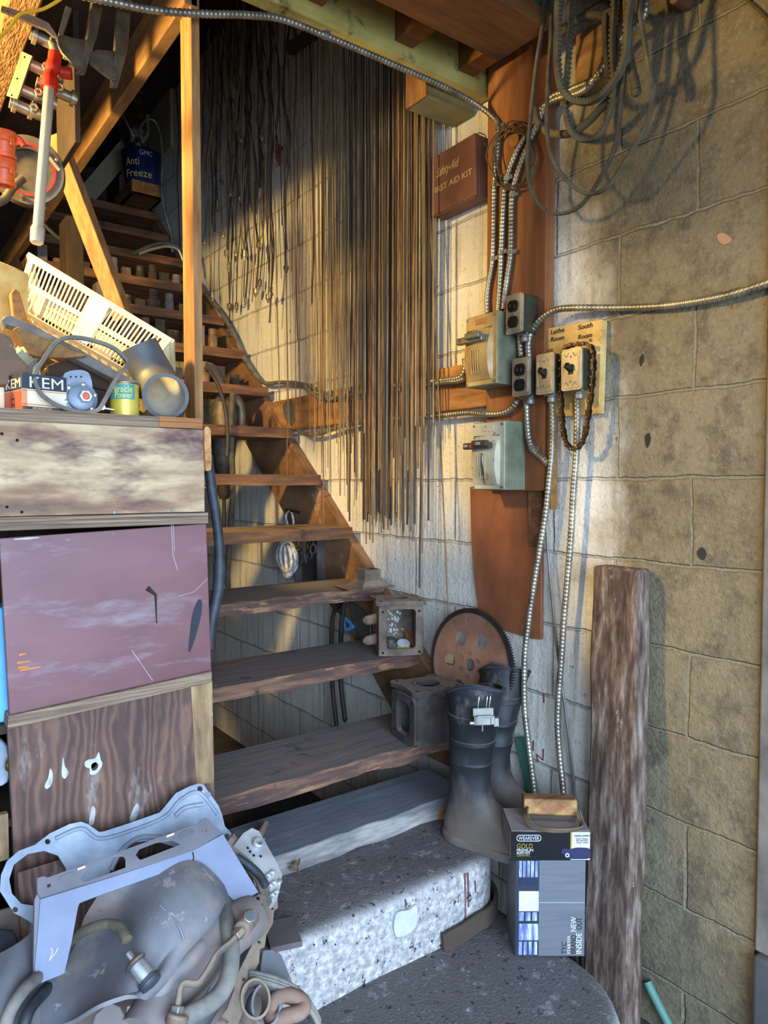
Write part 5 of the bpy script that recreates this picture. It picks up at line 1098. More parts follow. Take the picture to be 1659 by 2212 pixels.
# black hose hanging at the cabinet corner
S = [PY(a, b, 1.57) for a, b in [(450, 985), (452, 1015), (458, 1060), (466, 1110), (472, 1160), (474, 1200), (474, 1230), (472, 1270), (464, 1310), (456, 1350), (452, 1400)]]
mb = MB(); P = smooth(S, n=5); mb.tube(P, [.0115 if i < 28 else .0135 for i in range(len(P))], 14); h = one('black_hose', mb, M_hose, 'black flexible hose hanging down at the corner of the cabinet', 'hose')
mb = MB(); mb.tube(P[28:43], [.0142]*15, 14); obj('sleeve', mb, M_hose, h)

# ------------------------------------------------------------------ small scraps on the concrete
mb = MB(); a, b = PZ(556, 1814, .446), PZ(574, 1782, .446); mb.tube([a+V((0, 0, .002)), b+V((0, 0, .002))], .0095, 14); one('short_tube', mb, M_cast, 'short grey tube lying on the left of the timber sill', 'tube')
M = yawf(PZ(612, 2015, .376), -18); mb = MB(); mb.box(-.038, .03, -.06, .035, 0, .012, M); one('clay_tile', mb, M_brick, 'dusty brown square tile on the concrete step at the edge of the scrap heap', 'tile', bevel=.002)
def leafs(px, py, z, n, label):
    r = random.Random(px); t = thing('dry_leaves', label, 'debris', tuple(PZ(px, py, z)))
    for i in range(n):
        c = PZ(px+r.uniform(-22, 22), py+r.uniform(-14, 14), z+.004+.004*i); L = r.uniform(.02, .045); a = r.uniform(0, 6.28); R = Matrix.Translation(c) @ Matrix.Rotation(a, 4, 'Z') @ Matrix.Rotation(r.uniform(-.4, .4), 4, 'X')
        mb = MB(); mb.grid(6, 4, lambda u, v: R @ V((L*(u-.5), L*.5*(v-.5)*math.sin(math.pi*min(.98, u+.06)), .006*math.sin(u*5+i)+.012*(v-.5)**2*4*.5)), .0006); obj('leaf', mb, W_pale if i % 2 else M_paper, t)
leafs(625, 1868, .376, 7, 'crumpled dry leaves on the step beside the aluminium casting')

# ------------------------------------------------------------------ on top of the cabinet
TOP = 1.4925
# KEM carton
p = PY(48, 898, 1.545); M = yawf((p.x, p.y, TOP), 12); w, d, h = .088, .085, .074
t = thing('small_carton', 'dark blue and red carton with cream capitals, left end of the cabinet', 'box', (p.x, p.y, TOP))
mb = MB(); mb.box(0, w, 0, d, 0, h, M); bx = obj('carton', mb, M_crm, t, bevel=.001)
Fr = M @ Matrix(((1,0,0,0),(0,0,-1,0),(0,1,0,0),(0,0,0,1))); Lf = M @ Matrix(((0,0,-1,0),(-1,0,0,0),(0,1,0,0),(0,0,0,1)))
mb = MB(); mb.box(.0003, w, -.0006, 0, h*.60, h, M); obj('front_band', mb, M_navy, bx); mb = MB(); mb.box(-.0006, 0, .0005, d, h*.58, h, M); obj('side_band', mb, M_navy, bx)
mb = MB(); mb.box(-.0006, 0, .0005, d, .001, h*.56, M); sd = obj('red_side', mb, M_redp, bx); mb = MB(); mb.box(.0003, .010, -.0006, 0, .001, h*.58, M); obj('orange_corner', mb, M_orp, bx)
mb = MB(); mb.box(.0003, w, -.0006, 0, .001, h*.14, M); ft = obj('bottom_band', mb, M_navy, bx); mb = MB(); mb.box(.0003, w, -.0006, 0, h*.18, h*.21, M); obj('orange_line', mb, M_orp, bx); mb = MB(); mb.box(.0003, w, -.0006, 0, h*.55, h*.575, M); obj('orange_line', mb, M_orp, bx)
text(bx, 'KEM', h*.42, Fr @ Matrix.Translation((.012, h*.645, .0008)), M_crm, w=.066, ext=.0006)
text(bx, 'KEM', h*.36, Lf @ Matrix.Translation((-d*.92, h*.64, .0008)), M_crm, w=d*.84)
text(ft, 'KEM MANUFACTURING CO. INC.', h*.07, Fr @ Matrix.Translation((.02, h*.075, .0008)), M_crm, w=.056); text(ft, 'NEW YORK, N.Y.', h*.06, Fr @ Matrix.Translation((.028, h*.02, .0008)), M_crm, w=.04)
mb = MB(); mb.plate([(-d*.5-.009, h*.12), (-d*.5, h*.06), (-d*.5+.009, h*.12), (-d*.5+.009, h*.42), (-d*.5, h*.49), (-d*.5-.009, h*.42)], [[(-d*.5-.008, h*.125), (-d*.5, h*.07), (-d*.5+.008, h*.125), (-d*.5+.008, h*.415), (-d*.5, h*.475), (-d*.5-.008, h*.415)]], .0006, .0012, Lf); obj('emblem', mb, M_navy, sd)
for i, s in enumerate(('KEM', '1', 'PINT')): text(sd, s, .006, Lf @ Matrix.Translation((-d*.5-.005, h*(.33-.08*i), .0006)), M_navy)
# jar and crumpled paper behind
p = PY(12, 895, 1.66); mb = MB(); t = thing('glass_jar', 'jar with a ribbed metal lid behind the dark blue and red carton', 'jar', (p.x-.02, 1.67, TOP))
mb.lathe([(.038, 0), (.042, .008), (.042, .065), (.036, .074)], 20, Matrix.Translation((p.x-.02, 1.67, TOP))); obj('jar_body', mb, M_crm, t)
mb = MB(); mb.lathe([(.040, .074), (.041, .078), (.039, .081), (.041, .085), (.039, .088), (.041, .092), (.037, .098)], 24, Matrix.Translation((p.x-.02, 1.67, TOP))); obj('lid', mb, M_clamp, t)
def blob(loc, rx, ry, rz, amp, seed, n=14):
    mb = MB(); vs = []
    mb.grid(n*2, n, lambda u, v: V(loc)+V((rx*math.cos(2*math.pi*u)*math.sin(math.pi*v), ry*math.sin(2*math.pi*u)*math.sin(math.pi*v), -rz*math.cos(math.pi*v)))*(1+amp*noise.noise(V((3*math.cos(2*math.pi*u)*math.sin(math.pi*v)+seed, 3*math.sin(2*math.pi*u)*math.sin(math.pi*v), 3*math.cos(math.pi*v)))))); return mb
p = PY(45, 800, 1.69); one('crumpled_paper', blob((p.x, 1.70, TOP+.075), .04, .03, .075, .3, 2), M_mint, 'pale mint crumpled paper behind the dark blue and red carton', 'paper', ang=25)
# regulator casting
P0 = V((0, 1.56, 0)); c = PY(165, 850, 1.575); M = planef(c, (.02, -1, .10))
t = thing('regulator_casting', 'bright aluminium regulator with a round bolted cover and hex port, inside the belt loop', 'metal part', (c.x, c.y, TOP))
mb = MB(); mb.plate(curvy(flat2(M, [(137, 812), (146, 803), (158, 800), (176, 799), (190, 804), (196, 815), (200, 835), (203, 880), (196, 892), (160, 894), (146, 888), (140, 850)]), 2), [], -.03, 0, M); obj('housing', mb, M_alu, t, bevel=.004)
q = flat2(M, [(172, 862)])[0]; Q = M @ Matrix.Translation((q[0], q[1], 0))
mb = MB(); mb.lathe([(.034, 0), (.034, .007), (.028, .009), (.026, .017), (.018, .022)], 28, Q); cv = obj('round_cover', mb, M_alu, t)
for k in range(6): mb = MB(); mb.lathe([(.0045, 0), (.0045, .012), (.002, .013)], 10, Q @ Matrix.Translation((.030*math.cos(k*1.047+.3), .030*math.sin(k*1.047+.3), 0))); obj('bolt', mb, M_steel, cv)
mb = MB(); mb.hexnut(.0135, .014, Q @ Matrix.Translation((.004, 0, .021)), .007); hx = obj('hex_port', mb, M_steel, cv, bevel=.001)
mb = MB(); mb.lathe([(.0068, .0), (.0068, .001)], 14, Q @ Matrix.Translation((.004, 0, .029))); obj('port_bore', mb, M_orange, hx)
for a in (153, 164, 175): mb = MB(); q = flat2(M, [(a, 814)])[0]; mb.lathe([(.0018, 0), (.0018, .0008)], 8, M @ Matrix.Translation((q[0], q[1], .0))); obj('pin_hole', mb, M_void, t)
# belt loop
def belt2(pts, y0, y1, label, lay=0):
    P = [PY(a, b, y0+(y1-y0)*(b-730)/170) for a, b in pts]; mb = MB(); S = smooth(P, step=.006, closed=True)
    mb.sweep(S, [(-.004, -.008), (.004, -.008), (.004, .008), (-.004, .008)], (0.15, 1, .1), True); return one('drive_belt', mb, M_beltg, label, 'belt', 'belts on the cabinet', bevel=.001, ang=50)
belt2([(124, 738), (150, 729), (195, 734), (245, 752), (274, 780), (270, 796), (258, 808), (242, 833), (225, 866), (210, 886), (182, 891), (144, 883), (110, 868), (86, 847), (75, 820), (79, 800), (92, 780), (106, 757)], 1.60, 1.518, 'grey belt standing up as a large rounded loop on the cabinet')
belt2([(100, 772), (130, 765), (166, 762), (168, 758), (132, 758), (95, 766), (70, 785), (65, 805), (72, 830), (85, 850), (80, 820), (80, 795)], 1.64, 1.58, 'smaller grey belt folded behind the standing belt loop')
# Miracle Power can
p = PY(274, 899, 1.56); M = Matrix.Translation((p.x, 1.575, TOP)) @ Matrix.Rotation(math.radians(-27), 4, 'Z'); r, h = .0300, .0745
t = thing('additive_can', 'small yellow can with a teal label and yellow lettering', 'can', (p.x, 1.575, TOP))
mb = MB(); mb.lathe([(r, .002), (r, h-.002)], 36, M); cb = obj('can_body', mb, M_yel, t)
mb = MB(); mb.lathe([(r-.002, 0), (r+.001, .0005), (r+.001, .003), (r, .004)], 36, M); mb2 = mb; obj('bottom_rim', mb, M_clamp, t)
mb = MB(); mb.lathe([(r, h-.004), (r+.0012, h-.003), (r+.0012, h), (r-.002, h), (r-.003, h-.004), (0, h-.004)], 36, M); obj('lid', mb, M_clamp, t)
mb = MB(); n = 20; mb.grid(n, 1, lambda u, v: M @ V(((r+.0004)*math.sin(-1.0+1.95*u), -(r+.0004)*math.cos(-1.0+1.95*u), h*.50+h*.43*v))); obj('label', mb, M_teal, cb)
def wraptext(par, s, size, a0, z, m, wd):
    o = text(par, s, size, Matrix.Identity(4), m, w=wd)
    wl = wloc(par)
    for v in o.data.vertices:
        q = v.co+wl; a = a0+q.x/r; rr_ = r+.0006+q.z; w_ = M @ V((rr_*math.sin(a), -rr_*math.cos(a), z+q.y)); v.co = w_-wl
wraptext(cb, 'Miracle', h*.27, -.84, h*.70, M_yelp, .046); wraptext(cb, 'Power', h*.25, -.50, h*.535, M_yelp, .036)
# pipe elbow
pts = [PY(298, 748, 1.66), PY(318, 786, 1.655), PY(336, 818, 1.64), PY(349, 842, 1.61), PY(356, 853, 1.575), PY(358, 856, 1.55)]
S = smooth(pts, n=5); t = thing('pipe_elbow', 'grey plastic pipe elbow with its open end facing out at the right of the cabinet', 'pipe', (S[-1].x, S[-1].y, TOP))
ro = [.045+.005*(i/len(S)) for i in range(len(S))]; N = len(S)
mb = MB(); m2 = MB(); m2.tube(S, ro, 28, cap=False); nn = 28; ring0 = m2.v[:nn]; ringN = m2.v[-nn:]
mb.add(m2.v, m2.f); obj('outer_wall', mb, M_tube, t)
m3 = MB(); m3.tube(S, [x*.84 for x in ro], 28, cap=False); vsn = m3.v; mb = MB(); mb.add(vsn, [f[::-1] for f in m3.f]); obj('bore', mb, M_tubein, t)
mb = MB(); k0 = (N-1)*28
mb.add(list(m2.v[k0:k0+28])+list(m3.v[k0:k0+28]), [(i, (i+1) % 28, 28+(i+1) % 28, 28+i) for i in range(28)]); obj('end_rim', mb, M_tube, t); mb = MB(); mb.add(list(m2.v[:28])+list(m3.v[:28]), [(28+i, 28+(i+1) % 28, (i+1) % 28, i) for i in range(28)]); obj('end_rim', mb, M_tube, t)
# plastic basket, tipped over
bTL, bTR, bBL, bBR = PY(64, 552, 1.90), PY(371, 737, 1.715), PY(30, 658, 1.855), PY(302, 814, 1.69)
t = thing('plastic_basket', 'cream slotted plastic basket lying tipped on the clutter of the cabinet', 'basket', tuple((bBL+bBR)/2))
xd = (bTR-bTL); M = frame(bBL, (bBR-bBL), (bTL-bBL)); inv = M.inverted()
c2 = [tuple((inv @ q)[:2]) for q in (bBL, bBR, bTR, bTL)]
(x0, y0_), (x1, y1_), (x2, y2_), (x3, y3_) = c2
def bil(u, v): a = V(c2[0]).lerp(V(c2[1]), u); b = V(c2[3]).lerp(V(c2[2]), u); q = a.lerp(b, v); return (q.x, q.y)
holes = []
for v0, v1 in ((.07, .43), (.53, .90)):
    for k in range(34):
        u = .035+.93*k/34
        if .44 < u+.012 < .575: continue
        holes.append([bil(u, v0), bil(u+.0165, v0), bil(u+.0165, v1), bil(u, v1)])
mb = MB(); mb.plate(c2, holes, -.0022, 0, M); obj('front_side', mb, M_cream, t)
D = .17
bk = Matrix.Translation(M.col[2].to_3d()*-D) @ M
mb = MB(); mb.plate(c2, holes, -.0022, 0, bk); obj('back_side', mb, M_cream, t)
n_ = M.col[2].to_3d()
for (A, B) in ((bBL, bTL), (bBR, bTR)):
    Mx = frame(A, -n_, (B-A)); L = (B-A).length; hs = [[(.012+.155*k/12, L*a), (.012+.155*k/12+.007, L*a), (.012+.155*k/12+.007, L*b_), (.012+.155*k/12, L*b_)] for k in range(12) for a, b_ in ((.08, .43), (.54, .9))]
    mb = MB(); mb.plate([(0, 0), (D, 0), (D, L), (0, L)], hs, -.0011, .0011, Mx); obj('end_side', mb, M_cream, t)
Mx = frame(bBL, (bBR-bBL), -n_); L = (bBR-bBL).length
mb = MB(); mb.plate([(0, 0), (L, 0), (L, D), (0, D)], [[(L*(.04+.08*i), D*(.1+.22*j)), (L*(.04+.08*i)+.018, D*(.1+.22*j)), (L*(.04+.08*i)+.018, D*(.1+.22*j)+.022), (L*(.04+.08*i), D*(.1+.22*j)+.022)] for i in range(12) for j in range(4)], -.0011, .0011, Mx); obj('bottom', mb, M_cream, t)
up_ = (bTL-bBL).normalized(); e = (bTR-bTL).normalized()*.004
mb = MB(); mb.sweep([bTL-e, bTR+e, bTR+e-n_*D, bTL-e-n_*D], [(-.009, -.006), (.004, -.006), (.004, .006), (-.009, .006)], up_, True); obj('rim', mb, M_cream, t, bevel=.0015)
mb = MB(); q = [bil(.455, .02), bil(.575, .02), bil(.575, .96), bil(.455, .96)]; mb.plate(q, [], 0, .0015, M); obj('solid_band', mb, mat('pale_green_cream', ['#d4d8b4', '#e0e2c6'], 6, rough=.5, bump=0), t)
# things under and behind the basket
def slab(name, pxs, y0, th, m, label, cat, lean=.10, n=(0, -1, .12), **kw):
    c = PY(*pxs[0], y0); M = planef(c, n); mb = MB(); mb.plate(flat2(M, pxs), [], -th, 0, M); return one(name, mb, m, label, cat, **kw)
slab('particle_board', [(-40, 560), (0, 564), (30, 576), (62, 592), (60, 700), (40, 780), (-40, 800)], 1.80, .014, M_slab, 'bright yellow particle board at the left edge behind the basket', 'board', bevel=.002)
slab('rough_plank', [(22, 632), (32, 622), (42, 630), (60, 690), (110, 725), (160, 760), (230, 812), (200, 822), (90, 752), (30, 700)], 1.725, .02, W_orange, 'rough brown plank end behind the lower left corner of the basket', 'plank', bevel=.003)
slab('broken_shingle', [(28, 710), (40, 704), (75, 722), (140, 745), (190, 768), (150, 772), (96, 772), (66, 765), (52, 742)], 1.60, .016, W_joist, 'splintered brown wood shingle under the basket', 'wood scrap', bevel=.003)
slab('thick_strap', [(2, 690), (10, 682), (24, 680), (90, 712), (170, 752), (250, 800), (320, 836), (318, 846), (240, 815), (150, 768), (60, 715), (14, 700), (12, 712)], 1.63, .03, M_beltg, 'thick grey rubber strap running under the basket', 'strap', bevel=.003)
slab('paper_bag', [(-30, 716), (8, 718), (24, 730), (38, 765), (62, 790), (70, 805), (40, 812), (14, 830), (-30, 830)], 1.615, .03, M_paper, 'brown paper bag with a line drawing at the left edge', 'paper bag', bevel=.004)
bag = bpy.data.objects['paper_bag']
for l in ([(2, 770), (14, 764), (20, 755), (24, 744), (30, 752), (36, 750), (30, 758), (24, 766), (26, 776), (22, 782)], [(20, 755), (12, 750)], [(30, 752), (33, 742)], [(18, 758), (24, 762)]):
    mb = MB(); mb.tube([PY(a, b, 1.6125-.12*0) for a, b in l], .0007, 5); obj('line_drawing', mb, M_gilt, bag)
text(bag, 'MAN', .010, frontf(*PY(-6, 790, 1.611)), M_gilt, w=.016)
slab('dark_folder', [(100, 790), (160, 770), (200, 790), (300, 838), (310, 860), (255, 850), (180, 830), (110, 820)], 1.69, .012, M_grbrown, 'dark folded card under the basket behind the belt', 'card', bevel=.002)
slab('red_black_carton', [(96, 796), (120, 780), (150, 790), (246, 835), (246, 893), (110, 893)], 1.70, .06, mat('red_black_print', ['#2b1c18', '#3a2622', '#8a2a22'], 5, (1, 1, 3), .5, bump=0), 'dark red and black carton standing behind the regulator', 'box', bevel=.003)
mb = MB(); mb.tube([PY(215, 880, 1.56), PY(247, 885, 1.56)], .0028, 8); mb.lathe([(.006, 0), (.006, .008)], 10, planef(PY(219, 880, 1.558), (0, -1, 0))); one('steel_pin', mb, M_steel, 'thin steel pin lying left of the yellow can', 'pin')
mb = MB(); 
for k in range(60): a = rnd.uniform(0, 6.28); c = PY(142, 893, 1.53)+V((rnd.uniform(-.02, .02), 0, -.001)); mb.tube([c, c+V((.016*math.cos(a), .01*math.sin(a), .010*rnd.random()))], .0005, 4)
o = one('wire_bristles', mb, M_darkst, 'little tuft of wire bristles in front of the belt loop', 'bristles', kind='stuff') if False else tag(obj('wire_bristles', mb, M_darkst), 'little tuft of wire bristles in front of the belt loop', 'bristles', kind='stuff')

# ------------------------------------------------------------------ hung up at the upper left
Y0 = 1.80
c = lambda a, b, y=1.80: PY(a, b, y)
t = thing('pipe_clamp', 'long pale pipe hanging from a red clamp head at the upper left', 'clamp', tuple(c(80, 528)))
mb = MB(); A, B = c(107, 185), c(82, 492); mb.tube([A, B], .0115, 18); obj('pipe', mb, M_pipe, t)
d_ = (B-A).normalized(); mb = MB(); mb.tube([B-d_*.004, B+d_*.003, B+d_*.034, B+d_*.038], [.0125, .0155, .0145, .010], 18); obj('end_cap', mb, M_pipe, t)
mb = MB(); mb.tube(smooth([c(119, 115), c(116, 140), c(110, 160), c(107, 192)], n=4), [.0145]*4+[.0165]*3+[.013]*2+[.0185]*4, 16); obj('red_head', mb, M_red, t)
mb = MB(); mb.tube([c(119, 116), c(117, 100), c(110, 88)], [.011, .012, .008], 12); mb2 = mb; obj('top_stud', mb, M_clamp, t)
mb = MB(); mb.lathe([(.007, -.012), (.013, -.012), (.013, .012), (.007, .012)], 16, planef(c(143, 158), (1, -.4, 0))); sp = obj('spool', mb, M_red, t)
def lugs(px, py, n, label):
    t = thing('malleable_clamp', label, 'clamp', tuple(c(px, py, 1.86)))
    o = c(px, py, 1.86); X = V((.95, .0, -.15)).normalized()
    mb = MB(); mb.tube([o-X*.04, o+X*.05], .013, 12); obj('barrel', mb, M_clamp, t)
    for k in range(n): mb = MB(); mb.lathe([(.012, -.004), (.019, -.004), (.019, .004), (.012, .004)], 14, planef(o+X*(-.03+.07*k/max(1, n-1)), X)); obj('collar', mb, M_clamp, t)
    mb = MB(); mb.hexnut(.010, .012, planef(o+X*.01-V((0, .015, 0)), (-.3, -1, 0)), .004); obj('bolt', mb, M_clamp, t, bevel=.001)
lugs(105, 92, 2, 'steel clamp fitting topmost of the stack behind the red head')
lugs(88, 150, 2, 'steel clamp fitting beside the red head')
lugs(118, 195, 3, 'steel clamp fitting just behind the pale pipe top'); lugs(72, 205, 3, 'steel clamp fitting left of the pale pipe, second from the bottom'); lugs(62, 238, 3, 'steel clamp fitting at the bottom of the stack')
def pxplate(name, outer, holes, y, n, th, m, label, cat, parent=None, **kw):
    M = planef(PY(*outer[0], y), n); mb = MB(); mb.plate(flat2(M, outer), [flat2(M, h) for h in holes], -th, 0, M)
    if parent is not None: return obj(name, mb, m, parent, **kw)
    return one(name, mb, m, label, cat, **kw)
k = .2652
z = lambda l: [(a*k, b*k) for a, b in l]
t = thing('steel_hanger', 'dusty forked steel hanger with a triangular foot, the left of the pair', 'hanger', tuple(PY(180, 160, 1.62)))
pxplate('left_bar', z([(535, 40), (585, 60), (505, 290), (470, 285)]), [], 1.60, (-.3, -1, 0), .010, M_darkst, '', '', t, bevel=.002)
pxplate('right_bar', z([(765, -20), (850, -20), (800, 270), (690, 612), (640, 600), (715, 310)]), [], 1.585, (.5, -1, 0), .010, M_darkst, '', '', t, bevel=.002)
pxplate('foot_plate', z([(460, 295), (500, 275), (600, 305), (715, 325), (690, 560), (640, 590), (625, 555), (500, 420), (470, 360)]), [], 1.59, (-.1, -1, .35), .006, M_darkst, '', '', t, bevel=.002)
t = thing('steel_hanger', 'dusty forked steel hanger with a triangular foot, the right of the pair', 'hanger', tuple(PY(250, 185, 1.62)))
pxplate('right_bar', z([(975, -20), (1075, -20), (1045, 400), (975, 660), (960, 715), (915, 710), (945, 430)]), [], 1.575, (.5, -1, 0), .010, M_darkst, '', '', t, bevel=.002)
pxplate('foot_plate', z([(735, 420), (790, 398), (880, 405), (955, 425), (955, 640), (925, 650), (860, 610), (730, 510)]), [], 1.58, (-.1, -1, .35), .006, M_darkst, '', '', t, bevel=.002)
pxplate('flat_bar', z([(5, 80), (15, 45), (180, 95), (310, 145), (395, 185), (440, 250), (470, 305), (430, 290), (370, 235), (280, 200), (150, 140)]), [circ(60*k, 95*k, 2.4, 10), circ(275*k, 178*k, 3.6, 10)], 1.50, (-.2, -1, .2), .006, M_clamp, 'flat steel bar with two holes crossing the top left corner', 'bar', bevel=.002)
def xplate(name, outer, holes, x, th, m, label, cat, **kw):
    M = planef(PX(*outer[0], x), (-1, 0, 0)); mb = MB(); mb.plate(flat2(M, outer), [flat2(M, h) for h in holes], -th, 0, M); return one(name, mb, m, label, cat, **kw)
xplate('strap_plate', z([(175, 415), (260, 455), (140, 810), (50, 780)]), [circ(200*k, 465*k, 2.2, 10), circ(140*k, 640*k, 2.2, 10), circ(95*k, 775*k, 2.2, 10)], .2815, .003, M_darkst, 'perforated steel strap plate nailed to the rough joist', 'plate', bevel=.001)
mb = MB(); mb.tube(smooth([PY(a*k, b*k, 1.42) for a, b in [(520, -30), (465, 12), (360, 70), (250, 98), (180, 108), (125, 150), (75, 230), (0, 295), (-60, 330)]], n=8), .0028, 8); one('yellow_wire', mb, M_yelw, 'yellow wire looping across the rough joist in the top left corner', 'wire')
# reel and orange couplings
o = PY(62, 372, 2.0); M = planef(o, (-.25, -1, -.1)); t = thing('cable_reel', 'round dull metal reel with a red inner ring at the left edge', 'reel', tuple(o-V((0, 0, .08))))
mb = MB(); mb.lathe([(.050, -.02), (.082, -.02), (.085, -.012), (.085, .012), (.082, .02), (.050, .02)], 36, M, closed=True); obj('rim', mb, M_darkst, t)
mb = MB(); mb.lathe([(.058, .021), (.064, .021), (.064, .024), (.058, .024)], 36, M, closed=True); obj('red_ring', mb, M_red, t)
mb = MB(); mb.lathe([(.05, -.018), (.05, .008), (.012, .012)], 24, M); obj('hub', mb, M_darkst, t)
for a in (20, 140, 260): a = math.radians(a); mb = MB(); mb.lathe([(.005, 0), (.005, .035), (.003, .037)], 10, M @ Matrix.Translation((.072*math.cos(a), .072*math.sin(a), .018))); obj('stud', mb, M_clamp, t)
mb = MB(); a, b = PY(108, 340, 1.9), PY(130, 368, 1.9); mb.tube([a, b], .006, 10); obj('spindle', mb, M_clamp, t)
mb = MB(); mb.tube(smooth([PY(a, b, 1.95) for a, b in [(-10, 440), (10, 430), (28, 405), (50, 385)]], n=5), .010, 10); obj('crank', mb, M_darkst, t)
for i, (px, py, l) in enumerate(((8, 312, 'upper of two bright orange couplings at the left edge'), (8, 372, 'lower of two bright orange couplings at the left edge'))):
    o = PY(px, py, 1.72); M = Matrix.Translation(o) @ Matrix.Rotation(.15, 4, 'X'); t = thing('orange_coupling', l, 'coupling', tuple(o-V((0, 0, .026))), 'orange couplings')
    mb = MB(); mb.lathe([(.015, .026), (.024, .026), (.026, .022), (.026, .006), (.022, .003), (.021, -.018), (.024, -.020), (.024, -.027), (.014, -.027)], 24, M, closed=True); obj('sleeve', mb, M_orange, t)
    mb = MB(); mb.box(-.006, .006, -.029, -.024, -.005, .012, M @ Matrix.Rotation(.5, 4, 'Z')); obj('latch', mb, M_orange, t, bevel=.002)
mb = MB(); o = PY(40, 300, 1.92); mb.tube(smooth([PY(a, b, 1.92) for a, b in [(25, 295), (40, 300), (52, 315)]], n=4), .007, 8); one('red_lever', mb, M_red, 'small dark red lever behind the orange couplings', 'lever')
# antifreeze can on its box, by the wall at the stair top
yb = 4.2
a = PY(285, 410, yb); b = PY(350, 410, yb); zt = PY(316, 393, yb).z; zb = PY(316, 424, yb).z
t = thing('wooden_box', 'small wooden box hung on the stair wall, carrying the dark blue can', 'box', ((a.x+b.x)/2, yb+.1, zb))
mb = MB(); mb.box(a.x, b.x, yb, yb+.34, zb, zb+.012); obj('bottom', mb, W_plank, t); mb = MB(); mb.box(a.x, b.x, yb, yb+.015, zb, zt); obj('front', mb, W_orange, t, bevel=.002); mb = MB(); mb.box(a.x, a.x+.012, yb+.015, yb+.34, zb, zt); obj('side', mb, W_plank, t); mb = MB(); mb.box(b.x-.012, b.x, yb+.015, yb+.34, zb, zt); obj('side', mb, W_plank, t); mb = MB(); mb.box(a.x+.012, b.x-.012, yb+.015, yb+.34, zt-.012, zt); obj('top', mb, W_plank, t)
cx = PY(310, 390, yb+.1).x; M = Matrix.Translation((cx, yb+.13, zt+.001)) @ Matrix.Rotation(math.radians(-25), 4, 'Z'); R, H = .115, .205
t = thing('antifreeze_can', 'dark blue tin lettered Anti Freeze on the small wooden box', 'can', (cx, yb+.13, zt))
mb = MB(); mb.lathe([(R*.88, 0), (R, H), (R*1.02, H), (R*1.02, H-.006), (R*.97, H-.006), (R*.86, .004), (0, .004)], 32, M); cb = obj('tin', mb, M_bluecan, t)
def wt(s, size, a0, zz, m, wd):
    o = text(cb, s, size, Matrix.Identity(4), m, w=wd); wl = wloc(cb)
    for v in o.data.vertices:
        q = v.co+wl; zz_ = zz+q.y; r_ = R*(.88+.12*zz_/H)+.001+q.z; an = a0+q.x/R; v.co = M @ V((r_*math.sin(an), -r_*math.cos(an), zz_))-wl
wt('Anti', .062, -.75, H*.50, M_yelp, .086); wt('Freeze', .062, -.80, H*.18, M_yelp, .165); wt('GMC', .038, .0, H*.78, M_white, .076)
mb = MB(); mb.tube(smooth([M @ V(q) for q in ((-.03, 0, H), (-.035, 0, H+.06), (-.02, .0, H+.10), (.02, 0, H+.02))], n=5), .006, 8); obj('tool_handle', mb, M_rod3, t)
bar([PY(a, b, 4.1) for a, b in [(306, 300), (304, 275), (318, 258), (334, 262), (346, 290), (351, 340), (349, 400), (352, 440), (362, 480), (370, 510), (372, 545)]], .008, M_cable, 'armoured loop arching over the blue can and down the wall', 'armoured_cable', 'cable', 'armoured cables')
bar([PY(a, b, 3.6) for a, b in [(285, 550), (320, 533), (350, 525), (378, 530), (392, 548), (400, 580)]], .010, M_hose, 'grey hose arching over the top treads left of the post', 'grey_hose', 'hose')
bar([PY(a, b, 3.6) for a, b in [(300, 548), (330, 538), (360, 532), (385, 540), (396, 565)]], .008, M_cable, 'second hose arching over the top treads left of the post', 'grey_hose', 'hose')
bar([PY(a, b, 3.2) for a, b in [(95, 485), (110, 500), (128, 515), (146, 523)]], .009, M_hose, 'short ribbed hose under the blue can at the left', 'grey_hose', 'hose')
# junk packed behind the upper treads
rj = random.Random(4)
for i, (zt_, yy) in enumerate(((TZ[8], 3.60), (TZ[9], 3.85), (TZ[6], 3.12), (TZ[7], 3.36))):
    for j in range(11):
        x = .74+.068*j+rj.uniform(-.01, .01); hh = rj.uniform(.06, .13); mb = MB()
        if j % 3: mb.lathe([(.022, 0), (.024, .006), (.024, hh*.62), (.019, hh*.72), (.019, hh*.74), (.021, hh*.75), (.021, hh)], 12, Matrix.Translation((x, yy, zt_+.001)))
        else: mb.box(x-.022, x+.022, yy-.02, yy+.05, zt_+.001, zt_+hh)
        one('small_bottle' if j % 3 else 'small_carton', mb, (M_darkst, M_grbrown, M_castd, M_rubd, M_rust)[(i*3+j) % 5], 'small dusty bottle stored on the back of a high tread' if j % 3 else 'small dusty carton stored on the back of a high tread', 'bottle' if j % 3 else 'box', 'bottles stored on the high treads' if j % 3 else 'cartons stored on the high treads')
for i, (x, w_) in enumerate(((.80, .12), (.98, .10), (1.14, .14), (1.36, .12))):
    mb = MB(); mb.box(x, x+w_, 4.65, 4.67, 2.2, 3.3); one('back_board', mb, (W_pale, W_joist, W_dark, W_pale)[i], ('pale board standing at the stair head, the leftmost', 'brown board standing at the stair head', 'dark board standing at the stair head', 'pale board standing at the stair head beside the wall')[i], 'board', bevel=.003)
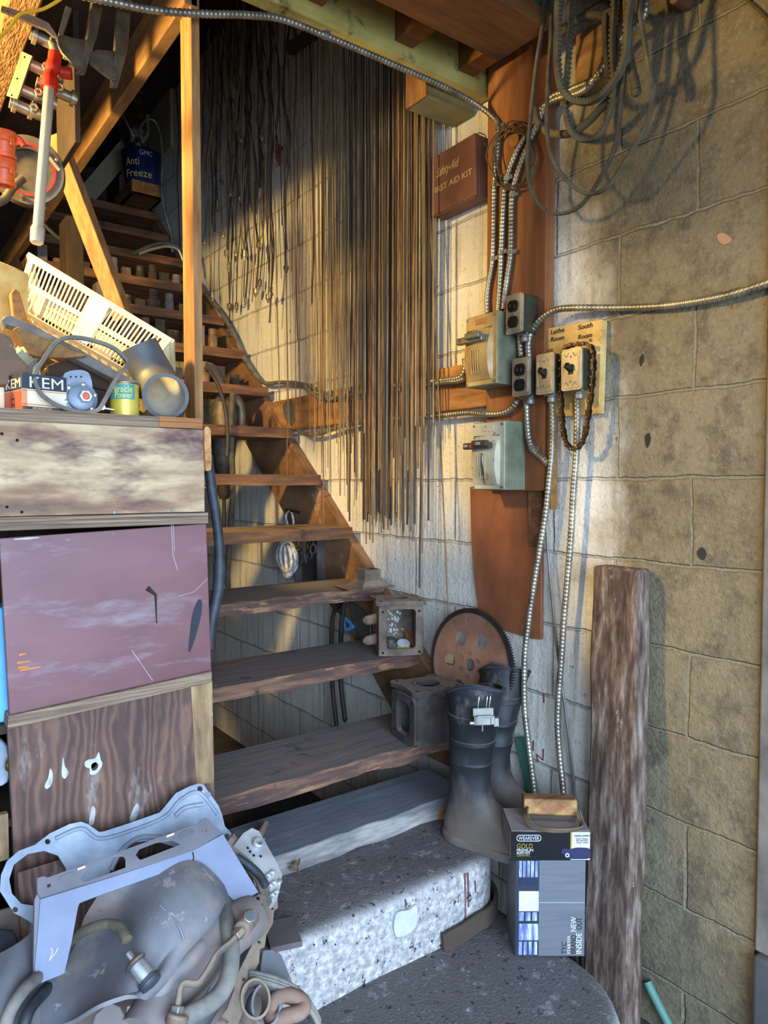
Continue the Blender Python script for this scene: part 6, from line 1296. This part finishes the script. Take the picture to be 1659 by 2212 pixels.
mb = MB(); mb.add([(1.335+1.2*(x-1.1), y+.75, 3.62+1.2*(z_-3.17)) for x, y, z_ in [(1.02, 3.6, 3.15), (1.12, 3.6, 2.98), (1.20, 3.62, 3.05), (1.17, 3.6, 3.30), (1.07, 3.6, 3.34), (1.02, 3.75, 3.15), (1.12, 3.75, 2.98), (1.20, 3.75, 3.05), (1.17, 3.75, 3.30), (1.07, 3.75, 3.34)]], [(0,1,2,3,4), (9,8,7,6,5)]+[(i, i+5, (i+1) % 5+5, (i+1) % 5) for i in range(5)]); one('plastic_bag', mb, mat('dark_plastic_bag', ['#1a120c', '#3a2b1e', '#a89880'], 7, rough=.3), 'dark crumpled plastic bag behind the pale slanting board', 'bag', bevel=.02)
mb = MB(); mb.box(1.535, 1.556, 4.22, 4.62, 3.35, 4.15-.45); one('pale_plank', mb, W_pale, 'wide pale plank on the wall above the blue can', 'plank', bevel=.004)

# ------------------------------------------------------------------ the scrap heap at the lower left
HN = V((0, -.55, 1)).normalized(); HP = V((.36, 1.16, .476))
def HP_(px, py, off=0.0): return PN(px, py, HP+HN*off, HN)
heapM = planef(HP, HN)
# ground under the heap: a low crate that carries it
mb = MB(); mb.add([(-.35, .86, .201), (.62, .86, .201), (.62, 1.47, .201), (-.35, 1.47, .201), (-.35, .90, .27), (.60, .90, .27), (.60, 1.47, .56), (-.35, 1.47, .56)], [(0,3,2,1), (4,5,6,7), (0,1,5,4), (1,2,6,5), (2,3,7,6), (3,0,4,7)])
one('heap_crate', mb, M_castd, 'dark crate buried under the scrap heap', 'crate', bevel=.01)
# aluminium backing plate leaning on the cabinet
AN = V((.02, -1, .62)).normalized(); AP = PY(430, 1700, 1.46)
def pl(outer, holes, p0, n, th, crv=0):
    M = planef(p0, n); o = flat2(M, outer); o = curvy(o, crv) if crv else o
    mb = MB(); mb.plate(o, [flat2(M, h) for h in holes], -th, 0, M); return mb, M
out = [(0, 1925), (2, 1890), (15, 1860), (40, 1838), (75, 1825), (108, 1800), (150, 1780), (175, 1775), (190, 1780), (214, 1797), (224, 1796), (280, 1778), (345, 1755), (358, 1740), (380, 1713), (410, 1698), (430, 1692), (440, 1694), (446, 1704), (472, 1740), (480, 1760), (486, 1785), (500, 1800), (498, 1815), (470, 1815), (455, 1840), (420, 1850), (380, 1830), (330, 1815), (290, 1820), (250, 1850), (235, 1890), (230, 1930), (150, 1960), (100, 1985), (72, 1997), (55, 1985), (30, 1972), (16, 1950)]
h1 = [(22+24, 1952), (26, 1930), (20, 1900), (30, 1868), (60, 1845), (95, 1838), (125, 1848), (142, 1875), (145, 1905), (130, 1935), (95, 1952), (70, 1956)]
bp = thing('backing_plate', 'pale aluminium engine backing plate with a large round opening leaning on the cabinet', 'metal plate', tuple(AP))
mb, M = pl(out, [h1, circ(103, 1818, 6, 12), circ(432, 1704, 6, 12), circ(490, 1806, 5, 12), circ(33, 1965, 6, 12)], AP, AN, .0035); obj('plate', mb, M_alu, bp, bevel=.001)
def rib(l, r, par, m, p0, n, off=.001): mb = MB(); mb.tube(smooth([PN(a, b, V(p0)+V(n)*off, n) for a, b in l], n=5), r, 8); obj('pressed_rib', mb, m, par)
rib([(120, 1812), (175, 1790), (215, 1812), (282, 1795), (355, 1765), (390, 1728), (430, 1712), (470, 1760)], .004, bp, M_alu, AP, AN); rib([(240, 1880), (262, 1838), (300, 1810), (345, 1808)], .005, bp, M_alu, AP, AN); rib([(378, 1762), (400, 1745), (438, 1738)], .005, bp, M_alu, AP, AN)
mb, M = pl([(440, 1716), (448, 1710), (456, 1714), (452, 1724), (444, 1728)], [], AP+AN*.0006, AN, .0006, 3); obj('oval_stamp', mb, M_orp if False else M_bezel, bp)
# wooden offcuts behind it
mb, M = pl([(38, 1885), (150, 1850), (160, 1870), (190, 1880), (185, 2060), (50, 2090)], [], AP-AN*.03, AN, .02); one('board_offcut', mb, W_ply_rot, 'dark reddish board offcut seen through the round opening of the backing plate', 'board', bevel=.002)
# plastic bezel
BP = PN(300, 1850, AP+AN*.13, AN); BN = V((.03, -1, .75)).normalized(); TN = V((.0, -.42, 1)).normalized()
bz = thing('dash_bezel', 'blue-grey plastic dash bezel shaped like a wide bracket lying on the heap', 'trim panel', tuple(BP))
k = 1/2.552; cv = lambda l: [(a*k, 1660+b*k) for a, b in l]
fo = cv([(222, 722), (640, 592), (1060, 455), (1230, 362), (1425, 682), (1305, 745), (1105, 535), (1085, 514), (1060, 516), (760, 625), (470, 728), (440, 740), (430, 765), (395, 960), (355, 1130), (195, 1195), (192, 1100)])
mb, M = pl(fo, [], BP, BN, .006); obj('front_face', mb, M_bezel, bz, bevel=.0015)
edge = [PN(a, b, BP, BN) for a, b in cv([(222, 722), (1060, 455), (1230, 362)])]
tp = edge[1]
to = cv([(222, 722), (205, 690), (203, 605), (240, 592), (262, 600), (1095, 300), (1105, 280), (1135, 270), (1190, 320), (1230, 362), (1060, 455)])
th_ = [cv([(445, 605), (480, 560), (520, 530), (640, 482), (680, 480), (692, 500), (692, 545), (480, 622), (455, 622)]), cv([(748, 475), (770, 440), (860, 405), (950, 392), (985, 410), (992, 420), (780, 502), (768, 500)]), cv([(258, 635), (275, 628), (282, 650), (262, 658)]), cv([(1108, 335), (1135, 325), (1142, 345), (1118, 352)])]
TN = (edge[2]-edge[0]).cross(V((0.0, .86, .50))).normalized(); TN = TN if TN.z > 0 else -TN
mb, M = pl(to, th_, tp, TN, .004); tf = obj('top_face', mb, M_bezeld, bz, bevel=.001)
for a, b, rx, ry in ((370, 597, 45, 17), (1028, 360, 42, 20)):
    mb, M = pl([(x*k, 1660+y*k) for x, y in [(a+rx*math.cos(t_)+.0, b+ry*math.sin(t_)-.35*rx*math.cos(t_)) for t_ in [2*math.pi*i/18 for i in range(18)]]], [], tp+TN*.0012, TN, .0011); obj('oval_recess', mb, M_rub, tf)
for a, b in ((447, 542), (937, 362)):
    mb, M = pl([(x*k, 1660+y*k) for x, y in ((a-20, b+8), (a+22, b-8), (a+24, b-2), (a-18, b+14))], [], tp+TN*.003, TN, .003); obj('clip_tab', mb, M_crm, tf)
mb, M = pl(cv([(190, 720), (205, 690), (222, 722), (192, 1100), (188, 1190), (184, 1100)]), [], BP-BN*.002, BN, .012); obj('side_flange', mb, M_bezeld, bz, bevel=.001)
mb = MB(); mb.tube([PN(a, b, BP+BN*.0006, BN) for a, b in cv([(1062, 462), (1068, 490), (1064, 514)])], .0012, 6); obj('crack', mb, M_ink, bz)
for l in ([(282, 988), (290, 1010), (272, 1058)], [(318, 990), (308, 1015), (285, 1040), (272, 1060)]): mb = MB(); mb.tube([PN(a, b, BP+BN*.0005, BN) for a, b in cv(l)], .0006, 6); obj('scratch_mark', mb, M_crm, bz)
# rubber sheet: a stiff flap folded over, with rolled edges
def sheet(name, rows, th, m, label, cat, **kw):
    """rows of (px, py, offset towards the viewer) laid over the heap and smoothed into one skin"""
    P = [[HP_(a, b, o) for a, b, o in r] for r in rows]; nv = len(P)-1; nu = len(P[0])-1
    cols = [smooth([P[j][i] for j in range(nv+1)], n=6) for i in range(nu+1)]
    R = [smooth([cols[i][j] for i in range(nu+1)], n=6) for j in range(len(cols[0]))]
    NU, NV = len(R[0])-1, len(R)-1
    mb = MB(); mb.grid(NU, NV, lambda u, v: R[min(NV, round(v*NV))][min(NU, round(u*NU))], th); return one(name, mb, m, label, cat, ang=60, **kw)
rs = sheet('rubber_flap', [
    [(215, 1935, .03), (280, 1905, .06), (350, 1880, .08), (420, 1866, .09), (470, 1905, .07), (498, 1945, .03)],
    [(185, 1985, .01), (260, 1960, .04), (340, 1935, .10), (415, 1920, .11), (470, 1945, .09), (494, 1975, .03)],
    [(165, 2050, .01), (240, 2035, .05), (315, 2010, .115), (385, 1998, .115), (440, 1995, .10), (470, 2010, .035)],
    [(120, 2110, .02), (215, 2100, .05), (295, 2085, .115), (345, 2080, .10), (385, 2060, .10), (420, 2065, .04)],
    [(75, 2160, .02), (190, 2155, .06), (265, 2150, .125), (315, 2140, .115), (350, 2115, .11), (385, 2105, .045)],
    [(50, 2235, .02), (150, 2215, .06), (215, 2180, .13), (270, 2160, .135), (310, 2155, .12), (345, 2135, .05)]], .006, M_rub, 'stiff grey rubber flap curled over the middle of the scrap heap', 'rubber sheet')
mb = MB(); mb.tube(smooth([HP_(a, b, o) for a, b, o in [(498, 1945, .035), (480, 2000, .06), (435, 2048, .075), (390, 2098, .08), (350, 2135, .08), (330, 2150, .07)]], n=6), [.012]*12+[.016]*19, 12); obj('rolled_edge', mb, M_rub, rs)
mb = MB(); mb.tube(smooth([HP_(a, b, o) for a, b, o in [(345, 1955, .121), (370, 1980, .124), (388, 2005, .124), (398, 2032, .113)]], n=5), .0013, 6); obj('blue_stripe', mb, M_bezel, rs)['label'] = 'blue chalk stripe'
sheet('rubber_flap', [
    [(-30, 2080, .02), (30, 2050, .04), (75, 2010, .02), (130, 1985, .0)],
    [(-30, 2130, .03), (20, 2110, .06), (70, 2090, .03), (110, 2075, .01)],
    [(-40, 2180, .03), (10, 2170, .06), (60, 2150, .04), (95, 2140, .01)],
    [(-40, 2245, .02), (0, 2240, .06), (40, 2225, .07), (80, 2215, .03)]], .006, M_rub, 'grey rubber sheet at the bottom left corner under the bezel arm', 'rubber sheet')
def hb(l, r, m, label, name='rubber_hose', cat='hose', grp=None, n=12, off=None):
    mb = MB(); P = smooth([HP_(*q) for q in l], n=7); mb.tube(P, r, n); return one(name, mb, m, label, cat, grp)
hb([(150, 2035, .03), (175, 2015, .07), (205, 2002, .105), (235, 1996, .108), (258, 2003, .118), (275, 2030, .125)], .0085, M_belt, 'tan rubber cord arching over the rubber flap beside the bezel')
hb([(8, 2240, .07), (20, 2190, .08), (50, 2140, .085), (90, 2105, .04), (130, 2080, -.02)], .010, M_beltg, 'grey hose in the bottom left corner, the outer one')
hb([(45, 2240, .08), (62, 2185, .09), (90, 2150, .05), (120, 2120, -.01)], .009, M_hose, 'grey hose in the bottom left corner, the inner one')
# big dusty pipe under the flap
mb = MB(); P = smooth([HP_(a, b, o) for a, b, o in [(535, 1985, .02), (500, 2010, .04), (450, 2055, .045), (400, 2110, .045), (350, 2170, .045), (310, 2240, .045)]], n=6); mb.tube(P, .042, 20); pp = one('dusty_pipe', mb, M_rubd, 'thick dusty brown pipe lying under the rubber flap', 'pipe')
hb([(482, 1950, .05), (492, 2000, .085), (500, 2050, .095), (496, 2100, .095), (480, 2140, .095), (450, 2170, .095), (405, 2195, .09), (370, 2215, .08)], .0145, M_beltg, 'thick cracked rubber hose bending down the right of the heap')
# brake line with fittings
t = thing('metal_fuel_line', 'bent metal line with a hex fitting at each end lying across the dusty pipe', 'pipe', tuple(HP_(400, 2180, .09)))
mb = MB(); mb.tube(smooth([HP_(*q) for q in [(512, 2020, .115), (500, 2035, .115), (470, 2060, .115), (455, 2085, .112), (440, 2110, .11), (425, 2125, .11), (400, 2124, .11), (390, 2135, .11), (386, 2160, .108), (382, 2180, .105)]], n=6), .0055, 10); obj('line', mb, M_cast, t)
def fit(a, b, r, name, par, m, hexa=True):
    A, B = HP_(*a), HP_(*b); q = (B-A).to_track_quat('Z', 'Y').to_matrix().to_4x4(); M = Matrix.Translation(A) @ q; mb = MB()
    if hexa: mb.hexnut(r, (B-A).length, M)
    else: mb.lathe([(r*.8, 0), (r, .003), (r, (B-A).length-.003), (r*.8, (B-A).length)], 14, M)
    return obj(name, mb, m, par, bevel=.0015)
fit((508, 2024, .116), (522, 2008, .118), .0105, 'hex_fitting', t, M_clamp); fit((520, 2012, .120), (545, 1978, .10), .0150, 'end_block', t, M_cast, False); fit((384, 2172, .106), (380, 2192, .10), .0115, 'hex_fitting', t, M_galv); fit((386, 2190, .11), (378, 2216, .10), .018, 'end_block', t, M_cast, False)
mb = MB(); M = planef(HP_(538, 1984, .123), HN); mb.hexnut(.0115, .007, M); obj('bolt_head', mb, M_steel, t, bevel=.001)
# bright metal valve
t = thing('metal_valve', 'bright metal spring valve with a thin stem lying on the rubber flap', 'valve', tuple(HP_(300, 2100, .12)))
A, B = HP_(276, 2058, .145), HP_(330, 2130, .135); ax = (B-A).normalized(); M = Matrix.Translation(A) @ ax.to_track_quat('Z', 'Y').to_matrix().to_4x4(); L = (B-A).length
mb = MB(); mb.lathe([(.004, 0), (.0048, .002), (.0048, L*.25)], 12, M); obj('stem', mb, M_steel, t)
mb = MB(); mb.lathe([(.006, L*.20), (.013, L*.23), (.0175, L*.28), (.0175, L*.34), (.013, L*.36)], 20, M); obj('collar', mb, M_castd, t)
mb = MB(); mb.lathe([(.012, L*.34), (.0125, L*.40), (.0125, L*.78)], 20, M); obj('barrel', mb, M_steel, t)
mb = MB(); mb.lathe([(.013, L*.76), (.017, L*.79), (.0165, L*.84), (.0175, L*.87), (.0165, L*.92), (.017, L*.97), (.012, L)], 20, M); obj('rubber_boot', mb, M_hose, t)
# sheet metal rim with bolt ears
rim = [(505, 1800), (530, 1830), (552, 1860), (575, 1890), (600, 1935), (601, 1960), (592, 1968), (590, 1995), (576, 2020), (572, 2045), (562, 2050), (560, 2080), (545, 2105), (540, 2125), (528, 2150), (528, 2180), (515, 2212), (500, 2240), (440, 2240), (470, 2205), (490, 2180), (505, 2140), (510, 2110), (530, 2070), (545, 2040), (552, 2010), (560, 1985), (568, 1960), (566, 1935), (552, 1900), (530, 1875), (505, 1850), (490, 1820)]
RN = V((.45, -.60, .9)).normalized(); RP = HP_(560, 2000, .01)
mb, M = pl(rim, [circ(569, 1894, 3.5, 10), circ(589, 1962, 3.5, 10), circ(560, 2034, 3.8, 10), circ(527, 2115, 4, 10), circ(489, 2206, 4.5, 10)], RP, RN, .004); o = one('pan_rim', mb, M_cast, 'wavy dusty sheet metal pan rim with bolt holes down the right edge of the heap', 'metal pan', bevel=.0015)
mb, M = pl([(500, 1850), (545, 1895), (560, 1940), (556, 1990), (535, 2050), (505, 2110), (480, 2170), (440, 2235), (400, 2235), (440, 2160), (480, 2080), (500, 2000), (480, 1900)], [], RP-RN*.03, RN, .004); obj('pan_floor', mb, M_rub, o)
mb, M = pl([(510, 1955), (535, 1945), (560, 1930), (570, 1935), (568, 1950), (548, 1972), (530, 1972)], [circ(558, 1940, 4, 10)], RP+RN*.02, RN, .004); one('bent_tab', mb, M_cast, 'bent metal tab with a hole sticking out under the right bezel arm', 'bracket', bevel=.001)
# aluminium valve body beyond the bezel
c = HP_(555, 1850, .015); VN = V((.2, -.5, .85)).normalized(); VP = c
t = thing('valve_body', 'cast aluminium valve body with ports and springs right of the backing plate', 'metal part', tuple(c))
mb, M = pl([(525, 1800), (545, 1788), (560, 1795), (580, 1830), (602, 1870), (610, 1890), (606, 1915), (598, 1945), (588, 1948), (578, 1900), (555, 1870), (530, 1845), (505, 1826)], [circ(572, 1812, 1, 3)], VP, VN, .03); obj('casting', mb, M_alu2, t, bevel=.003)
Q = planef(PN(555, 1826, VP, VN), VN); mb = MB(); mb.lathe([(.007, .0), (.012, 0), (.012, .010), (.0095, .012), (.007, .012)], 18, Q, closed=True); obj('port_ring', mb, M_alu2, t)
for a, b in ((540, 1840), (548, 1848), (535, 1832), (563, 1850)): mb = MB(); mb.lathe([(.003, 0), (.003, .0008)], 8, planef(PN(a, b, VP, VN), VN)); obj('port_hole', mb, M_void, t)
for a, b in ((584, 1888), (588, 1910), (593, 1930)):
    q = planef(PN(a, b, VP+VN*.003, VN), VN); mb = MB(); mb.tube([q @ V((-.012+.024*i/40, .004*math.cos(i*1.1), .004*math.sin(i*1.1))) for i in range(41)], .0011, 6); obj('small_spring', mb, M_steel, t)
mb = MB(); mb.lathe([(.005, 0), (.005, .004), (.002, .005)], 12, planef(PN(604, 1905, VP, VN), VN)); obj('bolt_head', mb, M_steel, t)
mb = MB(); mb.tube(smooth([PN(a, b, VP+VN*.015, VN) for a, b in [(510, 1850), (535, 1868), (560, 1890), (575, 1915)]], n=5), .008, 10); one('black_tube', mb, M_hose, 'glossy dark tube between the bezel and the valve body', 'tube')
# clamps, bands and straps at the bottom
def band(cx, cy, rx, ry, off, m, label, wd=.012):
    pts = [HP_(cx+rx*math.cos(2*math.pi*i/20), cy+ry*math.sin(2*math.pi*i/20), off) for i in range(20)]; mb = MB(); mb.sweep(smooth(pts, n=3, closed=True), [(-.0022, -wd), (.0022, -wd), (.0022, wd), (-.0022, wd)], HN+V((.25, -.25, 0)), True); return one('metal_band', mb, m, label, 'band', 'metal bands at the foot of the heap')
band(545, 2165, 30, 42, .03, M_cast, 'brown metal band ring at the foot of the heap, the left one'); band(568, 2178, 30, 46, .025, M_rub, 'grey metal band ring at the foot of the heap, the middle one')
t = one('iron_strap', (lambda mb: (mb.tube(smooth([HP_(*q) for q in [(590, 2205, .02), (620, 2195, .03), (650, 2185, .03), (655, 2165, .03), (620, 2150, .03), (595, 2160, .03), (585, 2185, .02)]], n=5, closed=True), .013, 12, closed=True), mb)[1])(MB()), mat('brown_iron', ['#5a4438', '#765c4c', '#8a7060'], 8, rough=.8, bump=.3), 'thick brown iron loop at the foot of the heap, below the step riser', 'iron loop')
for i, dy in enumerate((0, 7, 14)):
    hb([(540, 2100+dy, .03), (590, 2112+dy, .04), (640, 2135+dy, .03), (672, 2170+dy, .02), (690, 2205+dy, .0)], .0042, M_beltg, ('grey strap wire curving over the lower step, the top one', 'grey strap wire curving over the lower step, the middle one', 'grey strap wire curving over the lower step, the bottom one')[i], 'strap_wire', 'wire', 'strap wires at the foot of the heap', 8)
M = planef(HP_(585, 2070, .0), (.3, -.6, .8)); mb = MB(); mb.plate(flat2(M, [(568, 2052), (590, 2050), (608, 2062), (640, 2140), (560, 2118)]), [], -.012, 0, M); one('slate_shard', mb, M_rub, 'slate grey shard against the step riser beside the heap', 'shard', bevel=.002)
mb, M = pl([(275, 2175), (315, 2162), (320, 2180), (300, 2235), (270, 2235)], [], HP+HN*.055, HN, .004); pt = one('card_tag', mb, M_crm, 'cream card tag with red lettering poking out beneath the rubber flap', 'tag')
text(pt, 'MIC', .016, planef(HP_(312, 2212, .0565), HN, up=(1, .2, .3)), M_redp, w=.03)
mb, M = pl([(200, 2195), (240, 2160), (262, 2172), (300, 2240), (190, 2245)], [], HP+HN*.06, HN, .03); one('grey_wedge', mb, M_rubd, 'dusty grey wedge under the front lip of the rubber flap', 'metal part', bevel=.004)
mb, M = pl([(-20, 2000), (30, 2005), (45, 2035), (42, 2075), (-20, 2080)], [], HP-HN*.02, HN, .03); one('grey_bucket_rim', mb, M_hose, 'dark grey plastic rim at the left edge below the backing plate', 'plastic part', bevel=.006)

# soft wear shared by the large panels: bevel the joist ends etc. is done in the builders above
for m_ in bpy.data.meshes:
    if m_.users == 0: bpy.data.meshes.remove(m_)
